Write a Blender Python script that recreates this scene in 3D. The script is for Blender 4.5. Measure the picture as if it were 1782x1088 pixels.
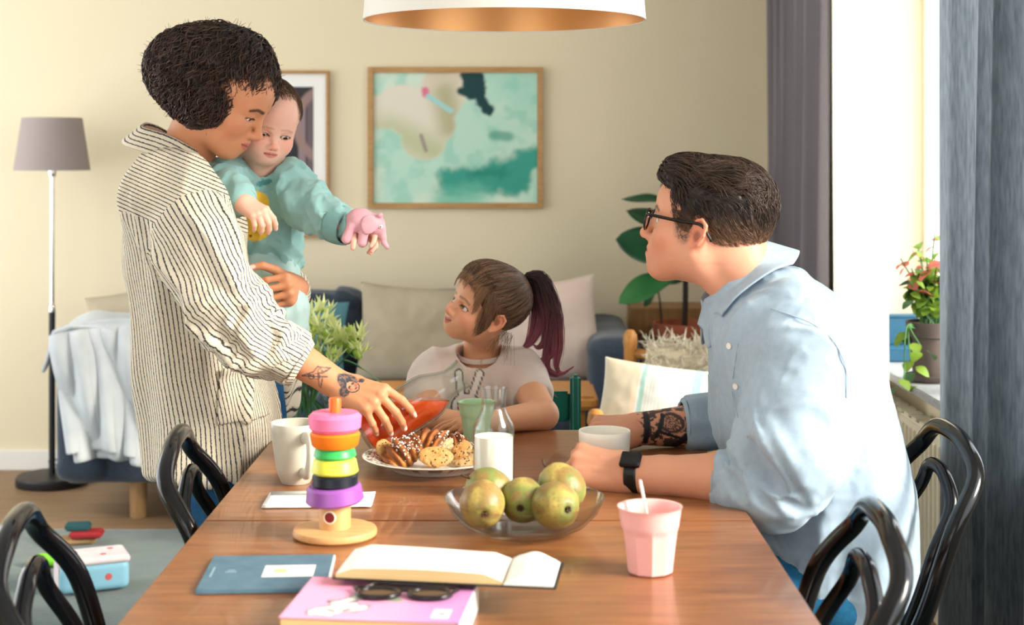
import bpy, bmesh, math, random
import numpy as np
from mathutils import Vector, Matrix, Euler

for _o in list(bpy.data.objects):
    bpy.data.objects.remove(_o, do_unlink=True)
scene = bpy.context.scene
COL = scene.collection
rnd = random.Random(7)
nrs = np.random.RandomState(11)

# ------------------------------------------------------------------ camera
CZ, FPX, HOR = 1.34, 2600.0, 268.0          # eye height, focal length in px (1782 wide), horizon row
cd = bpy.data.cameras.new('camera')
cam = bpy.data.objects.new('camera', cd)
COL.objects.link(cam)
cam.location = (0, 0, CZ)
cam.rotation_euler = (math.pi / 2, 0, 0)
cd.sensor_width = 36.0
cd.lens = 36.0 * FPX / 1782.0
cd.shift_y = -(544.0 - HOR) / 1782.0
cd.clip_start = 0.05
cd.dof.use_dof = True
cd.dof.focus_distance = 2.95
cd.dof.aperture_fstop = 4.5
scene.camera = cam

# ------------------------------------------------------------------ world, sun, exposure
w = bpy.data.worlds.new('World')
scene.world = w
w.use_nodes = True
bg = w.node_tree.nodes['Background']
bg.inputs[0].default_value = (0.93, 0.97, 1.0, 1)
bg.inputs[1].default_value = 1.25
sd = bpy.data.lights.new('sun', 'SUN')
sun = bpy.data.objects.new('sun', sd)
COL.objects.link(sun)
sun.location = (4, 1, 4)
sd.energy = 2.6
sd.angle = math.radians(22)
sd.color = (1.0, 0.93, 0.80)
sun.rotation_euler = Vector((-0.83, 0.34, -0.44)).to_track_quat('-Z', 'Y').to_euler()
scene.view_settings.view_transform = 'Standard'
scene.view_settings.look = 'None'
scene.view_settings.gamma = 1.0
scene.view_settings.exposure = 1.68
scene.view_settings.use_curve_mapping = False


# ------------------------------------------------------------------ helpers
def P(px, py, Y):
    """point of the room seen at photo pixel (px, py) at distance Y in front of the eye"""
    s = FPX / Y
    return np.array([(px - 891.0) / s, Y, CZ - (py - HOR) / s])


def C(r, g, b, a=None):
    def f(c):
        c /= 255.0
        return c / 12.92 if c <= 0.04045 else ((c + 0.055) / 1.055) ** 2.4
    return (f(r), f(g), f(b), 1.0)


def arr(*v):
    return np.array(v, dtype=float)


def nrm(v):
    v = np.asarray(v, float)
    return v / (np.linalg.norm(v) + 1e-12)


MATS = {}


def mat(name, col, rough=0.5, metal=0.0, spec=0.5, var=None, vscale=20.0, bump=0.0, bscale=200.0, stretch=(1, 1, 1),
        sheen=0.0, trans=0.0, ior=1.45, emit=None, attr=False, sss=0.0, coat=0.0, translucent=0.0, detail=3.0):
    if name in MATS:
        return MATS[name]
    m = bpy.data.materials.new(name)
    m.use_nodes = True
    nt = m.node_tree
    b = nt.nodes['Principled BSDF']
    b.inputs['Base Color'].default_value = col
    b.inputs['Roughness'].default_value = rough
    b.inputs['Metallic'].default_value = metal
    b.inputs['Specular IOR Level'].default_value = spec
    b.inputs['IOR'].default_value = ior
    b.inputs['Transmission Weight'].default_value = trans
    b.inputs['Sheen Weight'].default_value = sheen
    b.inputs['Coat Weight'].default_value = coat
    if sss > 0:
        b.inputs['Subsurface Weight'].default_value = sss
        b.inputs['Subsurface Radius'].default_value = (1.0, 0.35, 0.2)
        b.inputs['Subsurface Scale'].default_value = 0.008
    if emit:
        b.inputs['Emission Color'].default_value = col
        b.inputs['Emission Strength'].default_value = emit
    csock = None
    if attr:
        at = nt.nodes.new('ShaderNodeAttribute')
        at.attribute_name = 'Col'
        csock = at.outputs['Color']
    if var is not None or bump > 0:
        tc = nt.nodes.new('ShaderNodeTexCoord')
        mp = nt.nodes.new('ShaderNodeMapping')
        mp.inputs['Scale'].default_value = stretch
        nt.links.new(tc.outputs['Object'], mp.inputs['Vector'])
    if var is not None:
        n = nt.nodes.new('ShaderNodeTexNoise')
        n.inputs['Scale'].default_value = vscale
        n.inputs['Detail'].default_value = detail
        nt.links.new(mp.outputs['Vector'], n.inputs['Vector'])
        r = nt.nodes.new('ShaderNodeValToRGB')
        r.color_ramp.elements[0].position = 0.3
        r.color_ramp.elements[1].position = 0.7
        r.color_ramp.elements[0].color = col
        r.color_ramp.elements[1].color = var
        nt.links.new(n.outputs['Fac'], r.inputs['Fac'])
        if csock is None:
            csock = r.outputs['Color']
        else:
            mx = nt.nodes.new('ShaderNodeMixRGB')
            mx.blend_type = 'MULTIPLY'
            mx.inputs[0].default_value = 1.0
            nt.links.new(csock, mx.inputs[1])
            nt.links.new(r.outputs['Color'], mx.inputs[2])
            csock = mx.outputs['Color']
    if csock is not None:
        nt.links.new(csock, b.inputs['Base Color'])
    if bump > 0:
        n2 = nt.nodes.new('ShaderNodeTexNoise')
        n2.inputs['Scale'].default_value = bscale
        n2.inputs['Detail'].default_value = 4.0
        nt.links.new(mp.outputs['Vector'], n2.inputs['Vector'])
        bp = nt.nodes.new('ShaderNodeBump')
        bp.inputs['Strength'].default_value = bump
        bp.inputs['Distance'].default_value = 0.003
        nt.links.new(n2.outputs['Fac'], bp.inputs['Height'])
        nt.links.new(bp.outputs['Normal'], b.inputs['Normal'])
    if translucent > 0:
        t = nt.nodes.new('ShaderNodeBsdfTranslucent')
        t.inputs['Color'].default_value = col
        if csock is not None:
            nt.links.new(csock, t.inputs['Color'])
        ms = nt.nodes.new('ShaderNodeMixShader')
        ms.inputs[0].default_value = translucent
        nt.links.new(b.outputs[0], ms.inputs[1])
        nt.links.new(t.outputs[0], ms.inputs[2])
        nt.links.new(ms.outputs[0], nt.nodes['Material Output'].inputs['Surface'])
    MATS[name] = m
    return m


def thin_glass(name, tint=(1, 1, 1, 1), ior=1.5, rough=0.0):
    """thin-walled clear glass: passes light straight through, mirrors by Fresnel"""
    if name in MATS:
        return MATS[name]
    m = bpy.data.materials.new(name)
    m.use_nodes = True
    nt = m.node_tree
    nt.nodes.remove(nt.nodes['Principled BSDF'])
    tr = nt.nodes.new('ShaderNodeBsdfTransparent')
    tr.inputs[0].default_value = tint
    gl = nt.nodes.new('ShaderNodeBsdfGlossy')
    gl.inputs['Roughness'].default_value = rough
    lw_ = nt.nodes.new('ShaderNodeLayerWeight')
    pw = nt.nodes.new('ShaderNodeMath')
    pw.operation = 'POWER'
    pw.inputs[1].default_value = 3.0
    nt.links.new(lw_.outputs['Facing'], pw.inputs[0])
    fr = nt.nodes.new('ShaderNodeMath')
    fr.operation = 'MULTIPLY_ADD'
    fr.inputs[1].default_value = 1.5 * (ior - 1.0)
    fr.inputs[2].default_value = ((ior - 1) / (ior + 1)) ** 2
    nt.links.new(pw.outputs[0], fr.inputs[0])
    mx = nt.nodes.new('ShaderNodeMixShader')
    nt.links.new(fr.outputs[0], mx.inputs[0])
    if ior > 1.3:                      # longer way through the wall at grazing angles: a little more tint
        tm = nt.nodes.new('ShaderNodeMixRGB')
        tm.inputs[1].default_value = tint
        tm.inputs[2].default_value = (tint[0] * 0.60, tint[1] * 0.63, tint[2] * 0.62, 1)
        nt.links.new(pw.outputs[0], tm.inputs[0])
        nt.links.new(tm.outputs[0], tr.inputs[0])
    nt.links.new(tr.outputs[0], mx.inputs[1])
    nt.links.new(gl.outputs[0], mx.inputs[2])
    nt.links.new(mx.outputs[0], nt.nodes['Material Output'].inputs['Surface'])
    MATS[name] = m
    return m


def empty(name, loc=(0, 0, 0), rz=0.0, label=None, cat=None, group=None):
    o = bpy.data.objects.new(name, None)
    COL.objects.link(o)
    o.empty_display_size = 0.05
    o.location = tuple(float(v) for v in loc)
    o.rotation_euler = (0, 0, rz)
    tag(o, label, cat, group)
    return o


def tag(o, label=None, cat=None, group=None, kind=None):
    if label:
        o['label'] = label
    if cat:
        o['category'] = cat
    if group:
        o['group'] = group
    if kind:
        o['kind'] = kind
    return o


def link(name, me, m=None, parent=None, smooth=True):
    o = bpy.data.objects.new(name, me)
    COL.objects.link(o)
    if m is not None:
        me.materials.append(m)
    if smooth:
        me.polygons.foreach_set('use_smooth', np.ones(len(me.polygons), dtype=bool))
    if parent is not None:
        o.parent = parent
    return o


def npmesh(name, V, Q, colors=None, corner=None):
    """mesh from numpy arrays; Q is (n,3) or (n,4)"""
    me = bpy.data.meshes.new(name)
    V = np.ascontiguousarray(V, dtype=np.float32)
    Q = np.ascontiguousarray(Q, dtype=np.int32)
    k = Q.shape[1]
    me.vertices.add(len(V))
    me.vertices.foreach_set('co', V.ravel())
    me.loops.add(Q.size)
    me.loops.foreach_set('vertex_index', Q.ravel())
    me.polygons.add(len(Q))
    me.polygons.foreach_set('loop_start', np.arange(0, Q.size, k, dtype=np.int32))
    me.polygons.foreach_set('loop_total', np.full(len(Q), k, dtype=np.int32))
    me.update(calc_edges=True)
    if colors is not None:
        a = me.color_attributes.new('Col', 'FLOAT_COLOR', 'POINT')
        cc = np.ones((len(V), 4), np.float32)
        cc[:, :3] = colors[:, :3]
        a.data.foreach_set('color', cc.ravel())
    if corner is not None:
        a = me.attributes.new('stripe', 'FLOAT', 'CORNER')
        a.data.foreach_set('value', np.ascontiguousarray(corner, np.float32).ravel())
    return me


def bmobj(name, bm, m, parent=None, smooth=False, bevel=0.0, seg=2):
    if bevel > 0:
        bmesh.ops.bevel(bm, geom=list(bm.edges), offset=bevel, segments=seg, affect='EDGES', clamp_overlap=True)
    bmesh.ops.recalc_face_normals(bm, faces=list(bm.faces))
    me = bpy.data.meshes.new(name)
    bm.to_mesh(me)
    bm.free()
    o = link(name, me, m, parent, smooth=smooth)
    return o


def add_box(bm, c, size, rot=None):
    M = Matrix.Translation(Vector([float(v) for v in c]))
    if rot is not None:
        M = M @ (Euler(rot).to_matrix().to_4x4())
    M = M @ Matrix.Diagonal((size[0], size[1], size[2], 1.0))
    return bmesh.ops.create_cube(bm, size=1.0, matrix=M)['verts']


def box(name, c, size, m, parent=None, bevel=0.004, rot=None, seg=2, smooth=False):
    bm = bmesh.new()
    add_box(bm, (0, 0, 0), size)
    o = bmobj(name, bm, m, parent, bevel=bevel, seg=seg, smooth=smooth)
    o.location = tuple(float(v) for v in c)
    if rot is not None:
        o.rotation_euler = rot
    return o


def smoothpath(pts, n=8, closed=False):
    """Catmull-Rom resample"""
    pts = [np.asarray(p, float) for p in pts]
    out = []
    N = len(pts)
    rng = range(N if closed else N - 1)
    for i in rng:
        if closed:
            p0, p1, p2, p3 = pts[(i - 1) % N], pts[i], pts[(i + 1) % N], pts[(i + 2) % N]
        else:
            p1, p2 = pts[i], pts[i + 1]
            p0 = pts[i - 1] if i > 0 else 2 * p1 - p2
            p3 = pts[i + 2] if i + 2 < N else 2 * p2 - p1
        for j in range(n):
            t = j / n
            out.append(0.5 * ((2 * p1) + (-p0 + p2) * t + (2 * p0 - 5 * p1 + 4 * p2 - p3) * t * t + (-p0 + 3 * p1 - 3 * p2 + p3) * t ** 3))
    if not closed:
        out.append(pts[-1])
    return np.array(out)


def tube_arrays(path, rad, sides=10, closed=False, flat=None):
    path = np.asarray(path, float)
    n = len(path)
    rad = np.full(n, rad) if np.isscalar(rad) else np.asarray(rad, float)
    if len(rad) != n:
        rad = np.interp(np.linspace(0, 1, n), np.linspace(0, 1, len(rad)), rad)
    if closed:
        T = np.roll(path, -1, 0) - np.roll(path, 1, 0)
    else:
        T = np.gradient(path, axis=0)
    T /= np.linalg.norm(T, axis=1)[:, None] + 1e-12
    ref = arr(0, 0, 1) if abs(T[0][2]) < 0.9 else arr(1, 0, 0)
    Nn = nrm(np.cross(T[0], ref))
    V = []
    ang = np.linspace(0, 2 * math.pi, sides, endpoint=False)
    for i in range(n):
        Nn = nrm(Nn - T[i] * np.dot(Nn, T[i]))
        B = np.cross(T[i], Nn)
        r = rad[i]
        V.append(path[i] + r * (np.cos(ang)[:, None] * Nn + np.sin(ang)[:, None] * B * (flat or 1.0)))
    V = np.concatenate(V)
    F = []
    m = n if closed else n - 1
    for i in range(m):
        a, b = i * sides, ((i + 1) % n) * sides
        for j in range(sides):
            k = (j + 1) % sides
            F.append((a + j, a + k, b + k, b + j))
    return V, F, n


def tube(name, path, rad, m, parent=None, sides=10, closed=False, caps=True, flat=None):
    V, F, n = tube_arrays(path, rad, sides, closed, flat)
    me = bpy.data.meshes.new(name)
    F = [tuple(f) for f in F]
    if caps and not closed:
        F.append(tuple(range(sides))[::-1])
        F.append(tuple(range((n - 1) * sides, n * sides)))
    me.from_pydata([tuple(v) for v in V], [], F)
    me.update()
    return link(name, me, m, parent)


def lathe(name, prof, m, parent=None, n=40, loc=None, close=False, ripple=None, smooth=True):
    """prof: list of (r, z); r may be 0"""
    V, F = [], []
    idx = []
    for (r, z) in prof:
        if r <= 1e-6:
            idx.append([len(V)])
            V.append((0, 0, z))
        else:
            row = []
            for j in range(n):
                a = 2 * math.pi * j / n
                rr = r * (ripple(a, z) if ripple else 1.0)
                row.append(len(V))
                V.append((rr * math.cos(a), rr * math.sin(a), z))
            idx.append(row)
    pairs = list(zip(idx[:-1], idx[1:]))
    if close:
        pairs.append((idx[-1], idx[0]))
    for A, B in pairs:
        if len(A) == 1 and len(B) == 1:
            continue
        for j in range(n):
            k = (j + 1) % n
            if len(A) == 1:
                F.append((A[0], B[k], B[j]))
            elif len(B) == 1:
                F.append((A[j], A[k], B[0]))
            else:
                F.append((A[j], A[k], B[k], B[j]))
    me = bpy.data.meshes.new(name)
    me.from_pydata(V, [], F)
    bm = bmesh.new()
    bm.from_mesh(me)
    bmesh.ops.recalc_face_normals(bm, faces=list(bm.faces))
    for e_ in bm.edges:
        if len(e_.link_faces) == 2 and e_.calc_face_angle() > 0.62:
            e_.smooth = False
    bm.to_mesh(me)
    bm.free()
    o = link(name, me, m, parent, smooth=smooth)
    if loc is not None:
        o.location = tuple(float(v) for v in loc)
    return o


def grid(name, nu, nv, fn, m, parent=None, thick=0.0, colors=None, smooth=True, stripe=None):
    """fn(u, v) vectorised -> (..., 3)"""
    u, v = np.meshgrid(np.linspace(0, 1, nu), np.linspace(0, 1, nv), indexing='ij')
    V = fn(u, v).reshape(-1, 3)
    i, j = np.meshgrid(np.arange(nu - 1), np.arange(nv - 1), indexing='ij')
    a = (i * nv + j).ravel()
    Q = np.stack([a, a + nv, a + nv + 1, a + 1], 1)
    cols = colors(u, v).reshape(-1, 3) if colors is not None else None
    st = stripe(u, v).ravel()[Q] if stripe is not None else None
    me = npmesh(name, V, Q, cols, st)
    o = link(name, me, m, parent, smooth)
    if thick:
        md = o.modifiers.new('Solidify', 'SOLIDIFY')
        md.thickness = thick
        md.offset = 0
    return o


# ------------------------------------------------------------------ noise
def vnoise(Pn, seed=0):
    Pn = np.asarray(Pn, float)
    i = np.floor(Pn).astype(np.int64)
    f = Pn - i
    u = f * f * (3 - 2 * f)

    def h(ix, iy, iz):
        n = (ix * 374761393 + iy * 668265263 + iz * 2147483647 + seed * 144665) & 0xFFFFFFFF
        n = ((n ^ (n >> 13)) * 1274126177) & 0xFFFFFFFF
        n = n ^ (n >> 16)
        return (n & 0xFFFF) / 65535.0
    r = 0
    for dx in (0, 1):
        for dy in (0, 1):
            for dz in (0, 1):
                wgt = (u[..., 0] if dx else 1 - u[..., 0]) * (u[..., 1] if dy else 1 - u[..., 1]) * (u[..., 2] if dz else 1 - u[..., 2])
                r = r + wgt * h(i[..., 0] + dx, i[..., 1] + dy, i[..., 2] + dz)
    return r


def fbm(Pn, seed=0, octv=3):
    r, a, t = 0, 1.0, 0
    Pn = np.asarray(Pn, float)
    for o in range(octv):
        r = r + a * vnoise(Pn * (2 ** o), seed + o)
        t += a
        a *= 0.5
    return r / t


def sstep(a, b, x):
    t = np.clip((x - a) / (b - a), 0, 1)
    return t * t * (3 - 2 * t)


# ------------------------------------------------------------------ sculpting with smooth distance fields
def rotm(rx=0, ry=0, rz=0):
    return np.array(Euler((math.radians(rx), math.radians(ry), math.radians(rz))).to_matrix())


class Sculpt:
    def __init__(s):
        s.ops = []
        s.frame()

    def frame(s, R=None, t=None, sc=1.0):
        s.R = np.eye(3) if R is None else np.asarray(R, float)
        s.t = np.zeros(3) if t is None else np.asarray(t, float)
        s.sc = sc

    def pt(s, p):
        return s.R @ (np.asarray(p, float) * s.sc) + s.t

    def _add(s, f, lo, hi, k, sub):
        s.ops.append((f, np.asarray(lo, float), np.asarray(hi, float), k * s.sc, sub))

    def ell(s, c, r, rot=None, k=0.01, sub=False):
        c = s.pt(c)
        r = (np.asarray(r, float) if not np.isscalar(r) else np.full(3, float(r))) * s.sc
        R = s.R if rot is None else s.R @ rot

        def f(X, c=c, r=r, R=R):
            q = (X - c) @ R
            k0 = np.sqrt(((q / r) ** 2).sum(-1))
            k1 = np.sqrt(((q / (r * r)) ** 2).sum(-1)) + 1e-9
            return k0 * (k0 - 1.0) / k1
        e = np.sqrt(((R * r) ** 2).sum(1))
        s._add(f, c - e, c + e, k, sub)

    def cap(s, a, b, ra, rb=None, k=0.01, sub=False):
        rb = ra if rb is None else rb
        a, b = s.pt(a), s.pt(b)
        ra, rb = ra * s.sc, rb * s.sc

        def f(X, a=a, b=b, ra=ra, rb=rb):
            ba = b - a
            L = np.dot(ba, ba) + 1e-12
            t = np.clip(((X - a) @ ba) / L, 0, 1)
            d = X - a - t[..., None] * ba
            return np.sqrt((d * d).sum(-1)) - (ra + (rb - ra) * t)
        R_ = max(ra, rb)
        s._add(f, np.minimum(a, b) - R_, np.maximum(a, b) + R_, k, sub)

    def chain(s, pts, rads, k=0.01, sub=False):
        for i in range(len(pts) - 1):
            s.cap(pts[i], pts[i + 1], rads[i], rads[i + 1], k if i == 0 else min(k, 0.5 * min(rads[i], rads[i + 1])) if not sub else k, sub)

    def bx(s, c, h, rot=None, rd=0.005, k=0.01, sub=False):
        c = s.pt(c)
        h = np.asarray(h, float) * s.sc
        rd = rd * s.sc
        R = s.R if rot is None else s.R @ rot

        def f(X, c=c, h=h, R=R, rd=rd):
            q = np.abs((X - c) @ R) - (h - rd)
            return np.sqrt((np.maximum(q, 0) ** 2).sum(-1)) + np.minimum(q.max(-1), 0) - rd
        e = (np.abs(R) * h).sum(1)
        s._add(f, c - e, c + e, k, sub)

    def loft(s, rows, k=0.01, rd=0.0, power=2.0, sub=False, tilt=None):
        """rows of (z, cx, cy, rx, ry): upright body of elliptic sections (world frame)"""
        A = np.array(sorted(rows), float)
        zz = np.linspace(A[0, 0], A[-1, 0], 120)
        B = np.zeros((120, 4))
        for j in range(4):
            B[:, j] = np.interp(zz, A[:, 0], A[:, j + 1])
        for _ in range(3):
            kk = np.ones(7) / 7
            for j in range(4):
                pad = np.concatenate([np.full(3, B[0, j]), B[:, j], np.full(3, B[-1, j])])
                B[:, j] = np.convolve(pad, kk, 'valid')

        def f(X, zz=zz, B=B):
            z = X[..., 2]
            zc = np.clip(z, zz[0], zz[-1])
            cx, cy, rx, ry = (np.interp(zc, zz, B[:, j]) for j in range(4))
            dx, dy = (X[..., 0] - cx) / rx, (X[..., 1] - cy) / ry
            kk = (np.abs(dx) ** power + np.abs(dy) ** power) ** (1 / power)
            d = (kk - 1) * np.minimum(rx, ry)
            dz = np.maximum(z - (zz[-1] - rd), (zz[0] + rd) - z)
            if rd > 0:
                q1, q2 = d + rd, dz
                return np.sqrt(np.maximum(q1, 0) ** 2 + np.maximum(q2, 0) ** 2) + np.minimum(np.maximum(q1, q2), 0) - rd
            return np.maximum(d, dz)
        lo = arr((B[:, 0] - B[:, 2]).min(), (B[:, 1] - B[:, 3]).min(), zz[0])
        hi = arr((B[:, 0] + B[:, 2]).max(), (B[:, 1] + B[:, 3]).max(), zz[-1])
        s._add(f, lo, hi, k, sub)

    def half(s, c, n, lo, hi, k=0.0):
        """cut away everything on the side n points to, inside the box lo..hi"""
        c, n = np.asarray(c, float), nrm(n)

        def f(X, c=c, n=n):
            return -((X - c) @ n)
        s._add(f, lo, hi, k, True)

    def field(s, X):
        F = np.full(X.shape[:-1], 1.0)
        for (f, lo, hi, k, sub) in s.ops:
            d = f(X)
            F = s.comb(F, d, k, sub)
        return F

    @staticmethod
    def comb(F, d, k, sub):
        if sub:
            F, dd = -F, d
            if k > 0:
                h = np.maximum(k - np.abs(F - dd), 0) / k
                return -(np.minimum(F, dd) - h * h * k * 0.25)
            return -np.minimum(F, dd)
        if k > 0:
            h = np.maximum(k - np.abs(F - d), 0) / k
            return np.minimum(F, d) - h * h * k * 0.25
        return np.minimum(F, d)

    def mesh(s, h, lo=None, hi=None):
        adds = [o for o in s.ops if not o[4]]
        L = np.min([o[1] - o[3] * 0.3 for o in adds], 0) - 3 * h
        H = np.max([o[2] + o[3] * 0.3 for o in adds], 0) + 3 * h
        if lo is not None:
            L = np.maximum(L, lo)
        if hi is not None:
            H = np.minimum(H, hi)
        n = np.ceil((H - L) / h).astype(int) + 1
        F = np.full(n, 1.0, np.float32)
        ax = [L[i] + h * np.arange(n[i]) for i in range(3)]
        for (f, bl, bh, k, sub) in s.ops:
            m = k + 3 * h
            i0 = np.maximum(np.floor((bl - m - L) / h).astype(int), 0)
            i1 = np.minimum(np.ceil((bh + m - L) / h).astype(int) + 1, n)
            if (i1 <= i0).any():
                continue
            X = np.stack(np.meshgrid(*[ax[i][i0[i]:i1[i]] for i in range(3)], indexing='ij'), -1)
            sl = tuple(slice(i0[i], i1[i]) for i in range(3))
            F[sl] = s.comb(F[sl], f(X), k, sub)
        return surfnet(F, L, h)


def surfnet(F, o, h):
    nx, ny, nz = F.shape
    S = F < 0
    cnt = np.zeros((nx - 1, ny - 1, nz - 1), np.int8)
    offs = [(a, b, c) for a in (0, 1) for b in (0, 1) for c in (0, 1)]
    for (a, b, c) in offs:
        cnt += S[a:nx - 1 + a, b:ny - 1 + b, c:nz - 1 + c]
    act = (cnt > 0) & (cnt < 8)
    I = np.argwhere(act)
    f = {ofs: F[I[:, 0] + ofs[0], I[:, 1] + ofs[1], I[:, 2] + ofs[2]].astype(float) for ofs in offs}
    acc = np.zeros((len(I), 3))
    num = np.zeros(len(I))
    for a in offs:
        for d in range(3):
            if a[d] == 0:
                b = list(a)
                b[d] = 1
                b = tuple(b)
                fa, fb = f[a], f[b]
                cr = (fa < 0) != (fb < 0)
                t = np.where(cr, fa / np.where(cr, fa - fb, 1), 0)
                p = np.tile(np.array(a, float), (len(I), 1))
                p[:, d] += t
                acc += np.where(cr[:, None], p, 0)
                num += cr
    V = o + h * (I + acc / num[:, None])
    vid = np.full(cnt.shape, -1, np.int64)
    vid[act] = np.arange(len(I))
    Q = []
    for d in range(3):
        e1, e2 = [(1, 2), (2, 0), (0, 1)][d]
        sl0 = [slice(None)] * 3
        sl1 = [slice(None)] * 3
        sl0[d] = slice(0, F.shape[d] - 1)
        sl1[d] = slice(1, F.shape[d])
        A, B = S[tuple(sl0)], S[tuple(sl1)]
        ch = A != B
        sl = [slice(None)] * 3
        sl[e1] = slice(1, F.shape[e1] - 1)
        sl[e2] = slice(1, F.shape[e2] - 1)
        sub = ch[tuple(sl)]
        J = np.argwhere(sub)
        if not len(J):
            continue
        J[:, e1] += 1
        J[:, e2] += 1

        def cell(o1, o2):
            K = J.copy()
            K[:, e1] += o1
            K[:, e2] += o2
            return vid[K[:, 0], K[:, 1], K[:, 2]]
        q = np.stack([cell(-1, -1), cell(0, -1), cell(0, 0), cell(-1, 0)], 1)
        ins = A[J[:, 0], J[:, 1], J[:, 2]]
        q[~ins] = q[~ins][:, ::-1]
        Q.append(q)
    Q = np.concatenate(Q)
    Q = Q[(Q >= 0).all(1)]
    return V, Q


def vnormals(V, Q):
    n = np.cross(V[Q[:, 2]] - V[Q[:, 0]], V[Q[:, 3]] - V[Q[:, 1]])
    N = np.zeros_like(V)
    for j in range(4):
        for d in range(3):
            N[:, d] += np.bincount(Q[:, j], n[:, d], len(V))
    return N / (np.linalg.norm(N, axis=1)[:, None] + 1e-12)


def relax(V, Q, it=1, lam=0.5):
    for _ in range(it):
        A = np.zeros_like(V)
        c = np.zeros(len(V))
        for j in range(4):
            a, b = Q[:, j], Q[:, (j + 1) % 4]
            for (s_, t_) in ((a, b), (b, a)):
                for d in range(3):
                    A[:, d] += np.bincount(s_, V[t_, d], len(V))
                c += np.bincount(s_, minlength=len(V))
        V = V + lam * (A / np.maximum(c, 1)[:, None] - V)
    return V


def merge(parts):
    Vs, Qs, Cs, n = [], [], [], 0
    for (V, Q, c) in parts:
        Vs.append(V)
        Qs.append(Q + n)
        Cs.append(c)
        n += len(V)
    return np.concatenate(Vs), np.concatenate(Qs), np.concatenate(Cs)


def ellmask(V, c, r, R=None, soft=0.3):
    """1 inside the ellipsoid, fading to 0 over `soft` (relative)"""
    q = V - c
    if R is not None:
        q = q @ R
    d = np.sqrt(((q / np.asarray(r, float)) ** 2).sum(1))
    return 1 - sstep(1 - soft, 1 + soft, d)


def mixc(col, c, m):
    return col + (np.asarray(c[:3]) - col) * m[:, None]


def strands(name, paths, r0, r1, m, parent, colors, skip=1):
    """paths (S, n, 3) -> three-sided tapering tubes in one mesh; colors (S, n, 3)"""
    paths, colors = paths[:, ::skip], colors[:, ::skip]
    S, n, _ = paths.shape
    T = np.gradient(paths, axis=1)
    T /= np.linalg.norm(T, axis=2, keepdims=True) + 1e-12
    ref = nrs.normal(size=(S, 1, 3))
    N = np.cross(T, ref)
    N /= np.linalg.norm(N, axis=2, keepdims=True) + 1e-12
    B = np.cross(T, N)
    t = np.linspace(0, 1, n)[None, :, None]
    r0 = np.asarray(r0).reshape(-1, 1, 1)
    rad = r0 * (1 - t) + r1 * t
    V = np.stack([paths + rad * (math.cos(a) * N + math.sin(a) * B) for a in (0, 2.0944, 4.18879)], 2)  # S n 3 3
    base = (np.arange(S) * n * 3)[:, None, None] + (np.arange(n - 1) * 3)[None, :, None]
    j = np.arange(3)[None, None, :]
    k = (j + 1) % 3
    Q = np.stack([base + j, base + k, base + 3 + k, base + 3 + j], -1).reshape(-1, 4)
    cc = np.repeat(colors[:, :, None, :], 3, 2).reshape(-1, 3)
    me = npmesh(name, V.reshape(-1, 3), Q, cc)
    return link(name, me, m, parent)


def keepworld(o, parent):
    o.parent = parent
    o.matrix_parent_inverse = parent.matrix_basis.inverted()
    return o


def struct(o):
    o['kind'] = 'structure'
    return o


# ================================================================== the room
WY, WX = 6.40, 1.22                      # back wall, right wall
CEIL = 2.55
m_wall = mat('wall_paint', C(232, 219, 189), rough=0.85, spec=0.2, bump=0.05, bscale=400)
m_white = mat('white_paint', C(235, 233, 226), rough=0.5)
m_ceil = mat('ceiling_paint', C(238, 236, 230), rough=0.9)
m_floor = mat('oak_floor', C(150, 120, 88), rough=0.5, var=C(126, 98, 70), vscale=3.0, stretch=(1, 14, 1))
struct(box('floor', (-1.0, 2.4, -0.062), (4.9, 8.2, 0.1), m_floor, bevel=0))
struct(box('ceiling', (-1.0, 2.4, CEIL + 0.05), (4.9, 8.2, 0.1), m_ceil, bevel=0))
bm = bmesh.new()
for (x0, x1, z0, z1) in ((-3.45, 1.48, 2.25, CEIL), (-3.45, -2.9, -0.012, 2.25), (-0.55, 1.48, -0.012, 2.25)):
    add_box(bm, ((x0 + x1) / 2, -1.76, (z0 + z1) / 2), (x1 - x0, 0.12, z1 - z0))
struct(bmobj('wall_front_added', bm, m_wall))  # unseen wall behind the eye, added with an opening to cut frontal light
struct(box('wall_back', (-1.0, WY + 0.06, CEIL / 2 - 0.006), (4.9, 0.12, CEIL + 0.012), m_wall, bevel=0))
bm = bmesh.new()
for (y0, y1, z0, z1) in ((-1.7, 6.5, -0.012, 0.25), (-1.7, 6.5, 2.42, CEIL), (-1.7, 2.2, 0.25, 2.42), (6.1, 6.5, 0.25, 2.42)):
    add_box(bm, (-3.39, (y0 + y1) / 2, (z0 + z1) / 2), (0.12, y1 - y0, z1 - z0))
struct(bmobj('wall_left', bm, m_wall))  # unseen; wide opening added to let sky light onto the back wall
struct(box('baseboard_back', (-1.05, WY - 0.009, 0.03), (4.5, 0.018, 0.084), m_white, bevel=0.003))

# right wall with two window openings
W1, W2, WZ0, WZ1 = (2.95, 5.05), (0.25, 2.55), 0.66, 2.30
bm = bmesh.new()
TH = 0.26


def wallbox(y0, y1, z0, z1):
    add_box(bm, (WX + TH / 2, (y0 + y1) / 2, (z0 + z1) / 2), (TH, y1 - y0, z1 - z0))


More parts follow.
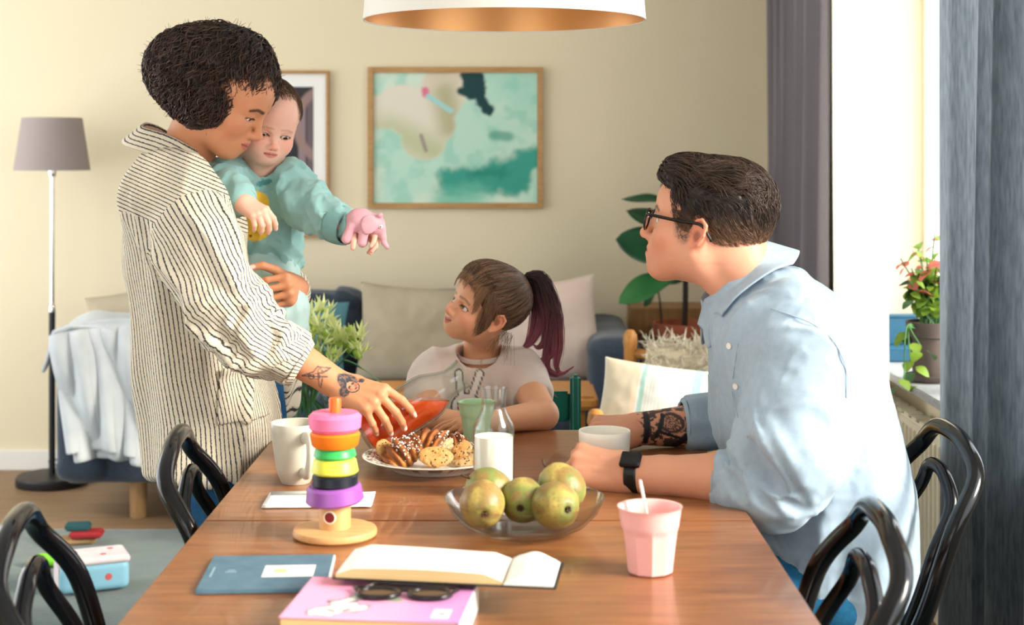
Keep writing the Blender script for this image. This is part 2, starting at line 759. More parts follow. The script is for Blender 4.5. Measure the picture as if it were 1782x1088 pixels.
wallbox(-1.7, 6.5, -0.012, WZ0)
wallbox(-1.7, 6.5, WZ1, CEIL)
wallbox(W1[1], 6.5, WZ0, WZ1)
wallbox(W2[1], W1[0], WZ0, WZ1)
wallbox(-1.7, W2[0], WZ0, WZ1)
struct(bmobj('wall_right', bm, m_wall))
m_glass = thin_glass('window_glass', ior=1.1)
m_sill = mat('sill_stone', C(176, 178, 178), rough=0.35, var=C(150, 154, 156), vscale=60)
for i, (a, b) in enumerate((W1, W2)):
    f = empty('window_%d' % (i + 1), (WX + TH - 0.06, (a + b) / 2, WZ0))
    struct(f)
    L, Hh = b - a, WZ1 - WZ0
    for (n_, c_, s_) in (('frame_rail', (0, 0, 0.03), (0.06, L, 0.06)), ('frame_rail', (0, 0, Hh - 0.03), (0.06, L, 0.06)),
                         ('frame_stile', (0, -L / 2 + 0.03, Hh / 2), (0.06, 0.06, Hh - 0.12)), ('frame_stile', (0, L / 2 - 0.03, Hh / 2), (0.06, 0.06, Hh - 0.12)),
                         ('mullion', (0, 0, Hh / 2), (0.06, 0.07, Hh - 0.12))):
        box(n_, c_, s_, m_white, f, bevel=0.004)
    for sgn in (-1, 1):
        box('pane', (0, sgn * (L / 4 - 0.005), Hh / 2), (0.006, L / 2 - 0.09, Hh - 0.12), m_glass, f, bevel=0)
    s = box('window_sill', (WX + 0.06, (a + b) / 2, WZ0 + 0.012), (0.30, L - 0.004, 0.025), m_sill, bevel=0.004)
    struct(s)
    s.name = 'trim_%d' % (i + 1)

# radiator below the far window
m_rad = mat('radiator_enamel', C(226, 219, 196), rough=0.4)
rad = empty('radiator', (WX - 0.055, 4.0, 0.10), label='cream panel radiator on the wall below the window sill', cat='radiator')
box('panel', (0, 0, 0.24), (0.05, 1.9, 0.48), m_rad, rad, bevel=0.006)
for i in range(46):
    yy = -0.92 + i * 0.041
    if i == 0:
        rib = box('rib', (-0.028, yy, 0.24), (0.008, 0.022, 0.44), m_rad, rad, bevel=0.003)
    else:
        o = rib.copy()
        COL.objects.link(o)
        o.location = (-0.028, yy, 0.24)
for i in range(23):
    o = box('grille_bar', (0, -0.9 + i * 0.082, 0.487), (0.045, 0.05, 0.008), m_rad, rad, bevel=0) if i == 0 else o.copy()
    if i:
        COL.objects.link(o)
        o.location = (0, -0.9 + i * 0.082, 0.487)
for s_ in (-0.7, 0.7):
    box('bracket', (0.02, s_, -0.045), (0.03, 0.03, 0.11), m_rad, rad, bevel=0.003)


# curtains: hanging pleated cloth
def curtain(name, y0, y1, x0, folds, amp, m, label, z0=0.02, z1=2.48, seed=1, thick=0.0, nu=220):
    def fn(u, v):
        y = y0 + (y1 - y0) * u
        ph = 2 * math.pi * folds * (u + 0.05 * np.sin(5 * u + seed)) + seed
        wob = 0.35 * np.sin(2.3 * v + 6 * u + seed)
        a = amp * (0.75 + 0.25 * np.sin(3.1 * u * folds + seed)) * (0.8 + 0.3 * (1 - v))
        x = x0 + a * np.sin(ph + wob * (1 - v)) + 0.008 * np.sin(ph * 2.1 + 4 * v)
        y = y + 0.25 * amp * np.cos(2 * ph)
        z = z0 + (z1 - z0) * v
        return np.stack([x, y, z], -1)
    r = empty(name, (x0, (y0 + y1) / 2, 0), label=label, cat='curtain')
    o = grid('cloth', nu, 40, fn, m, None, thick=thick)
    keepworld(o, r)

    def hem(u, v):
        Pt = fn(u, np.zeros_like(u) + 0.02)
        Pt[..., 2] = z0 + 0.09 * v
        Pt[..., 0] -= 0.003
        return Pt
    keepworld(grid('hem', nu, 3, hem, m, None), r)
    return r


m_cur_g = mat('curtain_grey', C(132, 126, 130), rough=0.9, spec=0.1, var=C(120, 114, 119), vscale=300, translucent=0.12, sheen=0.2)
m_cur_b = mat('curtain_linen', C(116, 124, 130), rough=0.9, spec=0.1, var=C(88, 96, 102), vscale=160, stretch=(1, 1, 0.12), translucent=0.36, sheen=0.2, bump=0.3, bscale=500)
m_sheer = mat('curtain_sheer', C(248, 246, 238), rough=0.9, spec=0.05, var=C(240, 238, 230), vscale=300, translucent=0.65)
curtain('heavy_curtain', 5.06, 6.22, 1.09, 5.2, 0.052, m_cur_g, 'opaque grey-mauve curtain hanging in the corner beside the picture wall', seed=2.2)
curtain('sheer_curtain', 4.40, 5.10, 1.105, 5.0, 0.014, m_sheer, 'thin white sheer curtain glowing in front of the window', seed=0.6)
curtain('linen_curtain', 2.95, 3.60, 1.065, 3.2, 0.05, m_cur_b, 'blue-grey linen curtain hanging beside the flowering pot plant', seed=4.0)
m_rod = mat('rod_metal', C(60, 60, 62), rough=0.35, metal=1.0)
rod = tube('curtain_rod', [(1.10, 2.6, 2.50), (1.10, 6.3, 2.50)], 0.011, m_rod)
tag(rod, 'long dark metal rod carrying the curtains above the window', 'curtain rod')

# rug
m_rug = mat('rug_wool', C(70, 90, 84), rough=1.0, spec=0.05, var=C(48, 68, 66), vscale=5.0, bump=0.8, bscale=160, sheen=0.3, detail=8)


def rugf(u, v):
    x = -2.5 + 3.5 * u
    y = 0.9 + 4.48 * v
    z = 0.005 + 0.004 * fbm(np.stack([x * 14, y * 14, x * 0], -1), 3) + 0.003 * fbm(np.stack([x * 60, y * 60, x * 0], -1), 5, 2)
    z = np.where((u < 0.002) | (u > 0.998) | (v < 0.002) | (v > 0.998), 0.0005, z)
    return np.stack([x, y, z - 0.012], -1)


tag(grid('rug', 150, 150, rugf, m_rug), 'grey-green wool rug spread over the wooden floor', 'rug')

# ================================================================== pendant lamp
m_shade_w = mat('shade_white', C(240, 238, 230), rough=0.6, translucent=0.05)
m_copper = mat('shade_copper', C(214, 160, 104), rough=0.42, metal=0.9)
m_cord = mat('cord_white', C(225, 222, 215), rough=0.5)
pl = empty('pendant_lamp', (-0.015, 3.0, 1.607), label='large white drum pendant lamp with copper inside hanging over the table', cat='lamp')
R0, R1, SH = 0.2835, 0.262, 0.24
lathe('shade', [(R0, 0.0), (R1, SH), (R1 - 0.003, SH), (R0 - 0.003, 0.0)], m_shade_w, pl, n=96, close=True)
lathe('shade_lining', [(R0 - 0.0035, 0.002), (R1 - 0.0035, SH - 0.002)], m_copper, pl, n=96)
for k in range(3):
    a = k * 2.0944
    tube('spoke', [(0, 0, SH - 0.03), (math.cos(a) * (R1 - 0.002), math.sin(a) * (R1 - 0.002), SH - 0.01)], 0.003, m_rod, pl, sides=6)
lathe('socket', [(0, 0.10), (0.02, 0.10), (0.02, 0.24), (0.008, 0.25), (0, 0.25)], m_cord, pl, n=20)
lathe('bulb', [(0, 0.035), (0.012, 0.038), (0.025, 0.05), (0.03, 0.07), (0.022, 0.09), (0.014, 0.105)], mat('bulb_glass', C(245, 245, 240), rough=0.3), pl, n=24)
tube('cord', [(0, 0, 0.24), (0, 0, CEIL - 1.607)], 0.003, m_cord, pl, sides=8)

# ================================================================== floor lamp
m_black = mat('black_metal', C(24, 26, 30), rough=0.45)
m_chrome = mat('chrome', C(220, 220, 215), rough=0.16, metal=1.0)
m_lshade = mat('lamp_shade_fabric', C(176, 164, 160), rough=0.9, spec=0.1, translucent=0.2)
Lp = P(92, 836, 6.13)
fl = empty('floor_lamp', (Lp[0], 6.12, -0.012), label='floor lamp with grey fabric shade and thin chrome pole by the picture wall', cat='lamp')
lathe('base', [(0, 0), (0.142, 0), (0.145, 0.006), (0.145, 0.03), (0.138, 0.038), (0.02, 0.042), (0, 0.042)], m_black, fl, n=48)
lathe('lower_pole', [(0.013, 0.04), (0.013, 0.72), (0, 0.72)], m_black, fl, n=16)
lathe('collar', [(0.014, 0.705), (0.015, 0.72), (0.012, 0.735), (0.007, 0.74)], m_chrome, fl, n=16)
lathe('upper_pole', [(0.0095, 0.72), (0.0095, 1.29), (0, 1.29)], m_chrome, fl, n=16)
lathe('lamp_socket', [(0.016, 1.26), (0.018, 1.275), (0.018, 1.32), (0, 1.33)], m_chrome, fl, n=16)
lathe('shade', [(0.152, 1.285), (0.120, 1.50), (0.118, 1.50), (0.150, 1.285)], m_lshade, fl, n=56, close=True)
for k in range(3):
    a = k * 2.0944 + 0.4
    tube('shade_spoke', [(0, 0, 1.32), (math.cos(a) * 0.149, math.sin(a) * 0.149, 1.292)], 0.002, m_rod, fl, sides=6)
tube('cable', smoothpath([(0.08, 0.09, 0.03), (0.0, 0.05, 0.09), (-0.02, 0.03, 0.08), (0.05, 0.08, 0.05), (0.2, 0.2, 0.006), (0.35, 0.24, 0.006)], 8), 0.003, m_black, fl, sides=6)

# ================================================================== framed pictures
m_oak = mat('frame_oak', C(196, 154, 98), rough=0.5, var=C(170, 128, 78), vscale=8, stretch=(1, 1, 8))
m_print = mat('print_paper', (1, 1, 1, 1), rough=0.35, attr=True, spec=0.3)


def frame(name, px0, py0, px1, py1, label, face, fw=0.024, matte=0.0):
    Y = WY - 0.022
    a, b = P(px0, py1, Y), P(px1, py0, Y)
    W, H = b[0] - a[0], b[2] - a[2]
    r = empty(name, ((a[0] + b[0]) / 2, WY - 0.001, a[2]), label=label, cat='picture')
    for sx in (-1, 1):
        box('frame_side', (sx * (W / 2 - fw / 2), -0.014, H / 2), (fw, 0.028, H), m_oak, r, bevel=0.002)
    for zz in (fw / 2, H - fw / 2):
        box('frame_rail', (0, -0.014, zz), (W - 2 * fw, 0.028, fw), m_oak, r, bevel=0.002)
    w2, h2 = W - 2 * fw, H - 2 * fw
    if matte:
        box('mount', (0, -0.008, H / 2), (w2, 0.008, h2), mat('mount_card', C(242, 241, 238), rough=0.7), r, bevel=0)
    pw, ph = w2 - 2 * matte, h2 - 2 * matte

    def fn(u, v):
        return np.stack([(u - 0.5) * pw, np.full_like(u, -0.0135), fw + matte + v * ph], -1)
    grid('print', 170, 140, fn, m_print, r, colors=face)
    return r


def seg(u, v, a, b, w):
    d = np.stack([u - a[0], v - a[1]], -1)
    ba = arr(b[0] - a[0], b[1] - a[1])
    t = np.clip((d @ ba) / np.dot(ba, ba), 0, 1)
    q = d - t[..., None] * ba
    return np.sqrt((q ** 2).sum(-1)) - w


def lay(col, c, m):
    return col + (np.asarray(c[:3]) - col) * np.clip(m, 0, 1)[..., None]


def sea(u, v):
    """underwater photograph: pale water, a swimmer, sea floor shadow"""
    X = np.stack([u * 5, v * 4, u * 0], -1)
    n1, n2, n3 = fbm(X, 1), fbm(X * 2.2, 4), fbm(X * 9, 9)
    col = np.ones(u.shape + (3,)) * np.array(C(190, 226, 208)[:3])
    col = lay(col, C(214, 232, 214), sstep(0.45, 0.7, n1))
    col = lay(col, C(148, 208, 190), sstep(0.5, 0.75, n2) * 0.6)
    col = lay(col, C(150, 214, 196), sstep(0.6, 1.0, u) * sstep(0.5, 1.0, v) * 0.7)
    # sea-floor shadow
    d = np.minimum(seg(u, v, (0.52, 0.16), (0.86, 0.22), 0.10), seg(u, v, (0.78, 0.26), (1.02, 0.34), 0.07)) + (n2 - 0.5) * 0.22
    col = lay(col, C(58, 158, 140), 1 - sstep(-0.04, 0.07, d))
    col = lay(col, C(28, 138, 120), (1 - sstep(-0.05, 0.03, seg(u, v, (0.62, 0.22), (0.78, 0.24), 0.05) + (n3 - 0.5) * 0.1)) * 0.8)
    d = seg(u, v, (0.45, 0.02), (0.6, 0.08), 0.06) + (n2 - 0.5) * 0.1
    col = lay(col, C(110, 190, 168), (1 - sstep(-0.02, 0.08, d)) * 0.7)
    col = lay(col, C(60, 150, 126), (1 - sstep(0.0, 0.04, seg(u, v, (0.74, 0.52), (0.82, 0.51), 0.016))) * 0.7)
    # swimmer
    d = seg(u, v, (0.18, 0.74), (0.33, 0.60), 0.17)
    d = np.minimum(d, seg(u, v, (0.30, 0.48), (0.31, 0.46), 0.13))
    d = np.minimum(d, seg(u, v, (0.33, 0.66), (0.47, 0.95), 0.15))
    d = np.minimum(d, seg(u, v, (-0.05, 0.70), (0.2, 0.70), 0.13))
    body = 1 - sstep(-0.02, 0.018, d)
    col = lay(col, C(230, 222, 206), body)
    col = lay(col, C(188, 196, 150), body * (1 - sstep(0.0, 0.2, np.abs(seg(u, v, (0.10, 0.56), (0.36, 0.40), 0.0)))) * 0.85)
    col = lay(col, C(172, 168, 118), body * (1 - sstep(0.0, 0.14, seg(u, v, (0.47, 0.58), (0.42, 0.95), 0.0))) * 0.8)
    col = lay(col, C(222, 210, 190), body * (1 - sstep(0.0, 0.1, seg(u, v, (0.33, 0.95), (0.47, 0.99), 0.02))) * 0.8)
    col = lay(col, C(224, 122, 150), 1 - sstep(0.0, 0.02, seg(u, v, (0.315, 0.87), (0.32, 0.83), 0.012)))
    col = lay(col, C(168, 214, 212), 1 - sstep(0.0, 0.014, seg(u, v, (0.335, 0.82), (0.47, 0.71), 0.012)))
    col = lay(col, C(150, 130, 132), (1 - sstep(0.0, 0.012, seg(u, v, (0.29, 0.52), (0.32, 0.40), 0.006))) * 0.8)
    d = np.minimum(seg(u, v, (0.60, 0.99), (0.62, 0.86), 0.07), seg(u, v, (0.62, 0.86), (0.70, 0.71), 0.035)) + (n3 - 0.5) * 0.03
    d = np.minimum(d, seg(u, v, (0.54, 0.86), (0.6, 0.83), 0.03))
    col = lay(col, C(12, 62, 66), 1 - sstep(-0.01, 0.012, d))
    return col


def alley(u, v):
    """dark street photograph with a lamp and pilasters"""
    X = np.stack([u * 6, v * 8, u * 0], -1)
    n1, n2 = fbm(X, 2), fbm(X * 4, 5)
    col = np.ones(u.shape + (3,)) * np.array(C(34, 32, 38)[:3])
    col = lay(col, C(60, 56, 62), sstep(0.5, 0.8, n1) * 0.7)
    for x0, wd, c in ((0.68, 0.035, (122, 104, 112)), (0.88, 0.05, (150, 128, 134)), (0.97, 0.05, (110, 92, 98)), (0.2, 0.06, (80, 70, 76))):
        col = lay(col, C(*c), (1 - sstep(wd * 0.5, wd, np.abs(u - x0))) * (v < 0.9) * 0.9)
    col = lay(col, C(150, 122, 116), 1 - sstep(0.0, 0.03, np.abs(np.hypot((u - 1.15) * 0.8, v - 0.72) - 0.26) - 0.02))
    col = lay(col, C(120, 98, 86), 1 - sstep(0.0, 0.04, seg(u, v, (0.2, 0.97), (0.6, 0.93), 0.025)))
    col = lay(col, C(150, 150, 146), (1 - sstep(0.03, 0.06, np.hypot((u - 0.66) * 0.7, v - 0.42))) * 0.8)
    col = lay(col, C(130, 130, 120), sstep(0.5, 0.62, n2) * (1 - sstep(0.1, 0.32, v)) * 0.9)
    col = lay(col, C(190, 136, 80), (1 - sstep(0.02, 0.12, np.hypot((u - 0.62) * 0.7, v - 0.9))) * 0.7)
    col = lay(col, C(255, 222, 130), 1 - sstep(0.03, 0.05, np.hypot((u - 0.62) * 0.7, v - 0.9)))
    return col


frame('picture_frame', 640, 117, 945, 363, 'oak framed aqua photograph of a swimmer under water', sea)
frame('picture_frame', 352, 123, 573, 414, 'thin oak framed dark street photograph with white mount behind the baby', alley, fw=0.014, matte=0.055)


# ================================================================== sofa and soft things
m_sofa = mat('sofa_fabric', C(62, 72, 86), rough=0.95, spec=0.15, var=C(52, 61, 75), vscale=120, bump=0.4, bscale=500, sheen=0.3)
m_leg = mat('pale_wood', C(178, 142, 100), rough=0.5, var=C(160, 124, 84), vscale=10, stretch=(8, 8, 1))


def soft(name, c, half, m, parent=None, puff=0.02, rd=0.05, rot=None, h=0.014, seed=1, wr=0.006, flatbottom=False):
    """upholstered block, slightly swollen and creased; made around its own centre"""
    S = Sculpt()
    S.bx((0, 0, 0), half, rd=rd, k=0)
    V, Q = S.mesh(h)
    N = vnormals(V, Q)
    q = V / np.asarray(half)
    V = V + N * (puff * np.prod(np.clip(1 - np.abs(q) ** 2, 0, 1) + (np.abs(q) > 0.75), axis=1)[:, None] * 0.5)
    V = V + N * (wr * (fbm(V * 9, seed) - 0.5)[:, None] * 2)
    V = relax(V, Q, 1)
    o = link(name, npmesh(name, V, Q), m, parent)
    o.location = tuple(float(v) for v in c)
    if rot is not None:
        o.rotation_euler = rot
    return o


SX0, SX1, SY0, SY1 = -1.66, 0.465, 5.42, 6.30
sofa = empty('sofa', ((SX0 + SX1) / 2, (SY0 + SY1) / 2, -0.012), label='dark blue-grey fabric sofa standing against the picture wall', cat='sofa')
hw, hd = (SX1 - SX0) / 2, (SY1 - SY0) / 2
soft('base', (0, 0, 0.235), (hw - 0.02, hd - 0.03, 0.085), m_sofa, sofa, rd=0.02, puff=0.004)
for sgn in (-1, 1):
    soft('armrest', (sgn * (hw - 0.09), 0.0, 0.415), (0.09, hd, 0.262), m_sofa, sofa, rd=0.05, puff=0.01, seed=3)
soft('back_frame', (0, hd - 0.10, 0.47), (hw - 0.18, 0.09, 0.26), m_sofa, sofa, rd=0.04, puff=0.006)
for i, sgn in enumerate((-1, 1)):
    soft('seat_cushion', (sgn * (hw - 0.18) / 2, -0.08, 0.385), ((hw - 0.18) / 2 - 0.004, hd - 0.12, 0.075), m_sofa, sofa, rd=0.045, puff=0.03, seed=5 + i)
    soft('back_cushion', (sgn * (hw - 0.18) / 2, hd - 0.27, 0.595), ((hw - 0.18) / 2 - 0.004, 0.085, 0.195), m_sofa, sofa, rd=0.06, puff=0.04, rot=(-0.12, 0, 0), seed=8 + i)
for sx in (-1, 1):
    for sy in (-1, 1):
        lathe('leg', [(0, 0.0), (0.027, 0.0), (0.03, 0.004), (0.033, 0.155), (0, 0.155)], m_leg, sofa, n=20, loc=(sx * (hw - 0.27), sy * (hd - 0.14), 0))


def cushion(name, c, w, hgt, t, m, label, rot=(0, 0, 0), seed=1, n=56, colors=None, wr=0.012, sag=0.0):
    def half(sgn):
        def fn(u, v):
            a, b = u * 2 - 1, v * 2 - 1
            th = t * (np.clip(1 - np.abs(a) ** 2.4, 0, 1) * np.clip(1 - np.abs(b) ** 2.4, 0, 1)) ** 0.45
            pin = 1 - 0.07 * (1 - np.abs(b) ** 2) * np.abs(a) ** 3
            pin2 = 1 - 0.07 * (1 - np.abs(a) ** 2) * np.abs(b) ** 3
            x, z = a * w / 2 * pin, b * hgt / 2 * pin2
            wn = (fbm(np.stack([x * 11, z * 11, x * 0 + sgn], -1), seed) - 0.5) * wr * 2 * (th / t)
            z = z - sag * np.exp(-(a / 0.25) ** 2) * (b > 0) * b ** 2
            return np.stack([x, sgn * (th + wn), z], -1)
        return fn
    r = empty(name, c, label=label, cat='cushion')
    r.rotation_euler = rot
    fr = grid('front_panel', n, n, half(-1), m, r, colors=colors)
    grid('back_panel', n, n, half(1), m, r, colors=colors)
    return r


m_beige = mat('cushion_linen', C(182, 170, 148), rough=0.95, spec=0.1, var=C(165, 152, 130), vscale=6, bump=0.3, bscale=400)
m_rose = mat('cushion_rose', C(214, 196, 184), rough=0.95, spec=0.1, var=C(200, 180, 168), vscale=5, bump=0.2, bscale=400)
m_teal = mat('cushion_teal', C(92, 138, 150), rough=0.9, spec=0.15, var=C(80, 124, 138), vscale=6, bump=0.2, bscale=400)
cushion('cushion', P(728, 583, 5.66), 0.46, 0.38, 0.075, m_beige, 'beige linen cushion leaning on the sofa behind the girl', rot=(-0.22, 0.06, 0.05), seed=2)
cushion('cushion', P(940, 580, 5.68), 0.46, 0.40, 0.075, m_rose, 'pale rose cushion leaning on the sofa behind the ponytail', rot=(-0.2, -0.13, -0.08), seed=5)
cushion('cushion', P(503, 596, 5.64), 0.44, 0.32, 0.07, m_teal, 'teal blue cushion on the sofa above the bouquet', rot=(-0.25, 0.03, 0.03), seed=7)
cushion('cushion', P(246, 576, 5.78), 0.38, 0.34, 0.07, m_beige, 'sand coloured cushion half hidden by the grey throw blanket', rot=(-0.2, -0.2, 0.1), seed=9)

# throw over the left arm of the sofa
m_throw = mat('throw_wool', C(196, 200, 202), rough=0.95, spec=0.1, var=C(178, 184, 188), vscale=8, bump=0.25, bscale=300, sheen=0.3)


def throwf(u, v):
    # u runs along the sofa arm depth / seat side, v from seat over the arm down its face
    y = 5.36 + 0.55 * u
    t = v
    path_x = np.interp(t, [0, 0.25, 0.42, 0.52, 0.60, 1.0], [-1.20, -1.34, -1.46, -1.58, -1.645, -1.685])
    path_z = np.interp(t, [0, 0.25, 0.42, 0.52, 0.60, 1.0], [0.50, 0.60, 0.69, 0.71, 0.69, 0.58])
    x = path_x
    n = 0.030 * np.sin(9 * u + 5 * t) + 0.05 * (fbm(np.stack([u * 3, t * 4, u * 0], -1), 4) - 0.5)
    return np.stack([x, y, path_z + n], -1)


def throw_front(u, v):
    """part of the throw that falls down in front of the arm and seat"""
    x = -1.660 + 0.46 * u + 0.10 * v * (1 - u) - 0.02 * v
    fold = 0.030 * np.sin(11 * u + 2.6 * v + 1.0) * (0.3 + v) + 0.018 * np.sin(23 * u - 3 * v)
    y = 5.395 - 0.035 * (1 - (1 - np.clip(v * 5, 0, 1)) ** 2) - np.abs(fold) * 1.2 - 0.02
    ztop = 0.705 + 0.03 * np.sin(3.2 * u)
    zbot = 0.255 + 0.05 * np.sin(2.6 * u + 0.4) - 0.05 * u
    z = ztop + (zbot - ztop) * v
    y = np.where(v < 0.04, 5.5, y)
    return np.stack([x, y, z], -1)


thr = empty('throw_blanket', (-1.6, 5.4, 0.5), label='pale grey wool throw draped over the left arm of the sofa', cat='blanket')
keepworld(grid('top_fold', 40, 60, throwf, m_throw, None, thick=0.012), thr)
keepworld(grid('hanging_fold', 90, 60, throw_front, m_throw, None, thick=0.012), thr)
keepworld(grid('under_fold', 90, 40, lambda u, v: throw_front(u, v * 1.06) + arr(0.02, 0.014, -0.006), m_throw, None, thick=0.012), thr)

# ================================================================== dining table
m_table = mat('table_teak', C(160, 104, 62), rough=0.32, var=C(122, 76, 44), vscale=6.0, stretch=(1.2, 9, 1), bump=0.04, bscale=60, coat=0.25, detail=6)
TZ, TX0, TX1, TYN, TYS, TYF = 0.74, -0.505, 0.395, 1.12, 2.445, 3.25
tab = empty('dining_table', ((TX0 + TX1) / 2, 2.2, 0), label='teak dining table with an extension leaf, set for a snack', cat='table')
tcx = (TX0 + TX1) / 2


def onto(o, par):
    return keepworld(o, par)


onto(box('tabletop', (tcx, (TYN + TYS) / 2 - 0.0008, TZ - 0.0125), (TX1 - TX0, TYS - TYN - 0.0016, 0.025), m_table, bevel=0.003), tab)
onto(box('extension_leaf', (tcx, (TYF + TYS) / 2, TZ - 0.0125), (TX1 - TX0, TYF - TYS, 0.025), m_table, bevel=0.003), tab)
for yy in (TYN + 0.09, TYF - 0.09):
    onto(box('apron', (tcx, yy, TZ - 0.065), (TX1 - TX0 - 0.16, 0.02, 0.08), m_table, bevel=0.002), tab)
for xx in (TX0 + 0.08, TX1 - 0.08):
    onto(box('apron', (xx, (TYN + TYF) / 2, TZ - 0.065), (0.02, TYF - TYN - 0.2, 0.08), m_table, bevel=0.002), tab)
for xx in (TX0 + 0.07, TX1 - 0.07):
    for yy in (TYN + 0.08, TYF - 0.08):
        onto(lathe('leg', [(0, 0), (0.017, 0), (0.028, 0.6), (0.03, TZ - 0.026), (0, TZ - 0.026)], m_table, n=20, loc=(xx, yy, 0)), tab)

# ================================================================== bentwood chairs
m_bent = mat('black_lacquer', C(8, 10, 14), rough=0.14, spec=0.45)


def bentwood(loc, rz, label):
    r = empty('bentwood_chair', loc, rz, label, 'chair', 'black bentwood chairs around the dining table')
    TOPX, TOPZ = -0.30, 0.835
    for (w0, w1, tx, tz, rad, nm, bx_, hz) in ((0.145, 0.20, TOPX, TOPZ, 0.0155, 'outer_hoop', -0.165, 0.70), (0.085, 0.118, TOPX + 0.022, TOPZ - 0.066, 0.0125, 'inner_hoop', -0.175, 0.64)):
        half = [(bx_, w0, 0.45), (bx_ - 0.035, w0 + 0.75 * (w1 - w0), 0.55), (bx_ + (tx - bx_) * 0.6, w1, hz), (tx * 0.97 + bx_ * 0.03, w1 * 0.80, tz - 0.055), (tx, w1 * 0.42, tz - 0.010), (tx, 0, tz)]
        pts = half + [(x, -y, z) for (x, y, z) in half[-2::-1]]
        tube(nm, smoothpath(pts, 7), rad, m_bent, r, sides=14)
    for sg in (-1, 1):
        tube('rear_leg', smoothpath([(-0.165, sg * 0.145, 0.46), (-0.18, sg * 0.155, 0.25), (-0.215, sg * 0.175, 0.0)], 6), [0.0155, 0.012], m_bent, r, sides=12)
        tube('front_leg', smoothpath([(0.14, sg * 0.13, 0.44), (0.15, sg * 0.145, 0.25), (0.17, sg * 0.165, 0.0)], 6), [0.017, 0.012], m_bent, r, sides=12)
    lathe('seat_ring', [(0.17, 0.425), (0.20, 0.425), (0.205, 0.44), (0.20, 0.457), (0.18, 0.46), (0.17, 0.452)], m_bent, r, n=40, close=True)
    lathe('seat_panel', [(0, 0.442), (0.10, 0.440), (0.172, 0.446), (0.172, 0.432), (0, 0.428)], m_bent, r, n=40)
    a = np.linspace(0, 2 * math.pi, 40, endpoint=False)
    tube('leg_hoop', np.stack([-0.01 + 0.15 * np.cos(a), 0.14 * np.sin(a), np.full(40, 0.24)], 1), 0.010, m_bent, r, sides=10, closed=True)
    return r


bentwood((-0.385, 2.10, 0), 0.14, 'black bentwood chair tucked at the table beside the blue notebook')
bentwood((-0.300, 2.70, 0), 0.08, 'black bentwood chair at the table beside the striped shirt')
bentwood((0.215, 2.11, 0), math.pi - 0.04, 'black bentwood chair pushed in at the table beside the pink cup')
bentwood((0.500, 2.73, 0), math.pi + 0.02, 'black bentwood chair the man in the pale blue shirt sits on')

# ================================================================== green chair of the girl
m_green = mat('green_lacquer', C(14, 100, 86), rough=0.4)
gc = empty('green_chair', (-0.01, 3.52, 0), label='green painted wooden child chair the girl sits on', cat='chair')
for sg in (-1, 1):
    box('side_post', (sg * 0.165, 0.12, 0.40), (0.026, 0.045, 0.80), m_green, gc, bevel=0.008, seg=3, rot=(-0.05, 0, 0))
    box('front_leg', (sg * 0.165, -0.15, 0.25), (0.026, 0.04, 0.50), m_green, gc, bevel=0.006)
    box('foot_rail', (sg * 0.165, -0.02, 0.02), (0.026, 0.36, 0.03), m_green, gc, bevel=0.006)
for zz in (0.72, 0.61):
    box('back_rail', (0, 0.130 - (zz - 0.4) * -0.05, zz), (0.305, 0.018, 0.075), m_green, gc, bevel=0.006)
box('seat', (0, -0.03, 0.50), (0.36, 0.30, 0.022), m_green, gc, bevel=0.006)
box('footrest', (0, -0.10, 0.22), (0.305, 0.20, 0.02), m_green, gc, bevel=0.005)

m_yel = mat('yellow_paint', C(226, 172, 52), rough=0.5)
ys = empty('yellow_stool', (0.50, 3.62, 0), label='yellow painted wooden stool behind the table beside the man', cat='stool')
lathe('seat', [(0, 0.625), (0.15, 0.625), (0.158, 0.633), (0.158, 0.65), (0.15, 0.658), (0, 0.658)], m_yel, ys, n=36)
for kk in range(4):
    a = kk * math.pi / 2 + 0.3
    tube('leg', [(0.11 * math.cos(a), 0.11 * math.sin(a), 0.63), (0.15 * math.cos(a), 0.15 * math.sin(a), 0.0)], [0.016, 0.013], m_yel, ys, sides=10)

# ================================================================== wooden armchair with sheepskin
m_honey = mat('honey_wood', C(188, 130, 62), rough=0.45, var=C(164, 108, 48), vscale=10, stretch=(8, 8, 1))
ac = empty('wooden_armchair', (0.57, 4.46, 0), math.radians(-105), 'honey coloured wooden armchair with sheepskin and striped cushion', 'armchair')
for sg in (-1, 1):
    lathe('rear_post', [(0, 0), (0.02, 0), (0.021, 0.72), (0.024, 0.735), (0.022, 0.76), (0.012, 0.775), (0, 0.778)], m_honey, ac, n=16, loc=(-0.27, sg * 0.27, 0))
    lathe('front_post', [(0, 0), (0.02, 0), (0.021, 0.56), (0.026, 0.575), (0.022, 0.60), (0.012, 0.61), (0, 0.612)], m_honey, ac, n=16, loc=(0.27, sg * 0.27, 0))
    tube('arm_rail', [(-0.27, sg * 0.27, 0.54), (0.27, sg * 0.27, 0.54)], 0.022, m_honey, ac, sides=12)
    tube('side_rail', [(-0.27, sg * 0.27, 0.30), (0.27, sg * 0.27, 0.30)], 0.016, m_honey, ac, sides=12)
for zz in (0.70, 0.50, 0.33):
    tube('back_rail', [(-0.27, -0.27, zz), (-0.27, 0.27, zz)], 0.016, m_honey, ac, sides=12)
tube('front_rail', [(0.27, -0.27, 0.33), (0.27, 0.27, 0.33)], 0.016, m_honey, ac, sides=12)
box('seat', (0, 0, 0.335), (0.50, 0.50, 0.03), m_honey, ac, bevel=0.008)

# sheepskin draped over the backrest and seat (fleece strands are too many to count)
m_fleece = mat('fleece', C(236, 226, 204), rough=1.0, spec=0.05, sheen=0.4, attr=True)
sk = empty('sheepskin', (0.57, 4.46, 0.36), math.radians(-105), 'cream sheepskin draped over the back of the wooden armchair', 'sheepskin')


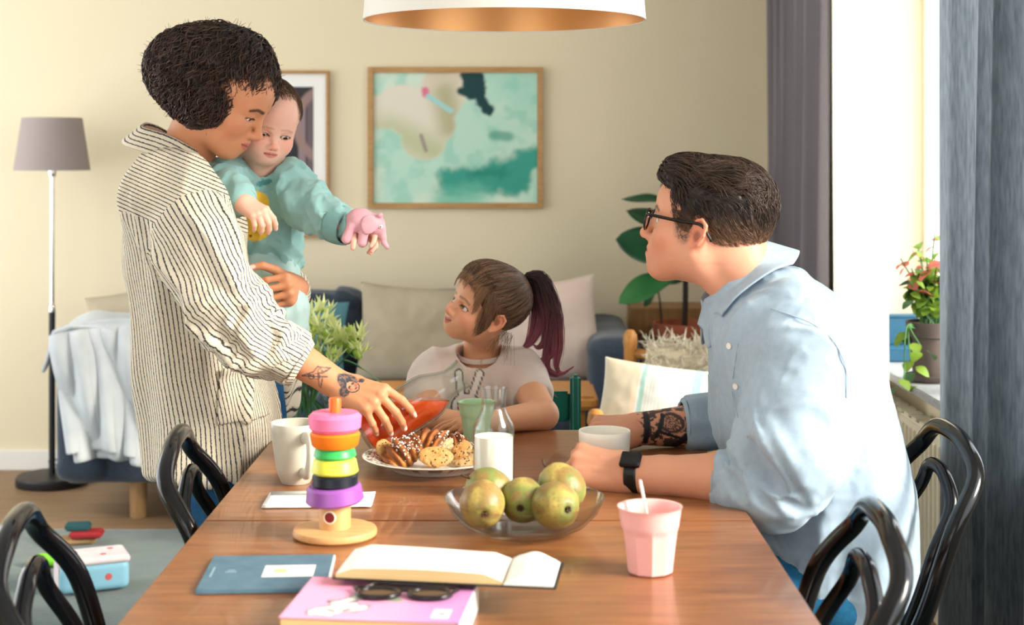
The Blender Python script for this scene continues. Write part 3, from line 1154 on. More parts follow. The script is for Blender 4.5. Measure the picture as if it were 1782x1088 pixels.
def skinf(u, v):
    x = np.interp(v, [0, 0.25, 0.5, 0.58, 0.64, 1], [0.22, -0.05, -0.23, -0.245, -0.275, -0.31])
    z = np.interp(v, [0, 0.25, 0.5, 0.58, 0.64, 1], [0.02, 0.03, 0.25, 0.355, 0.375, 0.16])
    y = (u - 0.5) * 0.56 * (0.88 + 0.12 * np.cos(5 * v))
    return np.stack([x, y, z + 0.012 * (fbm(np.stack([u * 6, v * 8, u * 0], -1), 3) - 0.5)], -1)


hide = grid('hide', 40, 60, skinf, mat('hide_skin', C(214, 200, 172), rough=0.9), sk, thick=0.006)
nS = 5200
uu, vv = nrs.rand(nS), nrs.rand(nS)
p0 = skinf(uu, vv)
e = 1e-3
nn = np.cross(skinf(uu + e, vv) - p0, skinf(uu, vv + e) - p0)
nn /= np.linalg.norm(nn, axis=1)[:, None]
d1 = nn + nrs.normal(size=(nS, 3)) * 0.7
tt = np.linspace(0, 1, 4)
pth = p0[:, None, :] + 0.024 * d1[:, None, :] * tt[None, :, None] + nrs.normal(size=(nS, 1, 3)) * 0.012 * (tt ** 2)[None, :, None]
fcol = np.ones((nS, 4, 3)) * np.array(C(236, 226, 204)[:3]) * (0.8 + 0.25 * nrs.rand(nS, 1, 1))
fl_ = strands('fleece', pth, np.full(nS, 0.0030), 0.0008, m_fleece, sk, fcol)
fl_['kind'] = 'stuff'

cft = empty('coffee_table', (-0.10, 5.02, 0), label='low wooden coffee table between the girl and the sofa', cat='table')
box('tabletop', (0, 0, 0.53), (0.76, 0.36, 0.045), m_honey, cft, bevel=0.012, seg=3)
for sx in (-1, 1):
    for sy in (-1, 1):
        lathe('leg', [(0, 0), (0.014, 0), (0.02, 0.505), (0, 0.505)], m_honey, cft, n=14, loc=(sx * 0.32, sy * 0.13, 0.0))

# striped cushion on the armchair


def stripes(u, v):
    col = np.ones(u.shape + (3,)) * np.array(C(222, 218, 206)[:3])
    fine = (np.sin(u * 2 * math.pi * 34) > 0.3)
    col = lay(col, C(196, 200, 198), fine * 0.8 * (u > 0.30))
    for a, b, c in ((0.02, 0.30, (212, 198, 172)), (0.30, 0.345, (236, 200, 176)), (0.36, 0.40, (160, 194, 184)), (0.70, 0.76, (244, 238, 226)), (0.78, 0.86, (168, 212, 210)), (0.88, 0.93, (232, 238, 236))):
        col = lay(col, C(*c), (u > a) & (u < b))
    return col


m_strc = mat('cushion_stripe', (1, 1, 1, 1), rough=0.95, spec=0.1, attr=True, bump=0.25, bscale=350)
cushion('striped_cushion', P(1142, 712, 4.36), 0.35, 0.27, 0.06, m_strc, 'off-white cushion with fine pastel stripes on the sheepskin', rot=(-0.40, 0.10, -0.26), seed=3, colors=stripes, n=110)


# ================================================================== things on the table
def T(px, py, dz=0.0):
    """table-top point seen at photo pixel"""
    Y = FPX * (CZ - TZ) / (py - HOR)
    p = P(px, py, Y)
    p[2] = TZ + 0.0005 + dz
    return p


m_cer = mat('ceramic_grey', C(196, 192, 178), rough=0.3, var=C(186, 180, 164), vscale=40)
m_cer_w = mat('ceramic_white', C(248, 243, 230), rough=0.3)


def mug(name, loc, rt, rb, h, m, label, hang, hr=0.03, thick=0.004):
    r = empty(name, loc, label=label, cat='mug')
    prof = [(0, 0), (rb * 0.92, 0), (rb, 0.004)]
    for i in range(1, 9):
        t = i / 8
        prof.append((rb + (rt - rb) * (t ** 0.6), 0.004 + (h - 0.006) * t))
    prof += [(rt - 0.001, h), (rt - thick, h - 0.001)]
    for i in range(8, 0, -1):
        t = i / 8
        prof.append((rb + (rt - rb) * (t ** 0.6) - thick, 0.009 + (h - 0.014) * t))
    prof += [(rb * 0.6, 0.007), (0, 0.007)]
    lathe('cup', prof, m, r, n=56)
    ca, sa = math.cos(hang), math.sin(hang)

    def hp(q, z):
        return (q * ca, q * sa, z)
    pts = [hp(rt * 0.96, h * 0.80), hp(rt + hr * 0.7, h * 0.83), hp(rt + hr, h * 0.72), hp(rt + hr * 0.95, h * 0.45), hp(rt + hr * 0.45, h * 0.24), hp(rb + (rt - rb) * 0.35, h * 0.22)]
    tube('handle', smoothpath(pts, 7), [0.0075, 0.006, 0.007], m, r, sides=10, flat=1.5)
    return r


mug('coffee_mug', T(515, 840), 0.0465, 0.028, 0.110, m_cer, 'large grey stoneware mug beside the stacking toy', math.radians(-62), hr=0.026)
mug('tea_mug', T(1052, 823), 0.049, 0.043, 0.080, m_cer_w, 'low cream mug between the hands of the man', math.radians(75), hr=0.028)

# stacking toy
m_birch = mat('birch_wood', C(222, 172, 116), rough=0.45, var=C(206, 152, 96), vscale=7, stretch=(1, 10, 1))
toy = empty('stacking_toy', T(583, 933), label='wooden stacking tower toy with bright rings on a round base', cat='toy')
k = 1.11


def disc(nm, r0, r1, z0, z1, m, hole=0.009, bev=0.0035, loc=None):
    return lathe(nm, [(hole, z0), (r0 - bev, z0), (r0, z0 + bev), (r1, z1 - bev), (r1 - bev, z1), (hole, z1)], m, toy, n=48, close=True, loc=loc)


lathe('round_base', [(0, 0), (0.062, 0), (0.0655, 0.003), (0.0662, 0.007), (0.0645, 0.012), (0.061, 0.0135), (0, 0.0135)], m_birch, toy, n=64)
lathe('neck', [(0.0, 0.0135), (0.0248, 0.0135), (0.0248, 0.050), (0.022, 0.058), (0.015, 0.0625), (0.0, 0.0635)], m_birch, toy, n=40)
lathe('mouth_ring', [(0.0105, -0.001), (0.0105, 0.0005), (0.008, 0.001), (0.008, -0.001)], mat('toy_white', C(236, 220, 196), rough=0.5), toy, n=28, close=True)
mr = [o for o in toy.children if o.name.startswith('mouth_ring')][0]
mr.rotation_euler = (math.pi / 2, 0, -0.2)
mr.location = (-0.0055, -0.0244, 0.034)
mo = lathe('mouth', [(0, 0), (0.0082, 0), (0.0078, 0.0012), (0, 0.0018)], mat('toy_mouth', C(122, 18, 22), rough=0.5), toy, n=28)
mo.rotation_euler = (math.pi / 2, 0, -0.2)
mo.location = (-0.0053, -0.0236, 0.034)
ring_mats = [(C(150, 84, 168), 'purple'), (C(20, 26, 38), 'black'), (C(224, 224, 74), 'yellow'), (C(52, 176, 88), 'green'), (C(252, 128, 26), 'orange'), (C(246, 122, 168), 'pink'), (C(250, 106, 34), 'orange_peg')]
rm = {n_: mat('toy_' + n_, c_, rough=0.38) for c_, n_ in ring_mats}
o = disc('ring', 0.0455, 0.0425, 0.0, 0.027, rm['purple'], hole=0.02, loc=(0, 0, 0.054))
o.rotation_euler = (0.06, -0.06, 0)
disc('ring', 0.0355, 0.0355, 0.078, 0.098, rm['black'])
disc('ring', 0.0368, 0.0335, 0.0985, 0.1225, rm['yellow'])
disc('ring', 0.0335, 0.0312, 0.123, 0.1395, rm['green'])
disc('ring', 0.0365, 0.0398, 0.140, 0.164, rm['orange'])
disc('ring', 0.0405, 0.0418, 0.1645, 0.194, rm['pink'], bev=0.006)
lathe('peg', [(0.0, 0.06), (0.0085, 0.06), (0.0097, 0.19), (0.0097, 0.214), (0.0085, 0.2165), (0, 0.217)], rm['orange_peg'], toy, n=24)

# folded napkin with a pen
m_paper = mat('paper_white', C(236, 235, 230), rough=0.8)
na = T(555, 874)
nk = empty('paper_napkin', na, 0.03, 'white folded paper napkin lying under the stacking toy rings', 'napkin')
nl, nd = 0.185, 0.094
for i in range(3):
    def fn(u, v, i=i):
        x, y = (u - 0.5) * nl, (v - 0.5) * nd
        z = 0.0015 + 0.0016 * i + 0.0012 * fbm(np.stack([u * 3, v * 3, u * 0 + i], -1), 2)
        return np.stack([x + 0.001 * i, y + 0.001 * i, z], -1)
    grid('fold', 20, 12, fn, m_paper, nk, thick=0.0014)
pen = tube('pen', [(-0.055, 0, 0), (0.05, 0, 0)], [0.0028, 0.0034, 0.0034, 0.0034], mat('pen_grey', C(168, 166, 158), rough=0.4), None, sides=10)
pen.location = tuple(T(527, 868, 0.0098))
pen.rotation_euler = (0, 0, 0.06)
tag(pen, 'slim grey pen lying on the white paper napkin', 'pen')

# ------------------------------------------------------------------ plate with pastries
m_plate = mat('plate_glaze', (1, 1, 1, 1), rough=0.25, attr=True)
PL = T(757, 815)
plate = empty('plate', PL, label='round plate with a speckled dark rim full of pastries', cat='plate')
prof = [(0.0, 0.004), (0.045, 0.004), (0.078, 0.0), (0.082, 0.0), (0.088, 0.006), (0.118, 0.019), (0.1365, 0.0235), (0.1385, 0.0255), (0.1365, 0.0265), (0.115, 0.0235), (0.090, 0.0125), (0.082, 0.0095), (0, 0.0085)]
dish = lathe('dish', prof, m_plate, plate, n=160)
me = dish.data
co = np.zeros(len(me.vertices) * 3, np.float32)
me.vertices.foreach_get('co', co)
# finer radial rows on the decorated inside so the speckle has room
sub = bmesh.new()
sub.from_mesh(me)
bmesh.ops.subdivide_edges(sub, edges=[e for e in sub.edges if abs(math.hypot(*e.verts[0].co[:2]) - math.hypot(*e.verts[1].co[:2])) > 0.006 and min(e.verts[0].co.z, e.verts[1].co.z) > 0.008], cuts=12, use_grid_fill=True)
sub.to_mesh(me)
sub.free()
co = np.zeros(len(me.vertices) * 3, np.float32)
me.vertices.foreach_get('co', co)
co = co.reshape(-1, 3)
rr = np.hypot(co[:, 0], co[:, 1])
cols = np.ones((len(co), 3)) * np.array(C(232, 226, 214)[:3])
sp = vnoise(co * 420, 3)
inside = (co[:, 2] > 0.0088) & (rr < 0.134)
cols = mixc(cols, C(52, 50, 56), (sp > 0.52) * inside * sstep(0.06, 0.09, rr) * 0.9)
ca_ = me.color_attributes.new('Col', 'FLOAT_COLOR', 'POINT')
ca_.data.foreach_set('color', np.concatenate([cols, np.ones((len(co), 1))], 1).astype(np.float32).ravel())
me.polygons.foreach_set('use_smooth', np.ones(len(me.polygons), dtype=bool))

m_pastry = mat('pastry', (1, 1, 1, 1), rough=0.5, attr=True, bump=0.35, bscale=350)
m_sugar = mat('pearl_sugar', C(246, 243, 236), rough=0.6)
PZ = PL[2] + 0.011


def sugar(parent, pts, r=0.0016, seed=1):
    bm = bmesh.new()
    rs = random.Random(seed)
    for p in pts:
        s = r * rs.uniform(0.6, 1.3)
        bmesh.ops.create_icosphere(bm, subdivisions=1, radius=s, matrix=Matrix.Translation(Vector([float(x) for x in p])))
    o = bmobj('pearl_sugar', bm, m_sugar, parent, smooth=True)
    o['kind'] = 'stuff'
    return o


def bun(loc, label, rot, seed, sc=1.0, cut=False):
    """knotted cinnamon bun: ridged golden dome with glaze and sugar"""
    r = empty('cinnamon_bun', loc, 0, label, 'pastry', 'cinnamon buns on the plate')
    S = Sculpt()
    for i in range(5):
        a = (i - 2) * 0.0125
        hgt = 0.029 - abs(i - 2) * 0.0035
        S.ell((a, 0.0, hgt * 0.62), (0.0088, 0.0335 - abs(i - 2) * 0.003, hgt), rot=rotm(0, (i - 2) * 13, 0), k=0.004)
    S.bx((0, 0, -0.02), (0.06, 0.06, 0.02), rd=0.001, k=0.003, sub=True)
    V, Q = S.mesh(0.0022)
    N = vnormals(V, Q)
    nz = fbm(V * 130, seed)
    V = V + N * ((nz - 0.5) * 0.004)[:, None]
    groove = sstep(0.2, 0.8, np.abs(((V[:, 0] / 0.0125 + 0.5) % 1) - 0.5) * 2)
    col = np.ones((len(V), 3)) * np.array(C(206, 132, 60)[:3])
    col = mixc(col, C(150, 78, 30), sstep(0.012, 0.03, V[:, 2]) * 0.7)
    col = mixc(col, C(92, 44, 20), groove * 0.8)
    if cut:
        col = mixc(col, C(238, 206, 150), sstep(0.004, 0.012, V[:, 0]) * 0.9)
    o = link('crumb', npmesh('crumb', V * sc, Q, col), m_pastry, r)
    rs = np.random.RandomState(seed)
    top = np.where((N[:, 2] > 0.25) & (V[:, 0] > -0.008))[0]
    pick = rs.choice(top, 110)
    sugar(r, V[pick] * sc + N[pick] * 0.0008, seed=seed)
    r.rotation_euler = rot
    return r


def cookie(loc, label, rot, seed, a=0.032, b=0.021, t=0.008, pale=False):
    r = empty('cookie', loc, 0, label, 'cookie', 'cookies on the plate')
    S = Sculpt()
    S.ell((0, 0, 0), (a, b, t), k=0.002)
    V, Q = S.mesh(0.0017)
    N = vnormals(V, Q)
    V = V + N * ((fbm(V * 160, seed) - 0.5) * 0.0035)[:, None]
    col = np.ones((len(V), 3)) * np.array((C(206, 154, 90) if not pale else C(214, 178, 126))[:3])
    col = mixc(col, C(188, 132, 66), sstep(0.5, 0.7, fbm(V * 70, seed + 3)))
    col = mixc(col, C(70, 44, 26), (fbm(V * 230, seed + 7, 2) > 0.72) * 0.9)
    link('biscuit', npmesh('biscuit', V, Q, col), m_pastry, r)
    rs = random.Random(seed)
    bm = bmesh.new()
    for i in range(9):
        x, y = rs.uniform(-0.7, 0.7), rs.uniform(-0.7, 0.7)
        z = math.sqrt(max(0.05, 1 - x * x - y * y)) * t
        bmesh.ops.create_icosphere(bm, subdivisions=1, radius=0.0016, matrix=Matrix.Translation((x * a, y * b, z * rs.choice((1, 1, -1)))))
    bmobj('chocolate_chips', bm, mat('chocolate', C(50, 30, 20), rough=0.4), r, smooth=True)
    r.rotation_euler = rot
    return r


bun((PL[0] - 0.053, PL[1] - 0.010, PZ + 0.006), 'glossy brown cinnamon bun tilted on the rim side of the plate', (0.25, -0.55, 0.35), 3, 1.08)
bun((PL[0] - 0.004, PL[1] + 0.048, PZ + 0.006), 'cut cinnamon bun showing pale crumb under white sugar', (-0.2, 0.45, -0.3), 8, 1.1, cut=True)
bun((PL[0] + 0.030, PL[1] + 0.062, PZ + 0.002), 'sugar topped cinnamon bun at the back of the plate behind the cookies', (0.1, 0.35, 0.5), 12, 0.95)
cookie((PL[0] - 0.096, PL[1] + 0.012, PZ + 0.021), 'golden cookie standing at the plate edge beside the brown bun', (1.15, 0.3, 0.95), 4, 0.026, 0.021)
cookie((PL[0] + 0.004, PL[1] - 0.052, PZ + 0.021), 'large oval chocolate chip cookie leaning at the front of the plate', (0.95, 0.06, 0.05), 6, 0.033, 0.021)
cookie((PL[0] + 0.050, PL[1] - 0.004, PZ + 0.022), 'sandwich cookie with chocolate filling leaning beside the milk bottle', (0.7, -0.75, 0.55), 9, 0.024, 0.018, 0.006)
cookie((PL[0] + 0.060, PL[1] - 0.028, PZ + 0.006), 'flat pale cookie lying on the plate near the milk bottle', (0.1, -0.08, 0.2), 11, 0.027, 0.022, 0.006, True)
cookie((PL[0] + 0.072, PL[1] + 0.026, PZ + 0.008), 'pale cookie at the back of the plate behind the milk bottle', (0.12, -0.15, 0.6), 14, 0.026, 0.022, 0.006, True)

# ------------------------------------------------------------------ cups
m_mint = mat('melamine_green', C(178, 210, 164), rough=0.35)
m_pink = mat('melamine_pink', C(246, 186, 182), rough=0.35, sss=0.05)


def latte_cup(loc, rt, rb, h, m, label):
    r = empty('melamine_cup', loc, 0, label, 'cup', 'melamine cups on the table')
    nf = 10

    def rip(a, z):
        t = z / h
        w_ = 1 - sstep(0.62, 0.70, t)
        seg_ = math.pi / nf
        d = ((a + seg_) % (2 * seg_)) - seg_
        facet = math.cos(seg_) / math.cos(d)
        return 1 - float(w_) * (1 - facet) * 1.0 - 0.02 * float(w_)
    prof = [(0, 0.002), (rb * 0.9, 0.0), (rb, 0.002)]
    for i in range(1, 25):
        t = i / 24
        prof.append((rb + (rt - rb) * t ** 1.15 + (0.0015 if t > 0.97 else 0), h * t))
    cup = lathe('outer_wall', prof, m, r, n=120, ripple=rip)
    lathe('inner_wall', [(rt + 0.0012, h), (rt - 0.0022, h - 0.0006)] + [(rb + (rt - rb) * (t / 12) ** 1.15 - 0.0035, 0.005 + (h - 0.007) * t / 12) for t in range(12, -1, -1)] + [(0, 0.005)], m, r, n=60)
    return r


latte_cup(T(829, 776), 0.038, 0.0255, 0.091, m_mint, 'mint green melamine cup standing in front of the girl')
latte_cup(T(1131, 996), 0.0455, 0.0335, 0.0945, m_pink, 'pale pink melamine cup with a white spoon in it')
pc = T(1131, 996)
spoon = empty('teaspoon', (pc[0], pc[1], pc[2] + 0.006), label='white teaspoon standing in the pink cup', cat='spoon')
m_spn = mat('spoon_white', C(226, 228, 226), rough=0.3)
tube('spoon_handle', smoothpath([(0.012, 0.006, 0.012), (0.0, 0.012, 0.06), (-0.010, 0.016, 0.108), (-0.0125, 0.017, 0.122)], 6), [0.0026, 0.0034, 0.0058, 0.0045], m_spn, spoon, sides=10, flat=0.45)
Sb = Sculpt()
Sb.ell((0.013, 0.004, 0.008), (0.010, 0.004, 0.014), rot=rotm(0, -8, 0), k=0)
V_, Q_ = Sb.mesh(0.0015)
link('spoon_bowl', npmesh('spoon_bowl', V_, Q_), m_spn, spoon)

# ------------------------------------------------------------------ milk carafe
m_cglass = thin_glass('clear_glass', (0.97, 0.985, 0.98, 1), 1.42)
m_milk = mat('milk', C(245, 240, 224), rough=0.4, sss=0.2)
mk = T(859, 862)
milk = empty('milk_bottle', mk, label='clear glass carafe half filled with milk behind the pears', cat='bottle')
outer = [(0, 0.0), (0.034, 0.0), (0.0362, 0.003), (0.0362, 0.118), (0.034, 0.127), (0.026, 0.142), (0.0212, 0.152), (0.0205, 0.158), (0.0215, 0.170), (0.0240, 0.186), (0.0245, 0.1885)]
inner = [(0.0225, 0.1885), (0.0195, 0.170), (0.0188, 0.158), (0.0196, 0.152), (0.0244, 0.141), (0.0322, 0.126), (0.0342, 0.117), (0.0342, 0.008), (0.032, 0.006), (0, 0.006)]
lathe('glass', outer + inner, m_cglass, milk, n=56)
lathe('milk', [(0, 0.0062), (0.0318, 0.0064), (0.0340, 0.009), (0.0340, 0.1035), (0.0336, 0.1042), (0.031, 0.1036), (0, 0.1034)], m_milk, milk, n=56)

# ------------------------------------------------------------------ glass bowl of pears
gb = T(913, 926)
bowl = empty('glass_bowl', gb, label='wide clear glass bowl holding pears', cat='bowl')
lathe('bowl_glass', [(0, 0.0), (0.065, 0.0), (0.074, 0.003), (0.098, 0.014), (0.117, 0.034), (0.126, 0.054), (0.1275, 0.0555), (0.1245, 0.0555), (0.115, 0.037), (0.096, 0.018), (0.073, 0.0075), (0.062, 0.005), (0, 0.005)], m_cglass, bowl, n=72)
m_pear = mat('pear_skin', (1, 1, 1, 1), rough=0.4, attr=True, bump=0.1, bscale=500)
m_stem = mat('pear_stem', C(70, 48, 28), rough=0.8)


def pear(dx, dy, z, label, rot, seed, sc=1.0, green=0.3):
    r = empty('pear', (gb[0] + dx, gb[1] + dy, gb[2] + z), 0, label, 'pear', 'pears in the glass bowl')
    S = Sculpt()
    S.ell((0, 0, 0), (0.0345, 0.0345, 0.035), k=0)
    S.ell((0, 0, 0.020), (0.022, 0.022, 0.025), k=0.03)
    S.ell((0, 0, -0.0365), (0.007, 0.007, 0.005), k=0.007, sub=True)
    V, Q = S.mesh(0.0024)
    N = vnormals(V, Q)
    V = V + N * ((fbm(V * 40, seed) - 0.5) * 0.004)[:, None]
    col = np.ones((len(V), 3)) * np.array(C(178, 156, 84)[:3])
    col = mixc(col, C(110, 124, 62), sstep(0.45 - green * 0.4, 0.7 - green * 0.3, fbm(V * 26, seed + 1)) * 0.9)
    col = mixc(col, C(146, 106, 62), sstep(0.5, 0.7, fbm(V * 60, seed + 2)) * 0.7)
    col = mixc(col, C(110, 84, 44), (vnoise(V * 420, seed + 5) > 0.80) * 0.5)
    col = mixc(col, C(40, 30, 22), ellmask(V, arr(0, 0, -0.034), (0.006, 0.006, 0.006)))
    link('flesh', npmesh('flesh', V * sc, Q, col), m_pear, r)
    tube('stem', smoothpath([(0, 0, 0.042 * sc), (0.001, 0.001, 0.052 * sc), (0.005, 0.0, 0.060 * sc)], 5), [0.0018, 0.0022], m_stem, r, sides=7)
    bm = bmesh.new()
    for i in range(5):
        a = i * 1.2566
        add_box(bm, (0.0032 * math.cos(a), 0.0032 * math.sin(a), -0.0345 * sc), (0.004, 0.0018, 0.0022), rot=(0, 0.5, a))
    bmobj('calyx', bm, m_stem, r)
    r.rotation_euler = rot
    return r


pear(-0.066, -0.022, 0.047, 'ripe yellow pear at the bowl side facing the stacking toy', (-1.35, 0.2, 0.15), 2, 1.0, 0.1)
pear(-0.051, 0.046, 0.052, 'green pear at the back of the bowl in front of the milk bottle', (-0.9, 0.5, 2.2), 5, 1.0, 0.9)
pear(-0.003, 0.010, 0.046, 'dark green and russet pear in the middle of the bowl', (-1.45, -0.1, -0.15), 8, 0.98, 0.6)
pear(0.050, -0.026, 0.047, 'yellow russet pear at the bowl side facing the pink cup', (-1.6, 0.4, 0.5), 11, 1.02, 0.05)
pear(0.064, 0.046, 0.056, 'pale yellow pear at the back of the bowl beside the wristwatch', (-0.7, -0.3, 0.8), 14, 1.0, 0.2)

# ------------------------------------------------------------------ books
m_bcover = mat('notebook_blue', C(90, 122, 140), rough=0.6, var=C(76, 106, 126), vscale=30)
nb = empty('blue_notebook', T(466, 1003), 0.055, 'closed blue-grey notebook with a small white label', 'notebook')
box('cover', (0, 0, 0.0032), (0.178, 0.175, 0.0062), m_bcover, nb, bevel=0.0012)
box('pages', (0.0015, 0, 0.0032), (0.1776, 0.171, 0.0044), m_paper, nb, bevel=0)
box('label_sticker', (0.030, 0.0, 0.0066), (0.072, 0.058, 0.0005), m_paper, nb, bevel=0)
box('label_print', (0.018, 0.0, 0.0070), (0.018, 0.016, 0.0003), mat('print_ochre', C(206, 196, 140), rough=0.7), nb, bevel=0)
for (x_, y_, w_, h_) in ((-0.052, 0.0, 0.016, 0.004), (-0.052, 0.008, 0.010, 0.003), (-0.078, 0.0, 0.003, 0.05)):
    box('cover_print', (x_, y_, 0.0065), (w_, h_, 0.0003), mat('print_pale', C(140, 166, 178), rough=0.6), nb, bevel=0)

m_pages = mat('book_pages', C(226, 196, 146), rough=0.8, var=C(206, 172, 120), vscale=6, stretch=(1, 1, 300))
pkb = T(665, 1094)
pb = empty('pink_book', pkb, -0.105, 'thick pink paperback with an illustrated cover under the open notebook', 'book')
BW, BD, BH = 0.222, 0.175, 0.036
box('pages', (-0.001, -0.001, BH / 2), (BW - 0.006, BD - 0.003, BH - 0.002), m_pages, pb, bevel=0.001)


def coverc(u, v):
    X = np.stack([u * 5, v * 4, u * 0], -1)
    col = np.ones(u.shape + (3,)) * np.array(C(244, 170, 206)[:3])
    col = lay(col, C(206, 140, 200), sstep(0.45, 1.0, u) * 0.9)
    col = lay(col, C(240, 120, 150), (1 - sstep(0.05, 0.3, np.hypot(u - 0.25, (v - 0.95) * 0.8))) * 0.6)
    n = fbm(X * 3, 6)
    d = np.minimum(seg(u, v, (0.23, 0.14), (0.36, 0.30), 0.075), seg(u, v, (0.27, 0.40), (0.44, 0.62), 0.045)) + (n - 0.5) * 0.12
    col = lay(col, C(70, 70, 86), 1 - sstep(0.008, 0.02, np.abs(d)))
    col = lay(col, C(236, 238, 232), 1 - sstep(-0.005, 0.005, d))
    col = lay(col, C(60, 64, 80), (1 - sstep(0.0, 0.015, np.minimum(seg(u, v, (0.24, 0.2), (0.28, 0.17), 0.006), seg(u, v, (0.33, 0.2), (0.36, 0.24), 0.006)))))
    col = lay(col, C(150, 176, 140), (1 - sstep(0.0, 0.02, seg(u, v, (0.50, 0.52), (0.58, 0.47), 0.03) + (n - 0.5) * 0.08)))
    col = lay(col, C(226, 226, 228), ((u > 0.83) & (u < 0.93) & (v > 0.08) & (v < 0.30)) * 1.0)
    col = lay(col, C(150, 160, 170), ((u > 0.86) & (u < 0.90) & (v > 0.14) & (v < 0.24)) * 0.7)
    return col


m_cov = mat('book_cover', (1, 1, 1, 1), rough=0.35, attr=True)
grid('front_cover', 120, 90, lambda u, v: np.stack([(u - 0.5) * BW, (v - 0.5) * BD, np.full_like(u, BH + 0.0006)], -1), m_cov, pb, thick=0.0012, colors=coverc)
box('back_cover', (0, 0, 0.0007), (BW, BD, 0.0012), m_paper, pb, bevel=0)
box('spine', (BW / 2 - 0.0005, 0, BH / 2), (0.0022, BD, BH), mat('spine_white', C(238, 232, 226), rough=0.45), pb, bevel=0.0008)

# dark sunglasses lying on the pink book
m_acet = mat('dark_acetate', C(26, 20, 24), rough=0.15)
m_dlens = mat('dark_lens', C(40, 26, 30), rough=0.08, spec=0.7)
sgp = np.array([pkb[0] + 0.028, pkb[1] + 0.020, pkb[2] + BH + 0.0016])
sgl = empty('sunglasses', sgp, -0.05, 'dark folded sunglasses lying on the pink book under the notebook', 'sunglasses')
for sx in (-1, 1):
    a = np.linspace(0, 2 * math.pi, 28, endpoint=False)
    ring_ = np.stack([sx * 0.033 + 0.0265 * np.cos(a), -0.012 + 0.020 * np.sin(a), 0.004 + 0.0 * a], 1)
    tube('rim', ring_, 0.0032, m_acet, sgl, sides=8, closed=True)
    ln = lathe('lens', [(0, 0), (0.025, 0), (0.025, 0.001), (0, 0.0012)], m_dlens, sgl, n=28, loc=(sx * 0.033, -0.012, 0.0036))
    ln.scale = (1.02, 0.76, 1)
    tube('temple', smoothpath([(sx * 0.062, -0.004, 0.004), (sx * 0.060, 0.012, 0.0045), (-sx * 0.03, 0.016 + 0.004 * sx, 0.005 + 0.002 * sx), (-sx * 0.055, 0.006, 0.005)], 6), 0.0022, m_acet, sgl, sides=7)
tube('bridge', smoothpath([(-0.007, -0.006, 0.004), (0, -0.003, 0.005), (0.007, -0.006, 0.004)], 5), 0.0024, m_acet, sgl, sides=7)

# open notebook lying across book and sunglasses
ob = empty('open_notebook', (pkb[0] + 0.130, pkb[1] + 0.090, pkb[2] + BH + 0.0105), -0.115, 'open white notebook lying across the pink book and the sunglasses', 'notebook')
ob.rotation_euler = (0.0, 0.012, -0.115)
m_page = mat('page_white', C(240, 239, 232), rough=0.75)


def block(x0, x1, y0, y1, th0, bulge, nm):
    def top(u, v):
        x = x0 + (x1 - x0) * u
        y = y0 + (y1 - y0) * v
        z = th0 * np.minimum(1, 6 * np.minimum(u, 1 - u) + 0.35) + bulge * np.sin(math.pi * u) ** 2 + 0.002 * np.sin(3 * u + 2 * v)
        return np.stack([x, y, z], -1)
    grid(nm, 40, 12, top, m_page, ob)
    V, F = [], []
    for v_ in (0.0, 1.0):
        u_ = np.linspace(0, 1, 40)
        t_ = top(u_, np.full(40, v_))
        b_ = t_.copy()
        b_[:, 2] = 0.0
        n0 = len(V)
        V += [tuple(q) for q in t_] + [tuple(q) for q in b_]
        F += [(n0 + i, n0 + i + 1, n0 + 41 + i, n0 + 40 + i) for i in range(39)]
    for xx in (0.0, 1.0):
        v_ = np.array([0.0, 1.0])
        t_ = top(np.full(2, xx), v_)
        n0 = len(V)
        V += [tuple(q) for q in t_] + [(t_[0][0], t_[0][1], 0), (t_[1][0], t_[1][1], 0)]
        F.append((n0, n0 + 1, n0 + 3, n0 + 2))
    me = bpy.data.meshes.new(nm + '_edge')
    me.from_pydata(V, [], F)
    link('page_edges', me, m_pages if x0 < -0.1 else m_page, ob, smooth=False)


block(-0.190, 0.028, -0.058, 0.058, 0.012, 0.001, 'left_pages')
block(0.030, 0.094, -0.058, 0.058, 0.005, 0.009, 'right_pages')
box('cover', (-0.048, 0, -0.0012), (0.292, 0.122, 0.0022), m_black, ob, bevel=0.0006)


# ================================================================== plants
m_leafd = mat('fig_leaf', C(38, 92, 58), rough=0.4, var=C(26, 72, 46), vscale=12, translucent=0.15)
m_leafl = mat('fig_leaf_light', C(64, 132, 74), rough=0.4, var=C(48, 112, 60), vscale=12, translucent=0.2)
m_terra = mat('terracotta', C(178, 98, 70), rough=0.85, var=C(152, 82, 58), vscale=12)
m_soil = mat('soil', C(52, 40, 32), rough=1.0)
m_bark = mat('bark', C(58, 48, 40), rough=0.9)


def leaf(name, base, tip, w, up, m, parent, curl=0.2, fold=0.15, n=(14, 9), fiddle=True, world=True):
    base, tip = np.asarray(base, float), np.asarray(tip, float)
    d = tip - base
    L = np.linalg.norm(d)
    d = d / L
    side = nrm(np.cross(d, up))
    nn = np.cross(side, d)

    def fn(u, v):
        t = u
        if fiddle:
            wd = w * (np.sin(math.pi * np.clip(t, 0, 1) ** 0.8) ** 0.6) * (0.55 + 0.6 * t) * (1 - 0.12 * np.sin(7 * t))
        else:
            wd = w * np.sin(math.pi * np.clip(t, 0.0, 1) ** 0.85) ** 0.8
        a = v * 2 - 1
        z = -curl * L * t * t + fold * np.abs(a) * wd + 0.02 * L * np.sin(9 * t + 3 * a) * np.abs(a)
        return base + d * (L * t)[..., None] + side * (a * wd)[..., None] + nn * z[..., None]
    o = grid(name, n[0], n[1], fn, m, None, thick=0.0008)
    if parent is not None:
        keepworld(o, parent) if world else setattr(o, 'parent', parent)
    return o


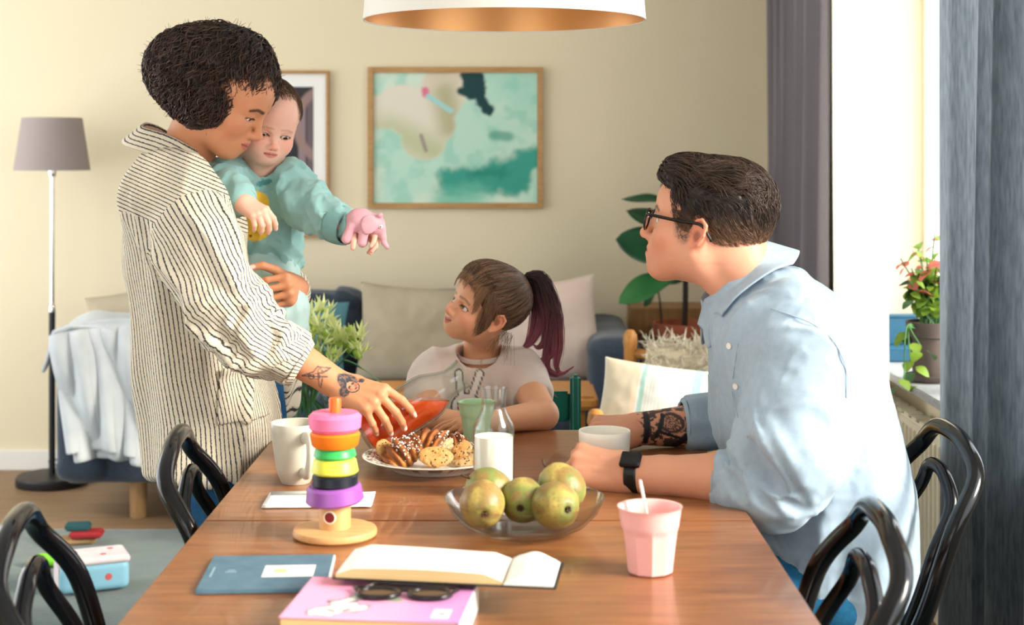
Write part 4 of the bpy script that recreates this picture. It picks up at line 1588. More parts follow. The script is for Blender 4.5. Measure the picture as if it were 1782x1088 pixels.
# wooden console behind, stool with the fig tree
con = empty('console_table', (0.67, 6.24, -0.012), label='small wooden console table against the wall behind the fig tree', cat='table')
box('top_box', (0, 0, 0.665), (0.36, 0.26, 0.11), mat('console_wood', C(164, 122, 72), rough=0.5, var=C(140, 100, 56), vscale=8, stretch=(8, 1, 1)), con, bevel=0.004)
for sx in (-1, 1):
    for sy in (-1, 1):
        box('leg', (sx * 0.155, sy * 0.105, 0.305), (0.03, 0.03, 0.61), MATS['console_wood'], con, bevel=0.003)
pot = P(1190, 560, 5.92)
stool = empty('plant_stool', (pot[0], 5.90, -0.012), label='round wooden stool carrying the terracotta pot', cat='stool')
lathe('seat', [(0, 0.44), (0.14, 0.44), (0.145, 0.45), (0.145, 0.465), (0.14, 0.472), (0, 0.472)], m_honey, stool, n=36)
for kk in range(4):
    a = kk * math.pi / 2 + 0.6
    tube('leg', [(0.10 * math.cos(a), 0.10 * math.sin(a), 0.445), (0.13 * math.cos(a), 0.13 * math.sin(a), 0.0)], [0.015, 0.011], m_honey, stool, sides=10)
fig = empty('potted_fig', (pot[0], 5.90, 0.4605), label='fiddle leaf fig with big dark leaves in a terracotta pot', cat='potted plant')
PH = 0.215
lathe('pot', [(0, 0), (0.082, 0), (0.086, 0.004), (0.108, PH - 0.065), (0.110, PH - 0.06), (0.120, PH - 0.058), (0.127, PH), (0.118, PH), (0.106, PH - 0.05), (0.0, PH - 0.052)], m_terra, fig, n=48)
lathe('soil', [(0, PH - 0.028), (0.109, PH - 0.03)], m_soil, fig, n=32)
b0 = arr(pot[0], 5.90, 0.4605 + PH - 0.03)
stem_pts = smoothpath([b0, b0 + arr(0.004, 0, 0.2), b0 + arr(-0.01, 0, 0.45), b0 + arr(0.0, 0, 0.68)], 6)
keepworld(tube('trunk', stem_pts, [0.012, 0.008], m_bark, None, sides=10), fig)
keepworld(tube('twig', smoothpath([b0 + arr(-0.09, -0.02, 0), b0 + arr(-0.10, -0.02, 0.12), b0 + arr(-0.115, -0.02, 0.19)], 6), [0.004, 0.003], m_bark, None, sides=7), fig)
up = arr(0, -0.25, 1)
LV = [((1186, 455), (1078, 410), 0.095, 5.80, 5.72, m_leafd, 0.10, (0.15, -0.75, 0.65)), ((1188, 470), (1078, 518), 0.062, 5.80, 5.66, m_leafl, 0.10, (-0.3, -0.8, 0.6)),
      ((1192, 420), (1100, 355), 0.075, 5.88, 5.85, m_leafd, 0.15, (0.3, -0.5, 0.8)), ((1190, 360), (1090, 328), 0.040, 5.88, 5.84, m_leafd, 0.2, (0.2, -0.4, 0.9)),
      ((1192, 440), (1160, 490), 0.06, 5.85, 5.75, m_leafd, 0.1, (0.3, -0.9, 0.2)), ((1195, 400), (1270, 350), 0.08, 5.9, 5.85, m_leafd, 0.15, (-0.2, -0.6, 0.7)),
      ((1195, 380), (1230, 300), 0.07, 5.9, 5.9, m_leafd, 0.1, (-0.5, -0.7, 0.3)), ((1195, 440), (1275, 430), 0.08, 5.9, 6.02, m_leafd, 0.2, (0, 0.2, 1)), ((1195, 390), (1160, 310), 0.06, 5.95, 6.05, m_leafd, 0.1, (0.5, -0.7, 0.3))]
for (a, b, w_, y0_, y1_, mm, cu, upv) in LV:
    keepworld(leaf('leaf', P(a[0], a[1], y0_), P(b[0], b[1], y1_), w_, arr(*upv), mm, None, curl=cu), fig)
keepworld(leaf('leaf', b0 + arr(-0.115, -0.02, 0.16), b0 + arr(-0.165, -0.05, 0.10), 0.018, arr(0, -0.6, 0.8), m_leafd, None, curl=0.1), fig)

# ------------------------------------------------------------------ side table with the bouquet
m_dkwood = mat('dark_wood', C(70, 54, 44), rough=0.5)
vt = empty('side_table', (-0.545, 4.00, 0), label='low dark side table carrying the glass vase', cat='table')
lathe('tabletop', [(0, 0.44), (0.20, 0.44), (0.205, 0.448), (0.20, 0.46), (0, 0.46)], m_dkwood, vt, n=40)
for kk in range(3):
    a = kk * 2.0944 + 0.5
    tube('leg', [(0.1 * math.cos(a), 0.1 * math.sin(a), 0.445), (0.17 * math.cos(a), 0.17 * math.sin(a), 0.0)], [0.014, 0.010], m_dkwood, vt, sides=10)
vz = 0.4605
vase = empty('glass_vase', (-0.545, 4.00, vz), label='clear glass vase of water holding the bouquet', cat='vase')
lathe('vase_glass', [(0, 0), (0.075, 0), (0.082, 0.006), (0.080, 0.10), (0.072, 0.18), (0.076, 0.23), (0.073, 0.23), (0.069, 0.18), (0.077, 0.10), (0.078, 0.012), (0, 0.008)], m_cglass, vase, n=40)
m_water = thin_glass('water', (0.86, 0.95, 0.92, 1), 1.2)
lathe('water', [(0, 0.0085), (0.0775, 0.0125), (0.0765, 0.10), (0.072, 0.14), (0, 0.14)], m_water, vase, n=40)
m_stemg = mat('flower_stem', C(92, 146, 78), rough=0.5, var=C(66, 120, 66), vscale=20, translucent=0.1)
m_gleaf = mat('bouquet_leaf', C(98, 146, 96), rough=0.5, var=C(70, 122, 84), vscale=20, translucent=0.25)
m_petal = mat('petal_cream', C(240, 240, 190), rough=0.6, var=C(206, 224, 132), vscale=30, translucent=0.3)
m_bud = mat('bud_green', C(184, 208, 96), rough=0.6, translucent=0.2)
bq = empty('flower_bouquet', (-0.545, 4.00, vz + 0.012), label='bouquet of creamy green flowers with long leaves in the glass vase', cat='flowers')
rs = random.Random(5)
petal_me = None


def addobj(name, me, parent, loc, rot, sc=1.0):
    o = bpy.data.objects.new(name, me)
    COL.objects.link(o)
    o.parent = parent
    o.location = loc
    o.rotation_euler = rot
    o.scale = (sc, sc, sc)
    return o


bm = bmesh.new()
for q in range(6):
    a = q * math.pi / 3
    for (r_, z_, w_) in ((0.010, 0.016, 0.006),):
        vs = [bm.verts.new(v) for v in ((0, 0, 0), (r_ * 0.6 * math.cos(a - 0.45), r_ * 0.6 * math.sin(a - 0.45), z_ * 0.6), (r_ * 1.15 * math.cos(a), r_ * 1.15 * math.sin(a), z_ * 1.25), (r_ * 0.6 * math.cos(a + 0.45), r_ * 0.6 * math.sin(a + 0.45), z_ * 0.6))]
        bm.faces.new(vs)
fm = bpy.data.meshes.new('blossom')
bm.to_mesh(fm)
bm.free()
fm.materials.append(m_petal)
bm = bmesh.new()
bmesh.ops.create_icosphere(bm, subdivisions=1, radius=0.0065, matrix=Matrix.Diagonal((0.7, 0.7, 1.5, 1)))
bud = bpy.data.meshes.new('bud')
bm.to_mesh(bud)
bm.free()
bud.materials.append(m_bud)
bud.polygons.foreach_set('use_smooth', np.ones(len(bud.polygons), dtype=bool))
for i in range(15):
    a = i * 2.399
    rr_ = 0.012 + 0.022 * math.sqrt(i)
    top = arr(rr_ * 1.25 * math.cos(a) + 0.02, rr_ * 1.0 * math.sin(a), 0.42 - rr_ * 0.8 + rs.uniform(-0.02, 0.03))
    foot = arr(-0.04 * math.cos(a), -0.04 * math.sin(a), 0.0)
    neck = arr(0.02 * math.cos(a), 0.02 * math.sin(a), 0.22)
    st = tube('stem', smoothpath([foot, neck, (neck + top) / 2 + arr(0.01 * math.cos(a), 0.01 * math.sin(a), 0.02), top], 5), [0.0028, 0.002], m_stemg, bq, sides=6)
    for j in range(13):
        b = j * 2.4 + i
        q = top + arr(0.026 * math.cos(b) * (j > 1) * rs.uniform(0.5, 1.25), 0.026 * math.sin(b) * (j > 1) * rs.uniform(0.5, 1.25), rs.uniform(-0.028, 0.03))
        addobj('blossom' if j % 3 else 'bud', fm if j % 3 else bud, bq, tuple(q), (rs.uniform(-0.9, 0.9), rs.uniform(-0.9, 0.9), b), rs.uniform(1.2, 2.1))
for i in range(46):
    a = rs.uniform(0, 6.28)
    z0_ = rs.uniform(0.20, 0.36)
    L_ = rs.uniform(0.10, 0.20)
    p_ = arr(0.03 * math.cos(a), 0.03 * math.sin(a), z0_) + np.array(bq.location)
    q_ = p_ + arr(L_ * math.cos(a), L_ * math.sin(a), rs.uniform(-0.10, 0.03))
    keepworld(leaf('leaf', p_, q_, rs.uniform(0.006, 0.011), arr(0, 0, 1), m_gleaf, None, curl=rs.uniform(0.1, 0.5), n=(8, 3), fiddle=False), bq)
for i in range(16):
    a = rs.uniform(0, 6.28)
    p_ = arr(0.045 * math.cos(a), 0.045 * math.sin(a), 0.20) + np.array(bq.location)
    q_ = p_ + arr(0.10 * math.cos(a), 0.10 * math.sin(a), -0.14)
    keepworld(leaf('leaf', p_, q_, 0.007, arr(math.cos(a), math.sin(a), 0.5), m_gleaf, None, curl=0.25, n=(8, 3), fiddle=False), bq)

# ------------------------------------------------------------------ window sill plant
sp_ = arr(1.205, 4.31, WZ0 + 0.025)
gp = empty('flowering_pot_plant', sp_, label='pot plant with red and yellow-green leaves in a brown pot on the sill', cat='potted plant')
m_potb = mat('pot_brown', C(98, 84, 76), rough=0.8, var=C(80, 70, 64), vscale=14)
lathe('saucer', [(0, 0), (0.056, 0), (0.068, 0.012), (0.070, 0.020), (0.065, 0.020), (0.056, 0.007), (0, 0.006)], m_potb, gp, n=36)
lathe('pot', [(0, 0.0075), (0.044, 0.0075), (0.047, 0.010), (0.058, 0.128), (0.064, 0.130), (0.068, 0.172), (0.062, 0.172), (0.056, 0.14), (0, 0.14)], m_potb, gp, n=40)
m_ly = mat('coleus_green', C(150, 178, 66), rough=0.5, var=C(116, 152, 54), vscale=40, translucent=0.35)
m_lr = mat('coleus_red', C(208, 88, 98), rough=0.5, var=C(222, 140, 110), vscale=50, translucent=0.35)
m_ldk = mat('coleus_dark', C(70, 104, 62), rough=0.5, var=C(54, 84, 56), vscale=30, translucent=0.2)
lv_me = {}
for nm, mm in (('y', m_ly), ('r', m_lr), ('d', m_ldk)):
    o = leaf('leaf', (0, 0, 0), (0.042, 0, 0), 0.016, arr(0, 0, 1), mm, None, curl=0.25, n=(8, 5), fiddle=False)
    lv_me[nm] = o.data
    bpy.data.objects.remove(o)
for i in range(14):
    a = i * 2.4
    r_ = 0.02 + 0.03 * math.sqrt(i)
    top = arr(r_ * 0.72 * math.cos(a), r_ * 1.0 * math.sin(a), 0.40 - 0.5 * r_ + rs.uniform(-0.05, 0.04))
    tube('stalk', smoothpath([(0.02 * math.cos(a), 0.02 * math.sin(a), 0.14), top * arr(0.5, 0.5, 0.6) + arr(0, 0, 0.06), top], 5), [0.0035, 0.002], m_stemg, gp, sides=6)
    for j in range(15):
        b = rs.uniform(0, 6.28)
        t_ = rs.uniform(0.25, 1.0)
        q = top * arr(t_, t_, 1) * arr(1, 1, 0) + arr(0, 0, 0.16 + (top[2] - 0.16) * t_) + arr(*[rs.uniform(-0.018, 0.018) for _ in range(3)])
        kind = 'r' if (t_ > 0.7 and rs.random() < 0.55) else ('y' if rs.random() < 0.75 else 'd')
        addobj('leaf', lv_me[kind], gp, tuple(q), (rs.uniform(-0.6, 0.6), rs.uniform(-0.3, 0.8), b), rs.uniform(0.7, 1.35))
for i, (dx, dy, dz) in enumerate(((-0.07, -0.06, 0.02), (-0.10, -0.1, -0.02), (-0.05, -0.09, 0.08), (-0.06, 0.02, 0.10))):
    tube('trailing_stalk', smoothpath([(-0.03, -0.02, 0.15), (-0.06 + dx * 0.2, -0.05, 0.16), (dx, dy, dz + 0.03)], 6), [0.003, 0.002], m_stemg, gp, sides=6)
    for j in range(3):
        addobj('leaf', lv_me['y' if j else 'd'], gp, (dx + rs.uniform(-0.02, 0.02), dy + rs.uniform(-0.02, 0.02), dz + 0.03 + rs.uniform(-0.02, 0.02)), (rs.uniform(-0.5, 0.5), 0.4, rs.uniform(0, 6)), 1.1)

m_navy = mat('blue_plastic', C(36, 88, 116), rough=0.45)
bb = empty('blue_caddy', (1.235, 4.78, WZ0 + 0.025), label='blue plastic caddy on the window sill beside the pot plant', cat='box')
box('tray', (0, 0, 0.02), (0.15, 0.17, 0.04), m_navy, bb, bevel=0.004)
box('back_box', (0, 0.055, 0.085), (0.15, 0.05, 0.09), m_navy, bb, bevel=0.004)
box('rim', (0, 0.055, 0.132), (0.158, 0.058, 0.008), m_navy, bb, bevel=0.002)

# ------------------------------------------------------------------ toys on the rug
tb = P(150, 1028, 4.56)
tbx = empty('toy_box', (tb[0] + 0.0, 4.62, 0.001), 0.42, 'small white and pale blue toy case lying on the rug', 'box')
m_tb1 = mat('case_white', C(222, 212, 214), rough=0.5, var=C(214, 196, 198), vscale=30)
m_tb2 = mat('case_blue', C(132, 184, 206), rough=0.5)
soft('case_body', (0, 0, 0.045), (0.105, 0.07, 0.045), m_tb2, tbx, rd=0.02, puff=0, wr=0, h=0.006)
soft('case_lid', (0, 0, 0.094), (0.107, 0.072, 0.012), m_tb1, tbx, rd=0.011, puff=0, wr=0, h=0.004)
box('end_panel', (-0.1045, 0, 0.045), (0.004, 0.11, 0.07), m_tb1, tbx, bevel=0.001)
for (x_, y_) in ((-0.05, 0.02), (0.03, -0.03), (0.06, 0.03)):
    lathe('sticker', [(0, 0.1065), (0.010, 0.1065), (0, 0.107)], mat('sticker_red', C(196, 92, 92), rough=0.5), tbx, n=12, loc=(x_, y_, 0))
for x_ in (-0.05, 0.04):
    o = lathe('sticker', [(0, 0), (0.011, 0), (0, 0.0006)], MATS['sticker_red'], tbx, n=12, loc=(x_, -0.0705, 0.045))
    o.rotation_euler = (math.pi / 2, 0, 0)
t2 = P(120, 945, 5.1)
m_tred = mat('toy_red', C(150, 34, 40), rough=0.5)
for (dx, dy, z, s3, mm, lb, rz_) in ((0.0, 0, 0.001, (0.16, 0.06, 0.022), m_leg, 'pale wooden block lying on the rug under the red one', 0.25), (0.05, 0.0, 0.0235, (0.11, 0.07, 0.022), m_tred, 'red wooden block lying on the pale block on the rug', 0.1), (0.02, 0.0, 0.046, (0.085, 0.045, 0.026), mat('toy_teal', C(30, 74, 78), rough=0.5), 'dark teal wooden block on top of the red block', 0.15)):
    o = box('toy_block', (t2[0] + dx, 5.14 + dy, z + s3[2] / 2), s3, mm, None, bevel=0.006, rot=(0, 0, rz_), seg=3)
    tag(o, lb, 'toy')
o = soft('toy_frog', (t2[0] + 0.01, 4.86, 0.019), (0.05, 0.03, 0.018), mat('toy_lime', C(120, 200, 40), rough=0.5), None, rd=0.017, puff=0, wr=0, h=0.005)
tag(o, 'bright lime green toy lying on the rug behind the toy case', 'toy')
o.name = 'lime_toy'


# ================================================================== people: shared sculpting
m_skin = mat('skin', (1, 1, 1, 1), rough=0.48, spec=0.35, attr=True, sss=0.12, bump=0.05, bscale=900)
m_hair = mat('hair', (1, 1, 1, 1), rough=0.42, spec=0.4, attr=True)
m_eye = mat('eye', (1, 1, 1, 1), rough=0.08, attr=True)


def frame_from(fwd, up):
    """columns: forward (x), left (y), up (z)"""
    f = nrm(fwd)
    l = nrm(np.cross(up, f))
    u = np.cross(f, l)
    return np.stack([f, l, u], 1)


def head_frame(yaw, pitch, roll):
    """yaw 0 looks along +X, +90 along +Y; pitch > 0 looks down; roll > 0 tips the head to its right"""
    return rotm(0, 0, yaw) @ rotm(0, pitch, 0) @ rotm(roll, 0, 0)


class Head:
    """adult head about 0.23 m tall: x forward, y left, z up, origin between the ears"""

    def __init__(s, R, t, sc=1.0, age='woman', eye_open=0.5, gaze=(0, 0), smile=0.0, nose=1.0, jaw=1.0, mouth_open=0.0, lash=True, cheek=0.0):
        s.R, s.t, s.sc, s.age = np.asarray(R), np.asarray(t, float), sc, age
        s.eo, s.gaze, s.smile, s.nose, s.jaw, s.mo, s.cheek = eye_open, gaze, smile, nose, jaw, mouth_open, cheek
        kid = age in ('baby', 'child')
        s.kid = kid
        s.ez = 0.004 if not kid else -0.012            # eye height
        s.ey = 0.0315 if not kid else 0.034
        s.er = 0.0122 if not kid else 0.0148
        s.ex = 0.0725 if not kid else 0.069
        s.nz = -0.030 if not kid else -0.040
        s.mz = -0.060 if not kid else -0.0655
        s.cz = -0.096 if not kid else -0.092
        s.mw = 0.0235 if not kid else 0.0205

    def w(s, p):
        return s.R @ (np.asarray(p, float) * s.sc) + s.t

    def build(s, S):
        S.frame(s.R, s.t, s.sc)
        kid, j = s.kid, s.jaw
        c = s.cheek
        S.ell((-0.014, 0, 0.040), (0.099, 0.077, 0.085) if not kid else (0.103, 0.084, 0.088), k=0.0)
        S.ell((0.030, 0, 0.042), (0.064, 0.064, 0.062) if not kid else (0.066, 0.070, 0.068), k=0.03)
        S.ell((0.034, 0, -0.028), (0.054, 0.057, 0.062) if not kid else (0.055, 0.064, 0.060), k=0.03)
        S.ell((0.026, 0, -0.060), (0.050, 0.049 * j, 0.038), k=0.03)
        S.ell((0.066, 0, s.cz + 0.007), (0.020 * j, 0.021 * j, 0.017), k=0.025)
        for g in (-1, 1):
            S.cap((-0.002, g * 0.057 * j, -0.042), (0.056, g * 0.018, s.cz + 0.006), 0.013, 0.012, k=0.03)
            S.ell((0.056, g * 0.041, -0.022 if not kid else -0.035), (0.023, 0.022, 0.018), k=0.028)
            if kid or c:
                ck = 0.024 if s.age == 'baby' else 0.019
                S.ell((0.056, g * 0.036, -0.050), (ck, ck, ck * 0.92), k=0.028)
            S.cap((0.083, g * 0.014, s.ez + 0.020), (0.070, g * 0.047, s.ez + 0.019), 0.0075 if not kid else 0.006, 0.006, k=0.018)
            # socket, lids, opening
            S.ell((s.ex + 0.020, g * s.ey, s.ez + 0.001), (0.014, 0.017, 0.0105), k=0.012, sub=True)
            S.ell((s.ex, g * s.ey, s.ez), s.er + 0.0014, k=0.006)
            op = s.eo
            S.ell((s.ex + 0.009, g * (s.ey + 0.0005), s.ez - 0.0035 * (1 - op)), (0.010, 0.0122 if not kid else 0.0135, 0.0018 + 0.0052 * op), rot=rotm(g * -4, 0, g * 14), k=0.0015, sub=True)
            S.cap((s.ex + 0.0125, g * (s.ey - 0.010), s.ez + 0.0075), (s.ex + 0.0055, g * (s.ey + 0.012), s.ez + 0.0085), 0.0022, 0.002, k=0.005)
        n = s.nose
        S.chain([(0.083, 0, s.ez + 0.012), (0.091 + 0.004 * n, 0, s.ez - 0.010), (0.0965 + 0.0085 * n, 0, s.nz + 0.004)], [0.0068, 0.0072, 0.0095 if not kid else 0.009], k=0.014)
        S.ell((0.0985 + 0.0085 * n, 0, s.nz), 0.0092 if not kid else 0.0088, k=0.008)
        for g in (-1, 1):
            S.ell((0.0920 + 0.003 * n, g * 0.0112, s.nz - 0.003), (0.0105, 0.0074, 0.0075), k=0.008)
            S.ell((0.0990 + 0.003 * n, g * 0.0055, s.nz - 0.0120), (0.0046, 0.0028, 0.0036), k=0.003, sub=True)
        S.ell((0.074, 0, s.mz), (0.020, 0.027, 0.019), k=0.02)
        e = s.smile
        cz = s.mz + 0.006 * e
        bk = 0.003 * e
        for g in (-1, 1):
            S.chain([(0.0930, g * 0.0035, s.mz + 0.0055), (0.0895 - bk, g * 0.012, s.mz + 0.0035 + 0.001 * e), (0.0800 - bk, g * s.mw, cz + 0.0005)], [0.0043, 0.0038, 0.0016], k=0.0045)
            S.chain([(0.0915, 0, s.mz - 0.0055 - 0.004 * s.mo), (0.0882 - bk, g * 0.010, s.mz - 0.0048 - 0.003 * s.mo + 0.001 * e), (0.0800 - bk, g * s.mw, cz - 0.001)], [0.0052, 0.0045, 0.0016], k=0.0045)
            S.cap((0.0990, 0, s.mz), (0.0840 - bk, g * (s.mw + 0.001), cz), 0.0012 + 0.003 * s.mo, 0.0009, k=0.0015, sub=True)
        # ears
        for g in (-1, 1):
            Re = rotm(0, -12, g * -16)
            ox = np.array([-0.006, g * (0.072 if not kid else 0.078), -0.004 if not kid else -0.012])

            def ep(x, z, y=0.0):
                return ox + Re @ np.array([x, g * y, z])
            S.ell(ep(-0.004, 0.002, 0.004), (0.0175, 0.0058, 0.0285), rot=Re, k=0.008)
            S.ell(ep(-0.001, -0.002, 0.0125), (0.0095, 0.0060, 0.016), rot=Re, k=0.004, sub=True)
            S.chain([ep(0.010, 0.004, 0.006), ep(0.009, 0.022, 0.009), ep(-0.003, 0.030, 0.011), ep(-0.016, 0.022, 0.013), ep(-0.0185, 0.004, 0.013), ep(-0.012, -0.016, 0.010), ep(-0.002, -0.026, 0.006)],
                    [0.0025, 0.0030, 0.0036, 0.0038, 0.0036, 0.0032, 0.0046], k=0.004)
            S.ell(ep(0.001, -0.026, 0.005), (0.0062, 0.004, 0.0072), rot=Re, k=0.005)
            S.ell(ep(0.0105, -0.004, 0.006), (0.0032, 0.003, 0.0055), rot=Re, k=0.004)
        S.frame()

    def paint(s, V, col, lips=(176, 96, 88), brow=(50, 34, 26), blush=(226, 140, 110), ear=(214, 120, 92), bs=0.4, brow_w=1.0):
        L = (V - s.t) @ s.R / s.sc
        kid = s.kid
        for g in (-1, 1):
            col = mixc(col, C(*blush), bs * ellmask(L, arr(0.062, g * 0.044, -0.036), (0.03, 0.028, 0.024), soft=0.6))
            col = mixc(col, C(*ear), 0.45 * ellmask(L, arr(-0.012, g * 0.086, -0.004), (0.026, 0.016, 0.036), soft=0.25))
        col = mixc(col, C(*blush), bs * 0.9 * ellmask(L, arr(0.108, 0, s.nz), (0.013, 0.016, 0.012), soft=0.6))
        # lips
        e = s.smile
        zc = s.mz + 0.006 * e * np.clip(np.abs(L[:, 1]) / s.mw, 0, 1) ** 1.6
        ly = np.clip(1 - (np.abs(L[:, 1]) / (s.mw + 0.0005)) ** 2.2, 0, 1)
        dz = L[:, 2] - zc
        hi, lo = 0.0085 * ly ** 0.7, 0.0105 * ly ** 0.6
        m = (L[:, 0] > 0.074) * (1 - sstep(0.75, 1.1, np.where(dz > 0, dz / (hi + 1e-5), -dz / (lo + 1e-5)))) * (ly > 0.02)
        col = mixc(col, C(*lips), m * 0.85)
        slit = (L[:, 0] > 0.074) * (1 - sstep(0.0008, 0.0022, np.abs(dz))) * (ly > 0.05)
        col = mixc(col, C(96, 40, 38), slit * 0.8)
        # brows, lashes, lids
        for g in (-1, 1):
            a, b = arr(0.086, g * 0.013, s.ez + (0.0195 if not kid else 0.0235)), arr(0.076, g * 0.034, s.ez + 0.0245)
            c = arr(0.058, g * 0.050, s.ez + 0.018)
            yz = arr(0, 1, 1)
            d = np.minimum(segd(L * yz, a * yz, b * yz), segd(L * yz, b * yz, c * yz)) + 1.0 * (L[:, 0] < 0.035)
            th = 0.0040 * brow_w
            fz = vnoise(L * arr(300, 300, 700), 5)
            col = mixc(col, C(*brow), (1 - sstep(th * 0.55, th * 1.25, d + (fz - 0.5) * 0.002)) * (0.85 if not kid else 0.6))
            # lash line along the upper lid edge
            q = L - arr(s.ex + 0.009, g * s.ey, s.ez - 0.0035 * (1 - s.eo))
            hh = 0.0018 + 0.0052 * s.eo
            rr_ = np.sqrt((q[:, 1] / (0.0135 if not kid else 0.015)) ** 2 + (q[:, 2] / (hh + 0.0012)) ** 2)
            lm = (np.abs(rr_ - 1) < 0.26) * (q[:, 2] > -0.0008) * (np.abs(q[:, 0]) < 0.016)
            col = mixc(col, C(38, 24, 20), lm * 0.9)
            lm2 = (np.abs(rr_ - 1) < 0.20) * (q[:, 2] <= -0.0008) * (np.abs(q[:, 0]) < 0.016)
            col = mixc(col, C(150, 84, 66), lm2 * 0.5)
            col = mixc(col, C(110, 46, 40), ellmask(L, arr(0.1005, g * 0.0058, s.nz - 0.0085), (0.005, 0.0034, 0.0036)) * 0.7)
            col = mixc(col, C(120, 52, 40), ellmask(L, arr(-0.006, g * 0.084, -0.008), (0.008, 0.009, 0.011), soft=0.4) * 0.7)
        return col

    def eyes(s, parent, iris=(74, 48, 30)):
        for g in (-1, 1):
            c = s.w((s.ex, g * s.ey, s.ez))
            n = 40
            u, v = np.meshgrid(np.linspace(0, math.pi, n), np.linspace(0, 2 * math.pi, n), indexing='ij')
            D = np.stack([np.cos(u), np.sin(u) * np.cos(v), np.sin(u) * np.sin(v)], -1).reshape(-1, 3)
            gy, gp = math.radians(s.gaze[0]), math.radians(s.gaze[1])
            gd = nrm(arr(math.cos(gy) * math.cos(gp), math.sin(gy) * math.cos(gp), -math.sin(gp)))
            ang = np.degrees(np.arccos(np.clip(D @ gd, -1, 1)))
            col = np.ones((len(D), 3)) * np.array(C(226, 216, 208)[:3])
            ir = 27 if not s.kid else 30
            col = mixc(col, C(30, 20, 16), 1 - sstep(ir - 1, ir + 3, ang))
            col = mixc(col, C(*iris), 1 - sstep(ir - 6, ir - 3, ang))
            col = mixc(col, C(8, 7, 8), 1 - sstep(11, 14, ang))
            V = c + (D * s.er * s.sc) @ s.R.T
            i, jj = np.meshgrid(np.arange(n - 1), np.arange(n - 1), indexing='ij')
            a = (i * n + jj).ravel()
            Q = np.stack([a, a + n, a + n + 1, a + 1], 1)
            o = link('eye', npmesh('eye', V, Q, col), m_eye, None)
            keepworld(o, parent)


def segd(L, a, b):
    ba = b - a
    t = np.clip(((L - a) @ ba) / np.dot(ba, ba), 0, 1)
    d = L - a - t[:, None] * ba
    return np.sqrt((d * d).sum(1))


